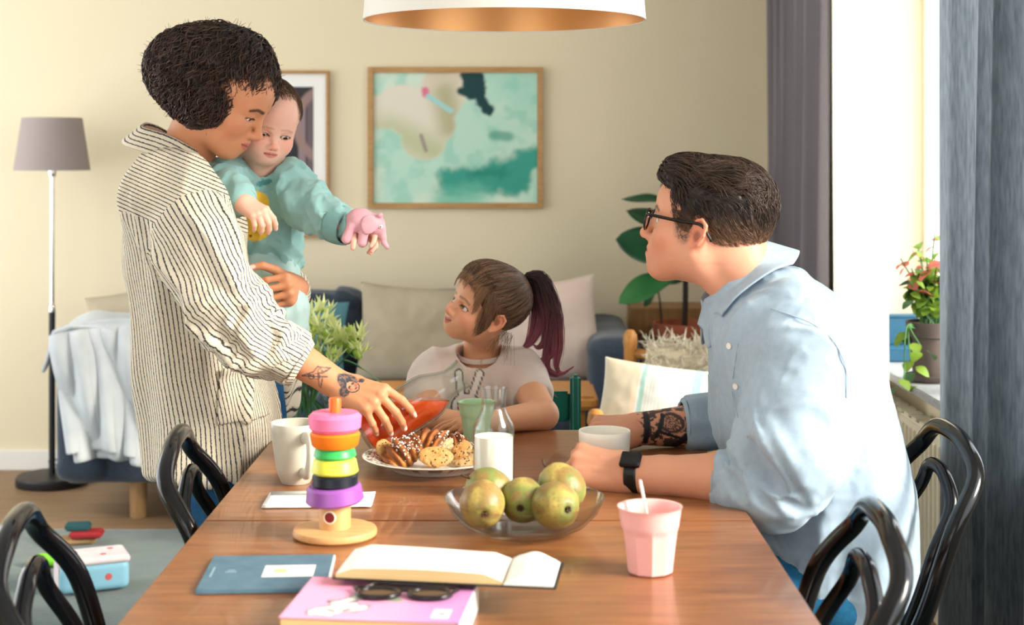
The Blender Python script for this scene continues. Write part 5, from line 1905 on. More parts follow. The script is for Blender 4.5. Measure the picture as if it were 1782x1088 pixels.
class Hand:
    """x along the fingers, z out of the back of the hand; thumb on +y for a right hand (side=1)"""

    def __init__(s, wrist, fdir, back, side=1, sc=1.0, curl=None, thumb=None, spread=None, slim=1.0):
        z = nrm(np.asarray(back, float) - nrm(fdir) * np.dot(back, nrm(fdir)))
        x = nrm(fdir)
        y = np.cross(z, x)
        s.R = np.stack([x, y, z], 1)
        s.t, s.sc, s.side, s.slim = np.asarray(wrist, float), sc, side, slim
        s.curl = curl or [(20, 25, 15)] * 4
        s.spread = spread or (8, 2, -4, -11)
        s.thumb = thumb or dict(out=40, down=25, bend=(20, 20))
        s.nails, s.tips, s.knuck = [], [], []

    def w(s, p):
        p = np.asarray(p, float) * arr(1, s.side, 1)
        return s.R @ (p * s.sc) + s.t

    def build(s, S):
        f, sl = s.side, s.slim
        S.frame(s.R, s.t, s.sc)

        def m(p):
            return np.asarray(p, float) * arr(1, f, 1)
        # palm
        S.cap(m((-0.045, 0, 0)), m((0.0, 0, 0)), 0.0235 * sl, 0.0225 * sl, k=0.02)
        kn = [(0.088, 0.030, 0.004), (0.092, 0.0095, 0.0065), (0.087, -0.011, 0.005), (0.078, -0.0295, 0.001)]
        for i, q in enumerate(kn):
            S.cap(m((0.005, 0.014 - 0.010 * i, 0.0)), m(q), 0.0145 * sl, 0.0100 * sl, k=0.018)
        S.ell(m((0.035, 0.018, -0.010)), (0.034, 0.017, 0.014), k=0.018)
        S.ell(m((0.038, -0.020, -0.009)), (0.036, 0.014, 0.013), k=0.018)
        S.bx(m((0.048, 0.0, -0.001)), (0.040, 0.030, 0.0105), rd=0.010, k=0.014)
        ln = [(0.043, 0.026, 0.022), (0.047, 0.030, 0.023), (0.043, 0.028, 0.022), (0.034, 0.021, 0.020)]
        rd = [(0.0098, 0.0086, 0.0078, 0.0064), (0.0100, 0.0088, 0.0080, 0.0066), (0.0096, 0.0083, 0.0075, 0.0062), (0.0086, 0.0074, 0.0067, 0.0056)]
        for i, q in enumerate(kn):
            p = np.array(q, float)
            a = math.radians(s.spread[i])
            pts, tot = [p], 0.0
            for j in range(3):
                tot += math.radians(s.curl[i][j])
                d = arr(math.cos(tot) * math.cos(a), math.cos(tot) * math.sin(a), -math.sin(tot))
                p = p + d * ln[i][j]
                pts.append(p)
            r = [x * sl for x in rd[i]]
            pts_m = [m(x) for x in pts]
            S.cap(pts_m[0], pts_m[1], r[0], r[1], k=0.0055)
            if s.curl[i][0] > 40:
                S.ell(m(np.array(q) + arr(0.002, 0, 0.0045)), (0.0088 * sl, 0.0072 * sl, 0.0072 * sl), k=0.005)
                S.cap(m((0.03, 0.010 - 0.007 * i, 0.012)), m(np.array(q) + arr(-0.004, 0, 0.0075)), 0.002, 0.0032, k=0.006)
            S.cap(pts_m[1], pts_m[2], r[1] * 1.03, r[2], k=0.003)
            S.cap(pts_m[2], pts_m[3], r[2], r[3], k=0.003)
            s.tips.append(s.w(pts[3]))
            s.knuck.append(s.w(pts[0]))
            up_ = nrm(arr(math.sin(tot) * math.cos(a), math.sin(tot) * math.sin(a), math.cos(tot)))
            s.nails.append((s.w(pts[3] - d * 0.003 + up_ * r[3] * 0.95), s.R @ (d * arr(1, f, 1)), s.R @ (up_ * arr(1, f, 1)), 0.0078 * s.sc))
        th = s.thumb
        o, dn = math.radians(th['out']), math.radians(th['down'])
        b = np.array(th.get('base', (0.016, 0.022, -0.008)))
        d = arr(math.cos(o) * math.cos(dn), math.sin(o) * math.cos(dn), -math.sin(dn))
        side_ax = nrm(np.cross(d, arr(0, 0, 1)))
        bend_ax = nrm(arr(0, 0, 1) * math.cos(math.radians(th.get('tw', 50))) + side_ax * math.sin(math.radians(th.get('tw', 50))))
        p = b
        pts = [p, p + d * 0.043]
        for j, l in enumerate((0.034, 0.027)):
            an = -math.radians(th['bend'][j])
            d = d * math.cos(an) + np.cross(bend_ax, d) * math.sin(an) + bend_ax * np.dot(bend_ax, d) * (1 - math.cos(an))
            pts.append(pts[-1] + d * l)
        r = [0.0165 * sl, 0.0118 * sl, 0.0102 * sl, 0.0080 * sl]
        for j in range(3):
            S.cap(m(pts[j]), m(pts[j + 1]), r[j], r[j + 1], k=0.014 if j == 0 else 0.003)
        upv = nrm(np.cross(np.cross(d, arr(0, 0, 1)), d)) if abs(d[2]) < 0.95 else arr(1, 0, 0)
        s.nails.append((s.w(pts[3] - d * 0.002 + upv * r[3] * 0.9), s.R @ (d * arr(1, f, 1)), s.R @ (upv * arr(1, f, 1)), 0.009 * s.sc))
        s.tips.append(s.w(pts[3]))
        S.frame()

    def paint(s, V, col, tip=(224, 140, 116), nail=(238, 190, 174), knuckle=(206, 126, 98), amt=0.5):
        for t in s.tips:
            col = mixc(col, C(*tip), amt * ellmask(V, t, (0.014 * s.sc,) * 3, soft=0.6))
        for kx in s.knuck:
            col = mixc(col, C(*knuckle), amt * 0.5 * ellmask(V, kx, (0.012 * s.sc,) * 3, soft=0.6))
        for (c, d, u, r) in s.nails:
            sd_ = np.cross(u, d)
            Rn = np.stack([d, sd_, u], 1)
            col = mixc(col, C(*nail), ellmask(V, c, (r, r * 0.62, r * 0.5), Rn, soft=0.15))
        return col


def finish(name, S, h, base, parent, painters=(), lo=None, hi=None, noise=0.02, mtl=None, fold=None, rl=1):
    V, Q = S.mesh(h, lo, hi)
    if rl:
        V = relax(V, Q, rl, 0.4)
    col = np.ones((len(V), 3)) * np.array(C(*base)[:3])
    col = col * (1 + noise * (fbm(V * 60, 3)[:, None] - 0.5) * 2)
    for p in painters:
        col = p(V, col)
    return V, Q, col


def drape(V, Q, amp, freq, seed=1, stretch=(1, 1, 1), R=None, sharp=1.0, mask=None):
    """creases: ridged noise pushed along the normals"""
    N = vnormals(V, Q)
    X = V if R is None else V @ R
    X = X * np.asarray(stretch) * freq
    wv = X + 0.6 * (np.stack([vnoise(X * 0.7, seed + 11), vnoise(X * 0.7, seed + 12), vnoise(X * 0.7, seed + 13)], 1) - 0.5) * 2
    n = fbm(wv, seed, 2)
    rdg = 1 - np.abs(n - 0.5) * 4
    rdg = np.clip(rdg, 0, 1) ** (1.6 * sharp)
    d = amp * (0.9 * rdg - 0.25 + 1.0 * (n - 0.5))
    if mask is not None:
        d = d * mask
    return V + N * d[:, None]


def hull_strands(field, roots, flow, n, step, depth, wave=0.0, freq=60.0, seed=1, relaxk=1.0, phase=None):
    """march strands over a hair volume: follow flow(p) projected on the surface, stay at the given depth"""
    Pn = roots.copy()
    out = [Pn.copy()]
    e = 0.002
    S_ = len(Pn)

    def grad(p):
        g = np.stack([field(p + arr(e, 0, 0)) - field(p - arr(e, 0, 0)), field(p + arr(0, e, 0)) - field(p - arr(0, e, 0)), field(p + arr(0, 0, e)) - field(p - arr(0, 0, e))], 1)
        return g / (np.linalg.norm(g, axis=1)[:, None] + 1e-9)
    st = np.asarray(step).reshape(-1, 1) if not np.isscalar(step) else step
    ph = nrs.rand(S_, 1) * 6.28 if phase is None else phase + nrs.rand(S_, 1) * 0.9
    for i in range(n - 1):
        g = grad(Pn)
        f = flow(Pn, i / (n - 1))
        f = f - g * (f * g).sum(1)[:, None] * relaxk
        f = f / (np.linalg.norm(f, axis=1)[:, None] + 1e-9)
        sd = np.cross(f, g)
        Pn = Pn + f * st
        d = field(Pn)
        g = grad(Pn)
        tgt = depth * (1 if np.isscalar(depth) else 1)
        Pn = Pn - g * np.clip(d - tgt, -0.01, 0.01)[:, None] * relaxk
        q = Pn.copy()
        if wave > 0:
            w_ = wave * min(1.0, i / 3.0)
            q = q + sd * w_ * np.sin(ph + i * freq) + g * w_ * 0.8 * np.cos(ph * 1.3 + i * freq * 0.9)
        out.append(q)
    return np.stack(out, 1)


# ================================================================== people
def put(R, local, target, sc):
    """head origin so that a local point lands on a room point"""
    return np.asarray(target) - R @ (np.asarray(local, float) * sc)


def skinpart(S, h, base, painters, lo=None, hi=None, noise=0.03, rl=1):
    return finish('s', S, h, base, None, painters, lo, hi, noise, rl=rl)


def cyl(S, a, b, ra, rb, k=0.01):
    S.cap(a, b, ra, rb, k)


def hairmesh(name, S, h, colfn, parent, bumpamp=0.004, freq=90, stretch=(1, 1, 1)):
    V, Q = S.mesh(h)
    N = vnormals(V, Q)
    V = V + N * ((fbm(V * freq * np.asarray(stretch), 4) - 0.5) * 2 * bumpamp)[:, None]
    o = link(name, npmesh(name, V, Q, colfn(V)), m_hair, None)
    return keepworld(o, parent), V, Q, N


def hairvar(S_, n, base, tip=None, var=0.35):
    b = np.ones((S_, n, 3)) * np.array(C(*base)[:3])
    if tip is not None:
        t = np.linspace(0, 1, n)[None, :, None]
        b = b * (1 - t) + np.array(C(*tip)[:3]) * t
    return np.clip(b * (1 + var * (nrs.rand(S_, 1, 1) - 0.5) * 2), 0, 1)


m_stripe = None


def stripe_mat():
    m = bpy.data.materials.new('shirt_stripe')
    m.use_nodes = True
    nt = m.node_tree
    b = nt.nodes['Principled BSDF']
    at = nt.nodes.new('ShaderNodeAttribute')
    at.attribute_name = 'stripe'
    tc = nt.nodes.new('ShaderNodeTexCoord')
    nz = nt.nodes.new('ShaderNodeTexNoise')
    nz.inputs['Scale'].default_value = 300
    nt.links.new(tc.outputs['Object'], nz.inputs['Vector'])
    ml = nt.nodes.new('ShaderNodeMath')
    ml.operation = 'MULTIPLY_ADD'
    ml.inputs[1].default_value = 0.0030
    nt.links.new(nz.outputs['Fac'], ml.inputs[0])
    nt.links.new(at.outputs['Fac'], ml.inputs[2])
    pp = nt.nodes.new('ShaderNodeMath')
    pp.operation = 'PINGPONG'
    pp.inputs[1].default_value = 0.0041
    nt.links.new(ml.outputs[0], pp.inputs[0])
    dv = nt.nodes.new('ShaderNodeMath')
    dv.operation = 'DIVIDE'
    dv.inputs[1].default_value = 0.0041
    nt.links.new(pp.outputs[0], dv.inputs[0])
    r = nt.nodes.new('ShaderNodeValToRGB')
    e = r.color_ramp.elements
    e[0].position, e[0].color = 0.14, C(62, 60, 64)
    e[1].position, e[1].color = 0.36, C(220, 210, 190)
    nt.links.new(dv.outputs[0], r.inputs['Fac'])
    nt.links.new(r.outputs['Color'], b.inputs['Base Color'])
    b.inputs['Roughness'].default_value = 0.9
    b.inputs['Specular IOR Level'].default_value = 0.1
    bp = nt.nodes.new('ShaderNodeBump')
    bp.inputs['Strength'].default_value = 0.25
    bp.inputs['Distance'].default_value = 0.002
    nt.links.new(nz.outputs['Fac'], bp.inputs['Height'])
    nt.links.new(bp.outputs['Normal'], b.inputs['Normal'])
    return m


m_stripe = stripe_mat()
m_denim = mat('denim', C(46, 92, 132), rough=0.9, spec=0.1, var=C(36, 76, 114), vscale=60, bump=0.3, bscale=600)
m_shoe = mat('shoe_dark', C(44, 42, 44), rough=0.6)


def band(o, ax, e1, r_fn, h_fn, ea=1.0, eb=1.0):
    ax = nrm(ax)
    e1 = nrm(np.asarray(e1, float) - ax * np.dot(e1, ax))
    e2 = np.cross(ax, e1)

    def fn(u, v):
        ph = 2 * math.pi * u
        r, hh = r_fn(ph, v), h_fn(ph, v)
        return np.asarray(o) + ax * hh[..., None] + e1 * (np.cos(ph) * r * ea)[..., None] + e2 * (np.sin(ph) * r * eb)[..., None]
    return fn


def jeans(name, S, parent, mtl, amp=0.006, h=0.009):
    V, Q = S.mesh(h)
    V = drape(V, Q, amp, 16, 7, (1, 1, 0.6))
    return keepworld(link(name, npmesh(name, V, Q), mtl, None), parent)


# ------------------------------------------------------------------ the mother
def woman():
    root = empty('person', (-0.64, 3.18, 0), label='standing woman in a long striped shirt pouring juice with a baby on her arm', cat='person')
    R = head_frame(-9, 31, 4)
    sc = 0.965
    t = put(R, (0.106, 0, -0.028), P(449, 237, 3.13), sc)
    H = Head(R, t, sc, 'woman', eye_open=0.24, gaze=(-4, 14), smile=0.55, nose=0.9, jaw=0.95)
    S = Sculpt()
    H.build(S)
    nb_ = P(318, 292, 3.19)
    S.chain([H.w((-0.028, 0, -0.045)), P(338, 238, 3.18), nb_], [0.052, 0.050, 0.060], k=0.03)
    skin = (206, 142, 104)

    def pf(V, col):
        col = H.paint(V, col, lips=(188, 96, 92), brow=(44, 28, 22), blush=(214, 132, 98), ear=(196, 116, 86), bs=0.35)
        return col
    parts = [skinpart(S, 0.0025, skin, [pf])]
    # right arm and hand
    el, wr = P(402, 552, 2.90), P(598, 675, 2.905)
    A = Sculpt()
    A.chain([el, el + (wr - el) * 0.35, wr], [0.042, 0.040, 0.0265], k=0.01)
    hd = Hand(wr, P(664, 700, 2.86) - wr, (-0.10, -0.72, 0.68), 1, 0.93, curl=[(34, 26, 14), (46, 30, 16), (52, 32, 16), (58, 30, 16)], spread=(2, -9, -19, -30), thumb=dict(out=30, down=60, bend=(10, 20)), slim=0.96)
    hd.build(A)

    def tattoo(V, col):
        col = hd.paint(V, col, tip=(216, 140, 112), nail=(244, 214, 204), knuckle=(190, 116, 84))
        ink = C(58, 62, 70)
        L = (V - hd.t) @ hd.R / hd.sc                # hand frame
        back = sstep(0.15, 0.45, (L[:, 2] + 0.01) / 0.02)
        u, v = L[:, 0] - 0.026, L[:, 1] - 0.000        # face of a woman on the back of the hand
        n = fbm(V * 260, 8)
        hairm = np.minimum(np.hypot((u + 0.010) / 1.0, (v - 0.004)) - 0.019, np.hypot(u + 0.004, v + 0.018) - 0.011) + (n - 0.5) * 0.008
        hairm = np.minimum(hairm, np.hypot(u - 0.012, v - 0.021) - 0.007 + (n - 0.5) * 0.006)
        col = mixc(col, ink, back * (1 - sstep(-0.001, 0.002, hairm)) * (0.72 + 0.28 * (n > 0.5)))
        fc = np.hypot((u - 0.006) / 0.0145, (v + 0.0015) / 0.0125)
        col = mixc(col, C(204, 144, 110), back * (1 - sstep(0.92, 1.05, fc)))
        col = mixc(col, ink, back * (np.abs(fc - 1.0) < 0.09))
        col = mixc(col, C(190, 76, 66), back * 0.7 * (1 - sstep(0.4, 1.1, np.hypot((u - 0.009) / 0.005, (v - 0.005) / 0.005))))
        col = mixc(col, C(190, 76, 66), back * 0.7 * (1 - sstep(0.4, 1.1, np.hypot((u - 0.006) / 0.005, (v + 0.009) / 0.004))))
        for (eu, ev) in ((0.002, 0.005), (0.001, -0.006)):
            col = mixc(col, ink, back * (1 - sstep(0.8, 1.2, np.hypot((u - eu) / 0.0022, (v - ev) / 0.0044))))
        col = mixc(col, C(92, 34, 36), back * (1 - sstep(0.8, 1.2, np.hypot((u - 0.014) / 0.0018, (v + 0.001) / 0.0040))))
        # small marks on the fingers
        for i, kx in enumerate(hd.knuck):
            tipv = hd.tips[i] - kx
            for q, rr_ in ((0.34, 0.0045), (0.62, 0.0036)):
                c = kx + tipv * q
                dd = np.linalg.norm(V - c, axis=1)
                col = mixc(col, ink, 0.75 * ((n > 0.52) if not (i == 2 and q < 0.5) else 1.0) * (1 - sstep(rr_ * 2.0, rr_ * 2.6, dd)) * ((V - c) @ hd.R[:, 2] > 0.002))
        # moth on the forearm
        ax = nrm(wr - el)
        nv = nrm(np.cross(ax, arr(0.1, 1.0, -0.1)))     # across the forearm as seen
        c0 = wr - ax * 0.060
        a, b = (V - c0) @ ax, (V - c0) @ (-nv if nv[2] < 0 else nv)
        front = V[:, 1] < c0[1] + 0.002
        for (pa, pb) in (((-0.020, -0.018), (0.022, 0.006)), ((-0.004, 0.012), (0.018, 0.022)), ((0.018, -0.018), (0.004, 0.002)), ((-0.02, -0.018), (-0.006, 0.0)), ((-0.006, 0.0), (-0.004, 0.014)), ((0.022, -0.019), (0.016, -0.002)), ((0.018, 0.022), (0.010, 0.006)), ((-0.012, -0.010), (0.0, -0.008)), ((0.010, 0.010), (0.016, 0.016))):
            d = seg2(a, b, pa, pb)
            col = mixc(col, ink, front * 0.8 * (1 - sstep(0.0009, 0.0019, d)))
        for (ca, cb, r_) in ((0.004, -0.004, 0.006), (-0.004, -0.010, 0.005), (0.004, 0.008, 0.004)):
            col = mixc(col, ink, front * 0.7 * (np.abs(np.hypot(a - ca, b - cb) - r_) < 0.0011))
        return col
    parts.append(skinpart(A, 0.0018, skin, [tattoo]))
    # left hand round the baby
    B = Sculpt()
    lw = P(514, 502, 3.205)
    hl = Hand(lw, arr(-0.10, -1.0, 0.05), (1.0, -0.12, 0.22), -1, 0.90, curl=[(66, 24, 12), (68, 24, 12), (70, 24, 12), (72, 24, 12)], spread=(4, 0, -4, -8), thumb=dict(out=55, down=30, bend=(20, 30)), slim=0.95)
    le = P(440, 520, 3.46)
    B.cap(le, lw, 0.042, 0.026, k=0.01)
    hl.build(B)
    parts.append(skinpart(B, 0.0026, skin, [lambda V, c: hl.paint(V, c, nail=(240, 206, 196))]))
    # trunk below the clothes
    Cc = Sculpt()
    Cc.loft([(0.80, -0.62, 3.18, 0.09, 0.15), (1.05, -0.68, 3.18, 0.09, 0.13), (1.22, -0.70, 3.18, 0.085, 0.14), (1.30, -0.705, 3.19, 0.05, 0.07)], k=0.02)
    Cc.chain([P(305, 350, 3.03), el], [0.045, 0.040], k=0.02)
    Cc.chain([P(330, 350, 3.34), le], [0.045, 0.040], k=0.02)
    parts.append(skinpart(Cc, 0.012, skin, []))
    V, Q, col = merge(parts)
    keepworld(link('body', npmesh('body', V, Q, col), m_skin, None), root)
    H.eyes(root, (52, 32, 22))

    # shirt
    S = Sculpt()
    rows = [(1.340, -0.728, 3.19, 0.062, 0.075), (1.301, -0.716, 3.19, 0.090, 0.150), (1.246, -0.706, 3.19, 0.108, 0.195), (1.179, -0.700, 3.19, 0.122, 0.20), (1.093, -0.692, 3.18, 0.130, 0.185),
            (0.983, -0.678, 3.18, 0.130, 0.178), (0.885, -0.664, 3.18, 0.131, 0.182), (0.787, -0.643, 3.18, 0.137, 0.19), (0.700, -0.638, 3.18, 0.133, 0.197), (0.672, -0.638, 3.18, 0.132, 0.198)]
    S.loft(rows, k=0.0, rd=0.012)
    sl = [P(305, 345, 3.02), P(350, 425, 2.955), P(400, 535, 2.905), P(445, 588, 2.90), P(482, 610, 2.902)]
    S.chain(sl, [0.090, 0.082, 0.074, 0.064, 0.050], k=0.06)
    ls = [P(335, 345, 3.36), P(385, 430, 3.45), P(450, 505, 3.44), P(500, 512, 3.36)]
    S.chain(ls, [0.085, 0.074, 0.060, 0.050], k=0.05)
    S.ell(P(497, 668, 3.40), (0.022, 0.05, 0.085), k=0.01)
    S.ell(P(470, 640, 3.36), (0.06, 0.05, 0.10), k=0.02)
    S.cap(nb_ + arr(0.02, 0, -0.02), H.w((-0.02, 0, -0.07)), 0.060, 0.056, k=0.004, sub=True)
    V, Q = S.mesh(0.0052)
    axs = np.array(sl)
    tor = np.array(sorted(rows))

    def polyd(X, pts):
        best, tpar = np.full(len(X), 9.0), np.zeros(len(X))
        acc = 0.0
        for i in range(len(pts) - 1):
            ba = pts[i + 1] - pts[i]
            L_ = np.linalg.norm(ba)
            tt_ = np.clip(((X - pts[i]) @ ba) / (L_ * L_), 0, 1)
            d = np.linalg.norm(X - pts[i] - tt_[:, None] * ba, axis=1)
            m = d < best
            best[m] = d[m]
            tpar[m] = acc + tt_[m] * L_
            acc += L_
        return best, tpar
    ds, ts = polyd(V, axs)
    sleeve_w = (1 - sstep(0.09, 0.12, ds)) * sstep(0.05, 0.12, ts)
    V = drape(V, Q, 0.024, 7.5, 3, (1.5, 1.5, 0.30), mask=1 - sleeve_w)
    ax0 = nrm(sl[3] - sl[1])
    Rs = frame_from(ax0, arr(0, 0, 1))
    V = drape(V, Q, 0.020, 12, 9, (0.45, 1.3, 1.3), R=Rs, mask=sleeve_w)
    V = drape(V, Q, 0.013, 22, 15, (1.4, 0.8, 0.8), R=Rs, mask=sleeve_w * sstep(0.20, 0.30, ts))
    V = relax(V, Q, 1, 0.4)
    # stripe coordinate per face corner
    fc = V[Q].mean(1)
    ds, ts = polyd(fc, axs)
    dl, tl = polyd(fc, np.array(ls))
    is_sl = (ds < 0.105) & (ts > 0.075)
    is_ll = (dl < 0.10) & (tl > 0.09) & ~is_sl
    yoke = (fc[:, 2] + 0.25 * (fc[:, 0] + 0.70) > 1.205) & ~is_sl & ~is_ll
    X = V[Q]                                             # (n,4,3)

    def axis_coord(X, pts, rad):
        a = nrm(pts[-1] - pts[0])
        e1 = nrm(np.cross(a, arr(0, 1, 0)))
        e2 = np.cross(a, e1)
        # local axis: nearest point on the chain
        flat = X.reshape(-1, 3)
        best, near = np.full(len(flat), 9.0), np.zeros_like(flat)
        for i in range(len(pts) - 1):
            ba = pts[i + 1] - pts[i]
            tt_ = np.clip(((flat - pts[i]) @ ba) / np.dot(ba, ba), 0, 1)
            q = pts[i] + tt_[:, None] * ba
            d = np.linalg.norm(flat - q, axis=1)
            m = d < best
            best[m] = d[m]
            near[m] = q[m]
        r = flat - near
        return (np.arctan2(r @ e2, -(r @ e1)) * rad).reshape(X.shape[:2])
    cxz = np.interp(X[..., 2], tor[:, 0], tor[:, 1])
    ang = np.arctan2(X[..., 0] - cxz, -(X[..., 1] - 3.18))
    u_t = ang * 0.155
    u_t = np.where((ang.max(1) - ang.min(1) > 3.0)[:, None] & (ang < 0), u_t + 2 * math.pi * 0.155, u_t)
    u_y = X[..., 2] + 0.42 * X[..., 0] + 0.1 * X[..., 1]
    st = np.where(is_sl[:, None], axis_coord(X, sl, 0.068), np.where(is_ll[:, None], axis_coord(X, ls, 0.068), np.where(yoke[:, None], u_y, u_t)))
    sh = keepworld(link('shirt', npmesh('shirt', V, Q, None, st), m_stripe, None), root)
    # pocket: a second layer of cloth on the hip
    N = vnormals(V, Q)
    pc_ = P(408, 690, 2.99)
    loc = fc - pc_
    pk = (np.abs(loc[:, 0]) < 0.042 + 0.0 * loc[:, 0]) & (loc[:, 2] < 0.045 + 0.25 * (0.042 - np.abs(loc[:, 0]))) & (loc[:, 2] > -0.062) & (fc[:, 1] < 3.12) & (np.abs(fc[:, 0] - pc_[0]) < 0.05)
    used = np.unique(Q[pk])
    mp = np.full(len(V), -1)
    mp[used] = np.arange(len(used))
    Vp = V[used] + N[used] * 0.006
    top = sstep(0.02, 0.05, Vp[:, 2] - pc_[2])
    Vp = Vp + N[used] * (0.012 * top)[:, None]
    po = link('pocket', npmesh('pocket', Vp, mp[Q[pk]], None, st[pk]), m_stripe, None)
    md = po.modifiers.new('Solidify', 'SOLIDIFY')
    md.thickness = 0.004
    keepworld(po, root)
    # collar, folded over
    cax = nrm(arr(0.42, 0.0, 1.0))
    co_ = P(300, 262, 3.19)

    def rr_(ph, v):
        return 0.078 - 0.010 * np.cos(math.pi * np.clip(v, 0, 1)) * 0 + 0.020 * np.abs(v - 0.30) ** 1.0 * np.where(v > 0.30, 1.9, -0.2) + 0.002 * np.sin(5 * ph)

    def hh(ph, v):
        return np.where(v > 0.30, 0.030 - (v - 0.30) * 0.070, 0.005 + v * 0.083) + 0.004 * np.sin(3 * ph)
    keepworld(grid('collar', 90, 16, band(co_, cax, arr(1, 0, 0), rr_, hh, 1.0, 1.02), m_stripe, None, thick=0.004, stripe=lambda u, v: v * 0.062), root)
    # rolled cuff
    ca = nrm(P(525, 632, 2.904) - P(482, 608, 2.902))

    def cr(ph, v):
        return 0.0545 - 0.006 * (v > 0.93) - 0.004 * (v < 0.07) + 0.0035 * np.sin(3 * ph + 1 + 2 * v) + 0.0018 * np.sin(7 * ph)

    def ch(ph, v):
        return -0.008 + 0.066 * np.clip(v, 0, 0.95) + 0.004 * np.sin(2 * ph)
    keepworld(grid('cuff', 96, 18, band(P(476, 604, 2.902), ca, arr(0, 0, 1), cr, ch), m_stripe, None, thick=0.005, stripe=lambda u, v: u * 2 * math.pi * 0.0545), root)
    keepworld(grid('cuff', 96, 8, band(P(482, 608, 2.902), ca, arr(0, 0, 1), lambda ph, v: 0.0505 - 0.008 * v + 0.003 * np.sin(3 * ph), lambda ph, v: 0.046 + 0.012 * v), m_stripe, None, thick=0.004, stripe=lambda u, v: u * 2 * math.pi * 0.05), root)
    # trousers and shoes
    J = Sculpt()
    J.ell((-0.62, 3.20, 0.80), (0.070, 0.14, 0.12), k=0)
    J.chain([(-0.615, 3.11, 0.76), (-0.61, 3.10, 0.45), (-0.64, 3.09, 0.06)], [0.072, 0.062, 0.052], k=0.03)
    J.chain([(-0.605, 3.29, 0.76), (-0.60, 3.30, 0.45), (-0.63, 3.30, 0.06)], [0.090, 0.066, 0.052], k=0.03)
    J.cap((-0.560, 3.31, 0.86), (-0.553, 3.31, 0.72), 0.048, 0.050, k=0.03)
    jeans('jeans', J, root, m_denim)
    for yy in (3.09, 3.30):
        F = Sculpt()
        F.ell((-0.60, yy, 0.045), (0.115, 0.043, 0.04), k=0)
        F.ell((-0.65, yy, 0.06), (0.05, 0.04, 0.045), k=0.02)
        F.bx((-0.6, yy, -0.03), (0.2, 0.1, 0.046), rd=0.001, k=0.004, sub=True)
        V, Q = F.mesh(0.008)
        keepworld(link('shoe', npmesh('shoe', V, Q), m_shoe, None), root)
    # hair: short curly bob
    HS = Sculpt()
    HS.ell(P(358, 126, 3.17), (0.124, 0.118, 0.098), rot=rotm(0, 10, 0), k=0)
    HS.ell(P(408, 112, 3.16), (0.078, 0.095, 0.070), rot=rotm(0, 25, 0), k=0.05)
    HS.ell(P(372, 180, 3.16), (0.074, 0.110, 0.062), rot=rotm(0, 14, 0), k=0.04)
    HS.ell(P(440, 150, 3.15), (0.046, 0.078, 0.050), rot=rotm(0, 28, 0), k=0.03)
    # keep the face and neck free
    HS.frame(R, t, sc)
    HS.ell((0.112, -0.02, -0.070), (0.082, 0.16, 0.098), rot=rotm(0, -8, 0), k=0.012, sub=True)
    HS.ell((0.060, -0.02, -0.125), (0.10, 0.16, 0.070), k=0.012, sub=True)
    HS.frame()
    field = HS.field
    dark = (34, 26, 24)
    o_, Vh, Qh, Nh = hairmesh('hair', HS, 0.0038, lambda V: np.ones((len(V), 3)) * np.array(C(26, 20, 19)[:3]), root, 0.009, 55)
    ns, n = 3000, 20
    pick = nrs.randint(0, len(Vh), ns)
    roots = Vh[pick] - Nh[pick] * 0.004
    crown = P(420, 60, 3.17)

    def flow(p, tt_):
        d = p - crown
        d = d / (np.linalg.norm(d, axis=1)[:, None] + 1e-6)
        return d + arr(-0.35, 0, -0.55)
    pth = hull_strands(field, roots, flow, n, 0.0054 + 0.002 * nrs.rand(ns), 0.003, wave=0.0062, freq=1.0, relaxk=0.9, phase=fbm(roots * 34, 17, 2)[:, None] * 40)
    pth = pth + nrs.normal(size=(ns, 1, 3)) * 0.0012
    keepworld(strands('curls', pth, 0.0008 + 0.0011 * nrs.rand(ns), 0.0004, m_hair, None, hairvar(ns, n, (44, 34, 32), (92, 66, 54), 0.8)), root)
    # loose curls round the face and the outline
    m = np.where((field(Vh) < 0.004) & (((Vh - t) @ R)[:, 0] > 0.02))[0]
    pick = m[nrs.randint(0, len(m), 420)]
    roots = Vh[pick] - Nh[pick] * 0.002
    pth = hull_strands(field, roots, lambda p, tt_: np.tile(arr(0.12, -0.2, -0.9), (len(p), 1)), 16, 0.0030, 0.002, wave=0.0042, freq=1.15, relaxk=0.35)
    keepworld(strands('loose_curls', pth, np.full(420, 0.0008), 0.0003, m_hair, None, hairvar(420, 16, (40, 30, 28), (84, 58, 46), 0.4)), root)
    pick = nrs.randint(0, len(Vh), 700)
    roots = Vh[pick] - Nh[pick] * 0.003
    dirs = Nh[pick] * 0.5 + nrs.normal(size=(700, 3)) * 0.5
    pth = hull_strands(lambda p: np.zeros(len(p)), roots, lambda p, tt_: dirs, 10, 0.0024, 0.0, wave=0.003, freq=1.3, relaxk=0.0)
    keepworld(strands('flyaway_curls', pth, np.full(700, 0.0006), 0.0003, m_hair, None, hairvar(700, 10, (46, 34, 30), (90, 64, 52), 0.4)), root)
    return hd, hl


def seg2(a, b, p, q):
    ba = arr(q[0] - p[0], q[1] - p[1])
    X, Y_ = a - p[0], b - p[1]
    t = np.clip((X * ba[0] + Y_ * ba[1]) / np.dot(ba, ba), 0, 1)
    return np.hypot(X - t * ba[0], Y_ - t * ba[1])


hand_w, hand_wl = woman()


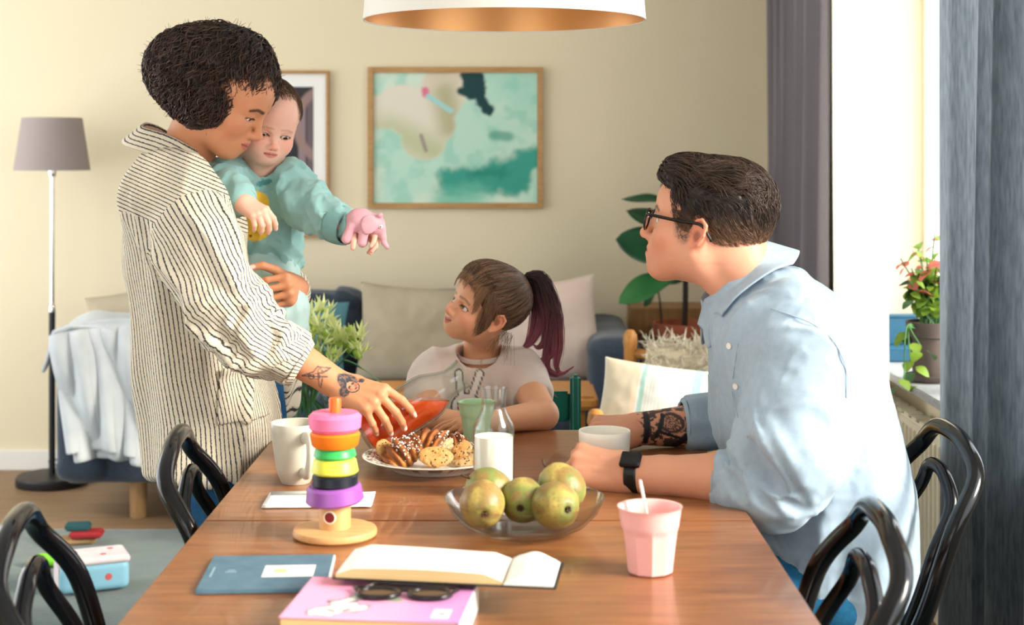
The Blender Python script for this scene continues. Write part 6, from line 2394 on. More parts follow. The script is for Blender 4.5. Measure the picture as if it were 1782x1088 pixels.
# ------------------------------------------------------------------ the bottle of juice in her hand
m_juice = mat('red_juice', (1.0, 0.13, 0.02, 1), rough=0.05, trans=0.55, ior=1.2, spec=0.5)
m_jglass = thin_glass('bottle_glass', (0.95, 0.97, 0.96, 1), 1.45)
jb0, jb1 = P(636, 758, 2.935), P(808, 650, 2.935)
jax = nrm(jb1 - jb0)
JL = float(np.linalg.norm(jb1 - jb0))
jug = empty('juice_carafe', jb0, label='tilted glass carafe of red juice in the tattooed hand', cat='bottle')
jq = Vector([float(v) for v in jax]).to_track_quat('Z', 'X')
jug.rotation_mode = 'QUATERNION'
jug.rotation_quaternion = jq
ro = 0.047


def facet8(a, z):
    if z > JL * 0.66:
        return 1.0
    s8 = math.pi / 4
    d = ((a + s8 / 2) % s8) - s8 / 2
    return 0.93 + 0.07 * math.cos(s8 / 2) / math.cos(d)


jo = [(0, 0), (ro * 0.9, 0), (ro, 0.006), (ro, JL * 0.60), (ro * 0.96, JL * 0.66), (ro * 0.66, JL * 0.80), (ro * 0.56, JL * 0.86), (ro * 0.58, JL * 0.93), (ro * 0.66, JL)]
ji = [(ro * 0.66 - 0.0025, JL), (ro * 0.58 - 0.0025, JL * 0.93), (ro * 0.56 - 0.0025, JL * 0.86), (ro * 0.66 - 0.003, JL * 0.795), (ro * 0.96 - 0.003, JL * 0.655), (ro - 0.003, JL * 0.59), (ro - 0.003, 0.010), (ro * 0.85, 0.007), (0, 0.007)]
lathe('carafe_glass', jo + ji, m_jglass, jug, n=48, ripple=facet8)
liq = lathe('juice', [(0, 0.0075), (ro * 0.85, 0.0075), (ro - 0.0032, 0.0105), (ro - 0.0032, JL * 0.59), (ro * 0.96 - 0.0032, JL * 0.655), (ro * 0.66 - 0.0032, JL * 0.795), (ro * 0.56 - 0.003, JL * 0.86), (0, JL * 0.86)], m_juice, jug, n=48, ripple=facet8)
bm = bmesh.new()
bm.from_mesh(liq.data)
zl = P(760, 698, 2.935)
inv = jq.inverted()
pl_co = inv @ (Vector([float(v) for v in zl]) - Vector([float(v) for v in jb0]))
pl_no = inv @ Vector((0, 0, 1))
geom = list(bm.verts) + list(bm.edges) + list(bm.faces)
bmesh.ops.bisect_plane(bm, geom=geom, plane_co=pl_co, plane_no=pl_no, clear_outer=True)
bmesh.ops.holes_fill(bm, edges=[e for e in bm.edges if e.is_boundary])
bmesh.ops.recalc_face_normals(bm, faces=list(bm.faces))
bm.to_mesh(liq.data)
bm.free()

# ------------------------------------------------------------------ the baby
m_mint2 = mat('sweat_mint', (1, 1, 1, 1), rough=0.95, spec=0.1, attr=True, bump=0.3, bscale=700, sheen=0.2)
m_mint3 = mat('pants_mint', C(186, 216, 214), rough=0.95, spec=0.1, bump=0.3, bscale=700, sheen=0.2)
m_rib = mat('rib_mint', C(128, 172, 172), rough=0.95, spec=0.1, bump=0.3, bscale=500)


def baby():
    root = empty('person', P(455, 465, 3.34), label='baby in a mint sweater held on the arm of the woman, holding a toy', cat='person')
    R = head_frame(-64, 20, -9)
    sc = 0.75
    t = put(R, (0.106, 0, -0.040), P(477, 257, 3.20), sc)
    H = Head(R, t, sc, 'baby', eye_open=0.55, gaze=(6, 22), smile=0.15, nose=0.55, jaw=0.98, mouth_open=0.2)
    S = Sculpt()
    H.build(S)
    S.chain([H.w((-0.02, 0, -0.05)), P(448, 300, 3.34)], [0.056, 0.058], k=0.03)
    skin = (240, 190, 168)
    parts = [skinpart(S, 0.0022, skin, [lambda V, c: H.paint(V, c, lips=(214, 118, 108), brow=(190, 142, 118), blush=(240, 146, 126), ear=(226, 140, 120), bs=0.6, brow_w=0.7)])]
    # right hand, hanging over
    A = Sculpt()
    w1 = P(424, 353, 3.06)
    A.cap(P(392, 330, 3.14), w1, 0.024, 0.020, k=0.01)
    h1 = Hand(w1, P(455, 374, 3.035) - w1, (0.05, -0.62, 0.78), 1, 0.56, curl=[(42, 30, 16), (52, 36, 20), (56, 38, 20), (60, 38, 20)], spread=(10, 2, -6, -14), thumb=dict(out=30, down=50, bend=(20, 20)), slim=1.22)
    h1.build(A)
    parts.append(skinpart(A, 0.0015, skin, [lambda V, c: h1.paint(V, c, nail=(246, 206, 194), tip=(232, 150, 136))]))
    B = Sculpt()
    w2 = P(607, 397, 3.16)
    B.cap(P(575, 385, 3.18), w2, 0.024, 0.020, k=0.01)
    h2 = Hand(w2, (0.90, -0.25, -0.22), (0.10, 0.55, 0.83), -1, 0.56, curl=[(35, 40, 25), (38, 42, 25), (40, 42, 25), (42, 40, 25)], thumb=dict(out=30, down=45, bend=(20, 25)), slim=1.2)
    h2.build(B)
    parts.append(skinpart(B, 0.0015, skin, [lambda V, c: h2.paint(V, c, tip=(232, 150, 136))]))
    T_ = Sculpt()
    T_.ell(P(452, 390, 3.36), (0.065, 0.06, 0.12), k=0)
    T_.chain([P(410, 305, 3.31), P(392, 330, 3.14)], [0.028, 0.026], k=0.02)
    T_.chain([P(503, 315, 3.32), P(575, 385, 3.18)], [0.028, 0.026], k=0.02)
    parts.append(skinpart(T_, 0.009, skin, []))
    V, Q, col = merge(parts)
    keepworld(link('body', npmesh('body', V, Q, col), m_skin, None), root)
    H.eyes(root, (60, 44, 36))
    # sweater
    S = Sculpt()
    c0 = P(455, 385, 3.35)
    x0, y0 = c0[0], c0[1]
    S.loft([(P(0, 292, 3.35)[2], x0 - 0.004, y0, 0.052, 0.055), (P(0, 312, 3.35)[2], x0, y0, 0.078, 0.068), (P(0, 345, 3.35)[2], x0 + 0.004, y0, 0.084, 0.080), (P(0, 400, 3.35)[2], x0 + 0.006, y0, 0.080, 0.088), (P(0, 440, 3.35)[2], x0 + 0.012, y0, 0.076, 0.090), (P(0, 468, 3.35)[2], x0 + 0.014, y0, 0.072, 0.086)], k=0, rd=0.012)
    S.chain([P(418, 305, 3.31), P(382, 318, 3.20), P(400, 336, 3.12), P(420, 350, 3.075)], [0.050, 0.047, 0.038, 0.030], k=0.035)
    S.chain([P(500, 318, 3.31), P(535, 355, 3.25), P(566, 380, 3.20), P(592, 391, 3.175)], [0.050, 0.046, 0.040, 0.035], k=0.035)
    S.cap(P(452, 300, 3.33), H.w((0, 0, -0.06)), 0.050, 0.050, k=0.004, sub=True)
    V, Q = S.mesh(0.0030)
    V = drape(V, Q, 0.013, 15, 5, (1, 1, 0.9))
    V = drape(V, Q, 0.006, 30, 8, (1, 1, 1))
    V = relax(V, Q, 1, 0.4)
    s_ = FPX / V[:, 1]
    px, py = V[:, 0] * s_ + 891, HOR - (V[:, 2] - CZ) * s_       # print laid on the chest (front faces only)
    N = vnormals(V, Q)
    col = np.ones((len(V), 3)) * np.array(C(150, 194, 192)[:3])
    armd = np.minimum(np.minimum(segd(V, P(418, 305, 3.31), P(382, 318, 3.20)), segd(V, P(382, 318, 3.20), P(400, 336, 3.12))), segd(V, P(400, 336, 3.12), P(420, 350, 3.075)))
    fr = (armd > 0.058) & (N[:, 1] < -0.15) & (V[:, 1] < y0 - 0.02) & (np.hypot(V[:, 0] - x0, (V[:, 2] - c0[2]) * 0.8) < 0.12)
    # pear-shaped fruit: measured in metres on the chest
    a_ = V[:, 0] - (x0 + 0.000)
    b_ = V[:, 2] - (c0[2] + 0.012)
    fruit = np.minimum(np.hypot(a_, (b_ + 0.012) / 1.0) - 0.040, np.hypot(a_ - 0.004, b_ - 0.030) - 0.027)
    col = mixc(col, C(250, 204, 74), fr * (1 - sstep(-0.001, 0.001, fruit)))
    col = mixc(col, C(104, 70, 60), fr * (1 - sstep(0.003, 0.0042, seg2(a_, b_, (-0.004, 0.052), (-0.018, 0.074)))))
    lf = np.hypot(((a_ - 0.020) * 0.96 + (b_ - 0.076) * 0.28) / 0.020, ((b_ - 0.076) * 0.96 - (a_ - 0.020) * 0.28) / 0.0065)
    col = mixc(col, C(84, 146, 150), fr * (1 - sstep(0.92, 1.02, lf)))
    col = mixc(col, C(110, 78, 50), fr * (1 - sstep(0.8, 1.1, np.hypot((a_ + 0.010) / 0.004, (b_ + 0.040) / 0.0032))))
    keepworld(link('sweater', npmesh('sweater', V, Q, col), m_mint2, None), root)
    for (a, b, r) in ((P(404, 339, 3.11), P(424, 353, 3.065), 0.0325), (P(582, 388, 3.185), P(606, 397, 3.163), 0.0405)):
        d = b - a
        L_ = np.linalg.norm(d)
        keepworld(grid('sweater_cuff', 48, 8, band(a, d, arr(0, 0.3, 1), lambda ph, v: r - 0.004 * v ** 2 + 0.0008 * np.sin(24 * ph), lambda ph, v: L_ * v), m_rib, None, thick=0.003), root)
    nk = P(452, 297, 3.33)
    keepworld(grid('neckband', 60, 6, band(nk, H.w((0, 0, -0.05)) - nk + arr(0, -0.03, 0), arr(0, -1, 0), lambda ph, v: 0.058 - 0.006 * v, lambda ph, v: -0.004 + 0.014 * v), m_rib, None, thick=0.004), root)
    # trousers
    L = Sculpt()
    L.ell(P(458, 470, 3.34), (0.078, 0.085, 0.062), k=0)
    L.chain([P(462, 482, 3.31), P(488, 535, 3.19), P(494, 578, 3.20), P(465, 610, 3.34)], [0.060, 0.054, 0.046, 0.036], k=0.03)
    L.chain([P(440, 480, 3.40), P(395, 520, 3.43), P(360, 580, 3.44)], [0.060, 0.050, 0.036], k=0.03)
    V, Q = L.mesh(0.005)
    V = drape(V, Q, 0.007, 20, 3, (1, 1, 0.8))
    keepworld(link('trousers', npmesh('trousers', V, Q), m_mint3, None), root)
    for c in (P(458, 622, 3.37), P(352, 596, 3.43)):
        F = Sculpt()
        F.ell(c, (0.040, 0.026, 0.030), k=0)
        F.ell(c + arr(-0.02, 0, 0.022), 0.026, k=0.02)
        V, Q = F.mesh(0.004)
        keepworld(link('sock', npmesh('sock', V, Q), m_mint3, None), root)
    # soft dark hair on the crown
    ns, n = 1500, 9
    th, ph = nrs.rand(ns) * 6.283, np.arccos(1 - nrs.rand(ns) * 0.85)
    d = np.stack([np.sin(ph) * np.cos(th), np.sin(ph) * np.sin(th), np.cos(ph)], 1)
    rt = d * arr(0.104, 0.085, 0.089) + arr(-0.014, 0, 0.040)
    keep = ~((rt[:, 0] > 0.052) & (rt[:, 2] < 0.108)) & (rt[:, 2] > 0.0)
    rt = rt[keep]
    ns = len(rt)
    HSb = Sculpt()
    HSb.frame(R, t, sc)
    HSb.ell((-0.014, 0, 0.040), (0.104, 0.085, 0.089), k=0)
    HSb.ell((0.030, 0, 0.042), (0.066, 0.070, 0.068), k=0.03)
    HSb.frame()
    roots = np.array([H.w(q) for q in rt])
    dirw = R @ arr(0.55, 0.25, -0.35)
    pth = hull_strands(HSb.field, roots, lambda p, tt_: np.tile(dirw, (len(p), 1)) + (p - t) * 2.0, n, 0.0034, 0.0025, wave=0.0016, freq=0.8, relaxk=0.75)
    keepworld(strands('baby_hair', pth, np.full(ns, 0.0007), 0.0003, m_hair, None, hairvar(ns, n, (84, 62, 48), (110, 84, 64), 0.3), skip=2), root)
    return h2


hand_b = baby()

# ------------------------------------------------------------------ elephant toy
m_ele = mat('toy_rubber_pink', (1, 1, 1, 1), rough=0.45, attr=True, sss=0.1)
ec = P(632, 388, 3.125)
ele = empty('toy_elephant', ec - arr(0, 0, 0.03), label='pink rubber toy elephant held in the hand of the baby', cat='toy')
E = Sculpt()
E.ell(ec + arr(-0.004, 0, 0.004), (0.032, 0.023, 0.027), rot=rotm(0, 18, 0), k=0)
hc = ec + arr(0.026, -0.002, -0.004)
E.ell(hc, (0.0205, 0.019, 0.0225), k=0.008)
E.chain([hc + arr(0.012, 0, -0.010), hc + arr(0.016, 0, -0.026), hc + arr(0.018, 0, -0.038), hc + arr(0.024, 0, -0.046)], [0.0095, 0.0070, 0.0056, 0.0050], k=0.006)
for g in (-1, 1):
    E.ell(hc + arr(-0.012, g * 0.020, 0.002), (0.017, 0.0045, 0.021), rot=rotm(0, 14, g * -12), k=0.003)
    E.ell(hc + arr(0.010, g * 0.012, 0.020), (0.005, 0.004, 0.006), k=0.003)
    E.cap(ec + arr(-0.024, g * 0.010, -0.008), ec + arr(-0.034, g * 0.011, -0.033), 0.0105, 0.0105, k=0.006)
    E.cap(ec + arr(0.004, g * 0.010, -0.012), ec + arr(-0.001, g * 0.011, -0.041), 0.0100, 0.0100, k=0.006)
V, Q = E.mesh(0.0016)
V = relax(V, Q, 1, 0.4)
col = np.ones((len(V), 3)) * np.array(C(222, 168, 180)[:3])
col = mixc(col, C(206, 146, 162), sstep(0.5, 0.7, fbm(V * 60, 2)) * 0.5)
keepworld(link('rubber_body', npmesh('rubber_body', V, Q, col), m_ele, None), ele)
for g in (-1, 1):
    ep_ = hc + arr(0.0115, g * 0.0160, -0.003)
    for (r_, mm, dy) in ((0.0042, 'toy_eye_white', 0.0), (0.0022, 'toy_eye_black', 0.0022)):
        bm = bmesh.new()
        bmesh.ops.create_uvsphere(bm, u_segments=14, v_segments=8, radius=r_, matrix=Matrix.Translation(Vector([float(x) for x in (ep_ + arr(0.001, g * dy, 0))])))
        keepworld(bmobj('eye' if dy == 0 else 'pupil', bm, mat(mm, C(244, 242, 238) if dy == 0 else C(24, 20, 22), rough=0.3), None, smooth=True), ele)

# ------------------------------------------------------------------ the father
m_shirt = mat('shirt_pale_blue', C(168, 188, 204), rough=0.85, spec=0.15, var=C(158, 179, 197), vscale=90, bump=0.2, bscale=800, sheen=0.15)
m_btn = mat('button', C(236, 234, 226), rough=0.4)


def man():
    root = empty('person', (0.56, 2.80, 0), label='seated man with glasses and a pale blue shirt leaning on the table', cat='person')
    R = head_frame(162, -12, 2)
    sc = 0.985
    t = put(R, (-0.010, 0.080, -0.004), P(1216, 408, 2.735), sc)
    H = Head(R, t, sc, 'man', eye_open=0.55, gaze=(0, 4), smile=0.1, nose=1.0, jaw=1.12, mouth_open=0.35)
    S = Sculpt()
    H.build(S)
    nb_ = P(1322, 512, 2.82)
    S.chain([H.w((-0.030, 0, -0.035)), P(1284, 462, 2.80), nb_], [0.060, 0.058, 0.070], k=0.035)
    S.cap(H.w((-0.01, 0.045, -0.06)), P(1262, 520, 2.78), 0.016, 0.014, k=0.03)
    skin = (220, 158, 128)

    def pf(V, col):
        L = (V - t) @ R / sc
        col = mixc(col, C(196, 128, 100), 0.45 * (1 - sstep(-0.055, -0.035, L[:, 2])) * sstep(0.0, 0.03, L[:, 0]) * (L[:, 2] > -0.14) * (0.6 + 0.8 * (fbm(V * 500, 4, 2) - 0.3)))
        # sideburn and fade
        sbm = ellmask(L, arr(0.020, 0.068, 0.004), (0.020, 0.03, 0.030), soft=0.3)
        col = mixc(col, C(92, 66, 50), sbm * (0.45 + 0.5 * (fbm(V * 700, 6, 2) > 0.5)))
        col = H.paint(V, col, lips=(196, 112, 98), brow=(64, 44, 34), blush=(222, 132, 104), ear=(228, 128, 98), bs=0.4)
        return col
    parts = [skinpart(S, 0.0025, skin, [pf])]
    # left forearm on the table
    el, wr = P(1345, 838, 2.58), P(1092, 824, 2.665)
    A = Sculpt()
    A.chain([el, el + (wr - el) * 0.35, el + (wr - el) * 0.75, wr], [0.046, 0.045, 0.034, 0.029], k=0.01)
    hl = Hand(wr, P(985, 806, 2.70) - wr, (-0.25, -0.78, 0.58), -1, 1.02, curl=[(62, 88, 50), (64, 88, 50), (66, 88, 50), (68, 86, 50)], thumb=dict(out=20, down=40, bend=(25, 25)), slim=1.05)
    hl.build(A)
    for (a, b, c) in (((0.01, 0.006, 0.019), (0.05, 0.012, 0.0165), (0.075, 0.018, 0.013)), ((0.02, -0.008, 0.018), (0.055, -0.010, 0.0155), (0.075, -0.004, 0.014))):
        pts = [hl.w(np.array(q) * arr(1, 1, 1)) for q in (a, b, c)]
        A.chain(pts, [0.0022, 0.002, 0.0016], k=0.006)
    parts.append(skinpart(A, 0.0022, skin, [lambda V, c: hl.paint(V, c, knuckle=(226, 138, 110), amt=0.7)]))
    # right forearm, tattooed
    e2, w2 = P(1300, 738, 3.07), P(1112, 746, 3.05)
    B = Sculpt()
    B.chain([e2, e2 + (w2 - e2) * 0.45, w2], [0.050, 0.047, 0.031], k=0.01)
    hr = Hand(w2, arr(-1, -0.16, 0.02), (0.05, -0.35, 0.93), 1, 1.0, curl=[(50, 60, 40), (54, 64, 40), (56, 64, 40), (58, 62, 40)], thumb=dict(out=25, down=20, bend=(20, 20)), slim=1.05)
    hr.build(B)

    def ink(V, col):
        col = hr.paint(V, col, amt=0.7)
        ax = nrm(w2 - e2)
        a = (V - w2) @ (-ax)
        b = V[:, 2] - (w2[2] + (V[:, 0] - w2[0]) * 0)
        n1, n2 = fbm(V * 70, 9), fbm(V * 190, 12)
        zone = sstep(-0.012, 0.004, a) * (1 - sstep(0.20, 0.22, a))
        band_ = zone * (n1 + 0.25 * (n2 - 0.5) > 0.50)
        col = mixc(col, C(40, 40, 46), band_ * 0.92)
        # feathered disc and leaf shapes
        d = np.hypot((a - 0.062) / 0.022, (b - 0.016) / 0.017)
        col = mixc(col, C(188, 134, 108), (d < 1.25) * zone * 0.9)
        col = mixc(col, C(40, 40, 46), ((np.abs(d - 1.0) < 0.14) | ((d < 1.0) & (np.sin(n2 * 60) > 0.0))) * zone * 0.9)
        for (p, q, w_) in (((0.03, -0.01), (0.045, 0.03), 0.004), ((0.035, 0.0), (0.09, -0.018), 0.003), ((0.008, -0.02), (0.012, 0.03), 0.006), ((0.07, -0.03), (0.10, 0.0), 0.007)):
            col = mixc(col, C(36, 36, 42), zone * (1 - sstep(w_ * 0.9, w_ * 1.2, seg2(a, b, p, q) + (n2 - 0.5) * 0.003)))
        return col
    parts.append(skinpart(B, 0.0023, skin, [ink]))
    T_ = Sculpt()
    T_.loft([(0.48, 0.60, 2.80, 0.11, 0.15), (0.70, 0.60, 2.80, 0.11, 0.15), (0.95, 0.54, 2.80, 0.11, 0.17), (1.06, 0.49, 2.81, 0.06, 0.09)], k=0)
    T_.chain([P(1400, 585, 2.66), el], [0.05, 0.045], k=0.02)
    T_.chain([P(1310, 600, 3.0), e2], [0.05, 0.045], k=0.02)
    parts.append(skinpart(T_, 0.012, skin, []))
    V, Q, col = merge(parts)
    keepworld(link('body', npmesh('body', V, Q, col), m_skin, None), root)
    H.eyes(root, (70, 90, 100))

    # shirt
    S = Sculpt()
    S.loft([(1.125, 0.490, 2.82, 0.050, 0.075), (1.100, 0.488, 2.815, 0.076, 0.115), (1.064, 0.492, 2.81, 0.106, 0.180), (1.006, 0.512, 2.80, 0.144, 0.220), (0.931, 0.538, 2.80, 0.160, 0.228), (0.824, 0.562, 2.80, 0.174, 0.215), (0.718, 0.598, 2.80, 0.163, 0.20), (0.61, 0.612, 2.80, 0.150, 0.195), (0.52, 0.612, 2.80, 0.150, 0.198), (0.485, 0.612, 2.80, 0.150, 0.198)], k=0, rd=0.012)
    ls = [P(1405, 585, 2.655), P(1405, 680, 2.60), P(1378, 790, 2.565), P(1345, 838, 2.575), P(1300, 838, 2.595)]
    S.chain(ls, [0.092, 0.086, 0.078, 0.066, 0.052], k=0.06)
    rs_ = [P(1318, 590, 2.99), P(1300, 670, 3.07), P(1300, 735, 3.07), P(1250, 733, 3.065)]
    S.chain(rs_, [0.085, 0.072, 0.068, 0.056], k=0.05)
    S.cap(nb_ + arr(0.0, 0, -0.03), H.w((-0.02, 0, -0.05)), 0.068, 0.060, k=0.004, sub=True)
    V, Q = S.mesh(0.0052)
    N = vnormals(V, Q)

    def nearchain(X, pts):
        best = np.full(len(X), 9.0)
        for i in range(len(pts) - 1):
            best = np.minimum(best, segd(X, pts[i], pts[i + 1]))
        return best
    ds = nearchain(V, ls)
    sw = 1 - sstep(0.085, 0.12, ds)
    # long folds over the back, tight ones at the elbow
    V = drape(V, Q, 0.024, 5.5, 21, (1.3, 1.0, 0.45), mask=1 - sw)
    Rs = frame_from(nrm(ls[2] - ls[0]), arr(0, -1, 0.2))
    V = drape(V, Q, 0.030, 6.5, 31, (1.2, 0.5, 0.8), R=Rs, mask=sw)
    elb = 1 - sstep(0.05, 0.14, np.linalg.norm(V - P(1330, 800, 2.56), axis=1))
    V = drape(V, Q, 0.030, 17, 37, (1.4, 0.5, 0.5), R=frame_from(nrm(ls[4] - ls[2]), arr(0, 0, 1)), mask=elb)
    V = drape(V, Q, 0.0035, 26, 41, (1, 1, 0.6))
    V = relax(V, Q, 1, 0.4)
    keepworld(link('shirt', npmesh('shirt', V, Q), m_shirt, None), root)
    # collar leaf, longest at the front points
    cax = nrm(arr(-0.80, 0.02, 0.86))
    co_ = P(1296, 494, 2.815)
    fdir = arr(-1, -0.10, -0.9)

    def rr_(ph, v):
        fold = 0.30
        return 0.071 + np.where(v > fold, (v - fold) * 0.046, (fold - v) * -0.004)

    def hh(ph, v):
        fr = np.exp(-((np.abs(np.angle(np.exp(1j * ph))) - 0.62) / 0.34) ** 2)
        gap = np.exp(-(np.angle(np.exp(1j * ph)) / 0.16) ** 2)
        ln = 0.062 + 0.044 * fr - 0.044 * gap
        return np.where(v > 0.30, 0.036 - (v - 0.30) / 0.70 * ln, 0.0 + v * 0.12) - 0.010 * gap
    col_o = grid('collar', 120, 18, band(co_, cax, fdir, rr_, hh, 1.14, 0.98), m_shirt, None, thick=0.0035)
    cv = np.zeros(len(col_o.data.vertices) * 3, np.float32)
    col_o.data.vertices.foreach_get('co', cv)
    cv = cv.reshape(-1, 3).astype(float)
    leafp = np.tile(np.linspace(0, 1, 18), 120) > 0.30           # only the folded-over leaf rests on the shoulders
    for _ in range(10):
        f0 = S.field(cv)
        g0 = np.stack([S.field(cv + e_) - S.field(cv - e_) for e_ in np.eye(3) * 0.003], 1)
        g0 /= np.linalg.norm(g0, axis=1)[:, None] + 1e-9
        cv = cv + g0 * np.where(leafp & (f0 < 0.5), np.clip(0.013 - f0, 0, 0.012), 0)[:, None]
    Qc = np.array([p.vertices[:] for p in col_o.data.polygons])
    cv = relax(cv, Qc, 2, 0.4)
    col_o.data.vertices.foreach_set('co', cv.astype(np.float32).ravel())
    col_o.data.update()
    keepworld(col_o, root)
    # front band with buttons and chest pocket
    fx = [P(1252, 575, 2.80), P(1247, 640, 2.79), P(1258, 710, 2.775), P(1275, 780, 2.77)]
    # rolled cuffs
    for (a, b, r) in ((P(1308, 838, 2.592), P(1243, 836, 2.612), 0.0505), (P(1262, 733, 3.066), P(1188, 737, 3.058), 0.055)):
        d = b - a
        L_ = float(np.linalg.norm(d))
        keepworld(grid('cuff', 90, 16, band(a, d, arr(0, 0, 1), lambda ph, v, r=r: r - 0.005 * (v > 0.92) - 0.004 * (v < 0.08) + 0.0035 * np.sin(3 * ph + 1.5 + 2 * v) + 0.0016 * np.sin(8 * ph), lambda ph, v, L_=L_: L_ * np.clip(v, 0, 0.96) + 0.004 * np.sin(2 * ph)), m_shirt, None, thick=0.005), root)
        keepworld(grid('cuff', 90, 6, band(a, d, arr(0, 0, 1), lambda ph, v, r=r: r - 0.004 - 0.008 * v, lambda ph, v, L_=L_: L_ * 0.93 + 0.006 * v), m_shirt, None, thick=0.003), root)
    # seam over the shoulder, placket and buttons: found on the cloth
    N = vnormals(V, Q)

    def onshirt(px, py):
        s_ = FPX / V[:, 1]
        dd = np.hypot(V[:, 0] * s_ + 891 - px, HOR - (V[:, 2] - CZ) * s_ - py)
        c = np.where(dd < 9)[0]
        if not len(c):
            c = np.argsort(dd)[:3]
        i = c[np.argmin(V[c, 1])]
        return V[i] + N[i] * 0.0012, N[i]
    for line in (((1340, 530), (1375, 545), (1420, 560), (1455, 590), (1475, 640), (1478, 690)), ((1277, 600), (1270, 650), (1268, 690), (1276, 730))):
        pts = [onshirt(*q)[0] for q in line]
        keepworld(tube('seam', smoothpath(pts, 6), 0.0010, m_shirt, None, sides=6), root)
    for q in ((1273, 672), (1262, 600)):
        p_, n_ = onshirt(*q)
        o = lathe('button', [(0, 0), (0.0055, 0), (0.006, 0.001), (0.0055, 0.002), (0.003, 0.0016), (0, 0.0016)], m_btn, None, n=18)
        o.rotation_mode = 'QUATERNION'
        o.rotation_quaternion = Vector([float(v) for v in n_]).to_track_quat('Z', 'Y')
        o.location = tuple(float(v) for v in p_)
        bpy.context.view_layer.update()
        o.matrix_world = Matrix.Translation(Vector([float(v) for v in p_])) @ o.rotation_quaternion.to_matrix().to_4x4()
        keepworld(o, root)
    # trousers
    J = Sculpt()
    J.ell((0.58, 2.80, 0.53), (0.165, 0.19, 0.085), k=0)
    for sgn, xk in ((-1, 0.07), (1, 0.07)):
        J.chain([(0.55, 2.80 + sgn * 0.10, 0.53), (xk, 2.80 + sgn * 0.115, 0.54), (xk + 0.03, 2.80 + sgn * 0.12, 0.10)], [0.090, 0.066, 0.050], k=0.03)
    jeans('jeans', J, root, mat('denim_light', C(44, 110, 150), rough=0.9, spec=0.1, var=C(36, 92, 130), vscale=60, bump=0.3, bscale=600))
    for sgn in (-1, 1):
        F = Sculpt()
        F.ell((0.06, 2.80 + sgn * 0.12, 0.05), (0.13, 0.046, 0.042), k=0)
        F.ell((0.10, 2.80 + sgn * 0.12, 0.07), (0.055, 0.044, 0.05), k=0.02)
        F.bx((0.06, 2.80 + sgn * 0.12, -0.03), (0.2, 0.1, 0.046), rd=0.001, k=0.004, sub=True)
        V2, Q2 = F.mesh(0.008)
        keepworld(link('shoe', npmesh('shoe', V2, Q2), m_shoe, None), root)

    # hair: longer swept top, short faded sides
    HS = Sculpt()
    HS.frame(R, t, sc)
    HS.ell((-0.016, 0, 0.044), (0.108, 0.084, 0.092), k=0)
    HS.ell((0.010, 0, 0.088), (0.092, 0.064, 0.050), rot=rotm(0, -6, 0), k=0.03)
    HS.ell((0.060, 0, 0.096), (0.034, 0.050, 0.028), rot=rotm(0, -10, 0), k=0.02)
    HS.ell((-0.055, 0, 0.070), (0.070, 0.076, 0.070), k=0.03)
    # clear face, ears, nape
    HS.ell((0.100, 0, 0.010), (0.052, 0.2, 0.072), k=0.010, sub=True)
    HS.ell((0.030, 0, -0.075), (0.095, 0.2, 0.078), rot=rotm(0, 0, 0), k=0.012, sub=True)
    HS.ell((-0.09, 0, -0.108), (0.10, 0.2, 0.056), k=0.012, sub=True)
    for g in (-1, 1):
        HS.ell((-0.008, g * 0.088, -0.004), (0.022, 0.03, 0.036), k=0.006, sub=True)
    HS.frame()

    def hcol(L):
        lo = 1 - sstep(-0.01, 0.055, L[:, 2] + 0.12 * np.clip(L[:, 0], -1, 0.0))
        c = np.ones((len(L), 3)) * np.array(C(40, 30, 26)[:3])
        return mixc(c, C(128, 96, 72), lo * 0.85)
    o_, Vh, Qh, Nh = hairmesh('hair', HS, 0.0036, lambda V: hcol((V - t) @ R / sc) * 0.8, root, 0.0060, 62)
    ns, n = 6200, 11
    pick = nrs.randint(0, len(Vh), ns)
    roots = Vh[pick] - Nh[pick] * 0.003
    L = (roots - t) @ R / sc
    top_ = sstep(0.055, 0.085, L[:, 2])
    dloc = np.stack([np.full(ns, -0.75), 0.25 * np.sign(L[:, 1]) + 0.3 * (fbm(roots * 30, 5) - 0.5), 0.35 * top_ - 0.55 * (1 - top_)], 1)
    dloc = dloc + (np.stack([fbm(roots * 45, 7), fbm(roots * 45, 8), fbm(roots * 45, 9)], 1) - 0.5) * 3.0 * (0.25 + 0.75 * top_)[:, None]
    dw = dloc @ R.T
    stepl = 0.0017 + 0.0022 * top_ + 0.001 * nrs.rand(ns)
    pth = hull_strands(HS.field, roots, lambda p, tt_: dw + arr(0, 0, -0.25) * tt_ * 2, n, stepl, 0.004, wave=0.0016, freq=0.45, relaxk=0.6, phase=fbm(roots * 40, 19, 2)[:, None] * 30)
    cc = hcol(L)[:, None, :] * np.ones((1, n, 1)) * (1 + 0.9 * (nrs.rand(ns, 1, 1) - 0.4))
    tt_ = np.linspace(0, 1, n)[None, :, None]
    cc = cc * (1 - 0.0 * tt_) + np.array(C(120, 92, 70)[:3]) * 0.25 * tt_ * top_[:, None, None]
    keepworld(strands('hair_strands', pth, 0.0006 + 0.0005 * top_ + 0.0002 * nrs.rand(ns), 0.0003, m_hair, None, np.clip(cc, 0, 1), skip=2), root)

    # glasses
    m_gl = mat('glasses_black', C(16, 16, 18), rough=0.2)
    gl = empty('glasses', (0, 0, 0))
    keepworld(gl, root)
    bpy.context.view_layer.update()

    def gw(p):
        return H.w(p)

    def gadd(o):
        o.parent = gl
        return o
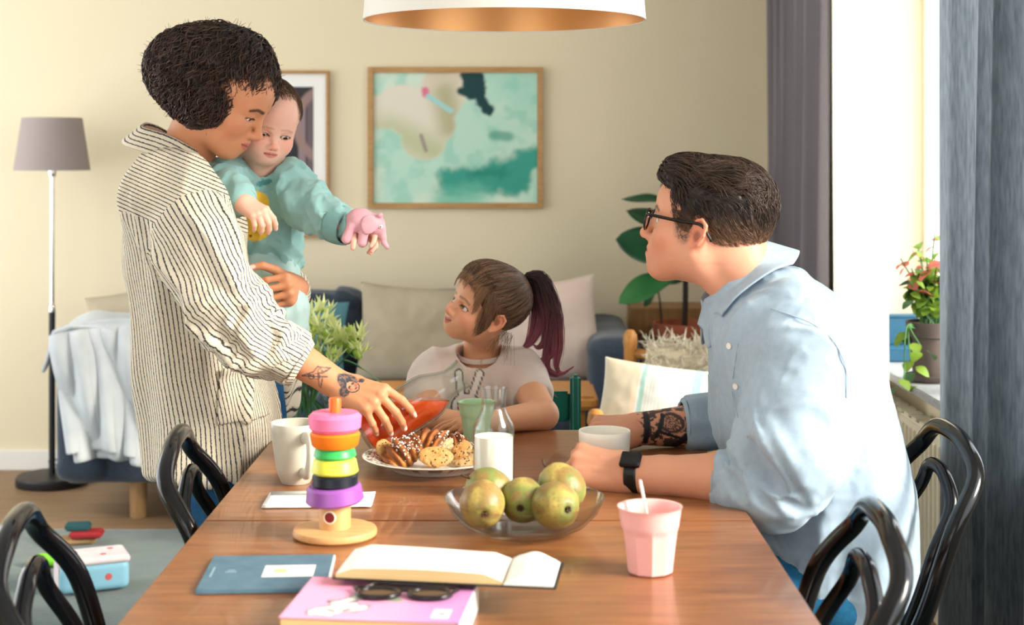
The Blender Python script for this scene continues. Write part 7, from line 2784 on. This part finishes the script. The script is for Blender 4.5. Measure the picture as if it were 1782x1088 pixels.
    for g in (-1, 1):
        a = np.linspace(0, 2 * math.pi, 36, endpoint=False)
        pts = np.array([gw((0.103 - 0.16 * abs(0.022 * math.cos(x) * 1 + 0.033) ** 1.0 * 0.35, g * (0.033 + 0.0235 * math.cos(x)), 0.000 + 0.0205 * math.sin(x))) for x in a])
        gadd(tube('rim', pts, 0.0019, m_gl, None, sides=8, closed=True))
        cen = pts.mean(0)
        V3 = np.concatenate([[cen], pts])
        me = bpy.data.meshes.new('lens')
        me.from_pydata([tuple(v) for v in V3], [], [(0, 1 + i, 1 + (i + 1) % 36) for i in range(36)])
        ln = link('lens', me, mat('lens_glass', (1, 1, 1, 1), rough=0.0, trans=1.0, ior=1.02, spec=0.6), None)
        gadd(ln)
        gadd(tube('temple', smoothpath([gw((0.098, g * 0.057, 0.010)), gw((0.090, g * 0.070, 0.011)), gw((0.03, g * 0.0785, 0.012)), gw((-0.010, g * 0.084, 0.014)), gw((-0.030, g * 0.0835, -0.004)), gw((-0.036, g * 0.082, -0.012))], 6), [0.0024, 0.0022, 0.0018], m_gl, None, sides=8, flat=1.4))
    gadd(tube('bridge', smoothpath([gw((0.100, -0.010, 0.006)), gw((0.107, 0, 0.009)), gw((0.100, 0.010, 0.006))], 6), 0.0018, m_gl, None, sides=8))

    # watch
    ax = nrm(wr - el)
    wc = wr - ax * 0.012
    m_w = mat('watch_black', C(18, 20, 24), rough=0.35)
    wt = empty('wristwatch', (0, 0, 0))
    keepworld(wt, root)
    st = grid('watch_strap', 60, 6, band(wc, ax, arr(0, 0, 1), lambda ph, v: 0.0325 + 0 * ph, lambda ph, v: -0.011 + 0.022 * v, 1.0, 1.02), m_w, None, thick=0.003)
    st.parent = wt
    up_ = nrm(arr(-0.05, -0.62, 0.78) - ax * np.dot(arr(-0.05, -0.62, 0.78), ax))
    Rw = np.stack([ax, np.cross(up_, ax), up_], 1)
    for (nm, half, off, mm) in (('watch_case', (0.019, 0.0165, 0.0055), 0.037, mat('watch_case', C(60, 64, 72), rough=0.2, metal=0.9)), ('watch_screen', (0.0172, 0.0148, 0.002), 0.0412, mat('watch_screen', C(10, 11, 13), rough=0.08))):
        W = Sculpt()
        W.bx(wc + up_ * off, half, rot=Rw, rd=0.0019 if nm == 'watch_screen' else 0.005, k=0)
        V2, Q2 = W.mesh(0.0011)
        o = link(nm, npmesh(nm, V2, Q2), mm, None)
        o.parent = wt
    return hl, hr


man()

# ------------------------------------------------------------------ the girl
m_tee = mat('tee_oatmeal', (1, 1, 1, 1), rough=0.95, spec=0.1, attr=True, bump=0.25, bscale=800, sheen=0.15)


def girl():
    root = empty('person', (-0.07, 3.50, 0.51), label='little girl with a purple-tipped ponytail sitting at the end of the table', cat='person')
    R = head_frame(213, -20, -17)
    sc = 0.80
    t = put(R, (0.106, 0, -0.040), P(779, 540, 3.36), sc)
    H = Head(R, t, sc, 'child', eye_open=0.80, gaze=(-16, -10), smile=0.9, nose=0.55, jaw=0.98)
    S = Sculpt()
    H.build(S)
    S.chain([H.w((-0.022, 0, -0.045)), P(838, 600, 3.48), P(838, 632, 3.48)], [0.044, 0.037, 0.046], k=0.03)
    skin = (222, 164, 128)
    parts = [skinpart(S, 0.0021, skin, [lambda V, c: H.paint(V, c, lips=(186, 96, 88), brow=(96, 66, 48), blush=(226, 136, 110), ear=(224, 138, 104), bs=0.5)])]
    A = Sculpt()
    el, wr = P(944, 722, 3.265), P(838, 736, 3.165)
    A.chain([P(912, 660, 3.42), el, wr], [0.038, 0.034, 0.021], k=0.015)
    hl = Hand(wr, P(775, 744, 3.13) - wr, (0.0, -0.35, 0.93), -1, 0.60, curl=[(14, 18, 10), (16, 18, 10), (18, 20, 10), (20, 20, 10)], thumb=dict(out=35, down=20, bend=(10, 10)), slim=1.1)
    hl.build(A)
    parts.append(skinpart(A, 0.0023, skin, [lambda V, c: hl.paint(V, c)]))
    B = Sculpt()
    e2, w2 = P(736, 728, 3.31), P(800, 733, 3.24)
    B.chain([P(755, 660, 3.45), e2, w2], [0.036, 0.032, 0.021], k=0.015)
    hr = Hand(w2, (0.95, -0.1, 0.0), (0, -0.2, 0.97), 1, 0.58, slim=1.1)
    hr.build(B)
    parts.append(skinpart(B, 0.0030, skin, [lambda V, c: hr.paint(V, c)]))
    T_ = Sculpt()
    T_.loft([(0.52, -0.07, 3.50, 0.09, 0.07), (0.75, -0.07, 3.49, 0.09, 0.07), (0.85, -0.07, 3.48, 0.08, 0.06)], k=0)
    parts.append(skinpart(T_, 0.010, skin, []))
    V, Q, col = merge(parts)
    keepworld(link('body', npmesh('body', V, Q, col), m_skin, None), root)
    H.eyes(root, (66, 46, 34))
    # t-shirt
    S = Sculpt()
    cx = P(836, 650, 3.48)[0]
    S.loft([(0.895, cx + 0.002, 3.485, 0.052, 0.058), (0.872, cx, 3.485, 0.098, 0.070), (0.845, cx - 0.002, 3.485, 0.124, 0.082), (0.80, cx - 0.004, 3.49, 0.128, 0.092), (0.72, cx - 0.004, 3.49, 0.124, 0.095), (0.60, cx - 0.004, 3.50, 0.126, 0.100), (0.53, cx - 0.004, 3.50, 0.130, 0.104)], k=0, rd=0.010)
    S.chain([P(908, 645, 3.45), P(922, 686, 3.375)], [0.052, 0.050], k=0.035)
    S.chain([P(757, 648, 3.47), P(742, 692, 3.40)], [0.056, 0.052], k=0.035)
    S.half(P(930, 700, 3.36), P(934, 712, 3.33) - P(920, 670, 3.40), P(860, 760, 3.20), P(1010, 660, 3.50) + arr(0, 0.1, 0.02), k=0.004)
    S.cap(P(838, 640, 3.48), H.w((-0.02, 0, -0.08)), 0.056, 0.050, k=0.004, sub=True)
    V, Q = S.mesh(0.0036)
    V = drape(V, Q, 0.008, 12, 5, (1.2, 1, 0.7))
    V = relax(V, Q, 1, 0.4)
    N = vnormals(V, Q)
    col = np.ones((len(V), 3)) * np.array(C(220, 204, 194)[:3])
    col = col * (0.96 + 0.08 * fbm(V * arr(30, 30, 260), 6))[:, None]
    # small rabbit print on the chest
    a_, b_ = V[:, 0] - (cx - 0.030), V[:, 2] - 0.765
    fr = (N[:, 1] < -0.3)
    pr = np.minimum(np.hypot(a_ / 1.15, b_) - 0.030, np.minimum(seg2(a_, b_, (-0.012, 0.03), (-0.018, 0.075), ), seg2(a_, b_, (0.014, 0.03), (0.030, 0.075))) - 0.0085)
    col = mixc(col, C(236, 230, 224), fr * (1 - sstep(-0.001, 0.001, pr)))
    col = mixc(col, C(60, 54, 60), fr * (1 - sstep(0.0010, 0.0022, np.abs(pr))))
    for (x_, z_, r_, c_) in ((-0.016, -0.004, 0.0055, (196, 62, 78)), (0.016, -0.004, 0.0055, (196, 62, 78)), (-0.018, 0.006, 0.0028, (40, 36, 40)), (0.018, 0.006, 0.0028, (40, 36, 40)), (0.0, 0.0, 0.0028, (40, 36, 40))):
        col = mixc(col, C(*c_), fr * (1 - sstep(0.8, 1.2, np.hypot(a_ - x_, b_ - z_) / r_)))
    keepworld(link('t_shirt', npmesh('t_shirt', V, Q, col), m_tee, None), root)
    nk = P(838, 610, 3.478)
    keepworld(grid('neckband', 60, 6, band(nk, arr(-0.05, -0.30, 1), arr(0, -1, 0), lambda ph, v: 0.058 - 0.005 * v, lambda ph, v: -0.010 + 0.011 * v, 1.0, 1.06), mat('tee_band', C(216, 198, 188), rough=0.95, spec=0.1), None, thick=0.003), root)
    # leggings
    J = Sculpt()
    J.ell((cx, 3.50, 0.575), (0.125, 0.11, 0.058), k=0)
    for g in (-1, 1):
        J.chain([(cx + g * 0.06, 3.47, 0.575), (cx + g * 0.07, 3.27, 0.575), (cx + g * 0.07, 3.29, 0.29)], [0.058, 0.046, 0.034], k=0.02)
        J.ell((cx + g * 0.07, 3.265, 0.265), (0.032, 0.062, 0.026), k=0.02)
    jeans('leggings', J, root, mat('leggings_grey', C(92, 96, 108), rough=0.9), amp=0.003, h=0.007)

    # hair
    HS = Sculpt()
    HS.frame(R, t, sc)
    HS.ell((-0.018, 0, 0.044), (0.110, 0.092, 0.095), k=0)
    HS.ell((0.034, 0, 0.062), (0.068, 0.078, 0.066), k=0.03)
    HS.ell((0.105, 0, -0.004), (0.060, 0.13, 0.060), k=0.008, sub=True)
    HS.ell((0.085, 0, -0.070), (0.085, 0.16, 0.080), k=0.010, sub=True)
    HS.ell((0.000, 0, -0.125), (0.13, 0.2, 0.080), k=0.012, sub=True)
    for g in (-1, 1):
        HS.ell((-0.004, g * 0.094, -0.018), (0.026, 0.03, 0.036), k=0.006, sub=True)
    HS.frame()

    def hc_(L):
        return np.ones((len(L), 3)) * np.array(C(94, 70, 52)[:3])
    o_, Vh, Qh, Nh = hairmesh('hair', HS, 0.0034, lambda V: hc_(V), root, 0.0014, 120)
    tie = P(916, 486, 3.44)
    ns, n = 3600, 16
    pick = nrs.randint(0, len(Vh), ns)
    roots = Vh[pick] - Nh[pick] * 0.002

    def flow(p, tt_):
        d = tie - p
        return d / (np.linalg.norm(d, axis=1)[:, None] + 1e-6)
    dist = np.linalg.norm(tie - roots, axis=1)
    pth = hull_strands(HS.field, roots, flow, n, np.minimum(0.0052, dist / 15 * 0.95), 0.002, wave=0.0007, freq=0.5, relaxk=0.9)
    Lr = (roots - t) @ R / sc
    cc = hairvar(ns, n, (122, 92, 68), (90, 68, 54), 0.85)
    keepworld(strands('hair_strands', pth, 0.0006 + 0.0006 * nrs.rand(ns), 0.0006, m_hair, None, cc, skip=3), root)
    # fringe over the forehead
    nf, n = 620, 13
    ang = (nrs.rand(nf) * 1.9 - 0.62)
    rl = np.stack([0.040 + 0.024 * np.cos(ang) + 0.02 * nrs.rand(nf), 0.072 * np.sin(ang), 0.116 - 0.020 * np.abs(np.sin(ang)) + 0.006 * nrs.rand(nf)], 1)
    roots = (rl * sc) @ R.T + t
    HF = Sculpt()
    HF.frame(R, t, sc)
    HF.ell((-0.014, 0, 0.040), (0.106, 0.088, 0.092), k=0)
    HF.ell((0.030, 0, 0.042), (0.073, 0.077, 0.074), k=0.03)
    HF.ell((0.034, 0, -0.028), (0.060, 0.070, 0.065), k=0.03)
    HF.frame()
    lock = fbm(np.stack([ang * 4.5, ang * 0, ang * 0], 1), 3, 1) - 0.5
    dl = np.stack([np.full(nf, 0.5), 0.25 * np.sin(ang) + 0.9 * lock, np.full(nf, -1.0)], 1) @ R.T
    stp = (0.0046 + 0.0010 * nrs.rand(nf) + 0.002 * lock) * (1 - 0.20 * sstep(0.1, 0.5, ang) + 0.4 * sstep(0.85, 1.1, ang))
    pth = hull_strands(HF.field, roots, lambda p, tt_: dl, n, stp, 0.0030, wave=0.0006, freq=0.5, relaxk=0.9)
    keepworld(strands('fringe', pth, np.full(nf, 0.0009), 0.0003, m_hair, None, hairvar(nf, n, (116, 87, 64), (144, 106, 74), 0.5)), root)
    # side locks in front of the ear
    nf = 260
    rl = np.stack([0.030 + 0.030 * nrs.rand(nf), np.where(nrs.rand(nf) < 0.75, 1, -1) * (0.080 + 0.004 * nrs.rand(nf)), 0.060 + 0.03 * nrs.rand(nf)], 1)
    roots = (rl * sc) @ R.T + t
    dl = np.tile(arr(-0.18, 0.0, -1.0), (nf, 1)) @ R.T + nrs.normal(size=(nf, 3)) * 0.08
    pth = hull_strands(HF.field, roots, lambda p, tt_: dl + arr(0.2, -0.2, -0.2) * tt_, 16, 0.0058 + 0.003 * nrs.rand(nf), 0.0030, wave=0.0022, freq=0.5, relaxk=0.7)
    keepworld(strands('side_locks', pth, np.full(nf, 0.0009), 0.0003, m_hair, None, hairvar(nf, 16, (104, 78, 58), (134, 102, 78), 0.4)), root)
    # wisps in the nape
    nf = 70
    rl = np.stack([-0.05 - 0.045 * nrs.rand(nf), -0.01 + 0.08 * nrs.rand(nf), -0.028 - 0.01 * nrs.rand(nf)], 1)
    roots = (rl * sc) @ R.T + t
    dl = np.tile(arr(-0.1, 0.0, -1.0), (nf, 1)) @ R.T + nrs.normal(size=(nf, 3)) * 0.35
    pth = hull_strands(lambda p: np.zeros(len(p)), roots, lambda p, tt_: dl + arr(0, 0, -0.3), 14, 0.0036 + 0.002 * nrs.rand(nf), 0.0, wave=0.004, freq=0.6, relaxk=0.0)
    keepworld(strands('nape_wisps', pth, np.full(nf, 0.0004), 0.0002, m_hair, None, hairvar(nf, 14, (104, 78, 58), (120, 90, 70), 0.4)), root)
    # ponytail: locks with burgundy ends
    m_tie = mat('hair_tie', C(24, 22, 26), rough=0.7)
    a = np.linspace(0, 2 * math.pi, 24, endpoint=False)
    td = nrm(arr(0.75, 0.05, 0.35))
    e1 = nrm(np.cross(td, arr(0, 0, 1)))
    e2 = np.cross(e1, td)
    keepworld(tube('hair_tie', np.array([tie + arr(-0.004, 0, -0.006) + 0.017 * (math.cos(x) * e1 + math.sin(x) * e2) for x in a]), 0.0055, m_tie, None, sides=8, closed=True), root)
    locks = [([(916, 480), (940, 478), (962, 530), (955, 590), (950, 640), (975, 652), (1008, 632)], 0.010), ([(916, 480), (938, 480), (952, 520), (940, 570), (922, 600), (908, 606)], 0.010),
             ([(916, 484), (932, 495), (942, 540), (950, 585), (938, 605), (925, 598)], 0.010), ([(916, 478), (945, 482), (968, 540), (972, 600), (968, 640), (985, 655)], 0.011),
             ([(916, 482), (935, 490), (950, 545), (955, 595), (952, 612)], 0.012), ([(916, 484), (926, 500), (930, 545), (920, 590), (906, 607)], 0.007),
             ([(916, 480), (940, 485), (960, 550), (965, 610), (945, 625), (933, 628)], 0.008), ([(916, 480), (944, 484), (966, 560), (950, 640), (958, 680), (975, 695)], 0.002)]
    allp, n = [], 24
    for li, (lp, spread) in enumerate(locks):
        base_y = 3.44 + (li % 3 - 1) * 0.012
        c = smoothpath([P(q[0], q[1], base_y) for q in lp], 8)
        c = np.stack([np.interp(np.linspace(0, 1, n), np.linspace(0, 1, len(c)), c[:, d]) for d in range(3)], 1)
        m_ = 170 if spread > 0.005 else 16
        tt_ = np.linspace(0, 1, n)
        prof_ = (0.5 + 1.3 * np.sin(math.pi * np.clip(tt_ * 1.1, 0, 1)) ** 0.8) * (1 - 0.6 * tt_ ** 3)
        off = nrs.normal(size=(m_, 1, 3)) * spread * 0.30
        pt = c[None] + off * prof_[None, :, None] + np.sin(tt_[None, :, None] * 7 + nrs.rand(m_, 1, 1) * 6) * 0.0012
        cut = 0.82 + 0.18 * nrs.rand(m_, 1, 1)
        idx = np.clip(tt_[None, :] * cut[:, :, 0] * (n - 1), 0, n - 1.001)
        i0 = idx.astype(int)
        fr_ = (idx - i0)[..., None]
        pt = np.take_along_axis(pt, i0[..., None].repeat(3, 2), 1) * (1 - fr_) + np.take_along_axis(pt, np.minimum(i0 + 1, n - 1)[..., None].repeat(3, 2), 1) * fr_
        allp.append(pt)
    allp = np.concatenate(allp)
    t3 = np.linspace(0, 1, n)[None, :, None]
    cc = np.array(C(56, 38, 38)[:3]) * (1 - sstep(0.25, 0.85, t3)) + np.array(C(160, 88, 104)[:3]) * sstep(0.25, 0.85, t3)
    cc = np.clip(cc * (0.6 + 0.9 * nrs.rand(len(allp), 1, 1)), 0, 1) * np.ones((len(allp), n, 3))
    keepworld(strands('ponytail', allp, np.full(len(allp), 0.0010), 0.0004, m_hair, None, cc, skip=2), root)
    return hl


girl()
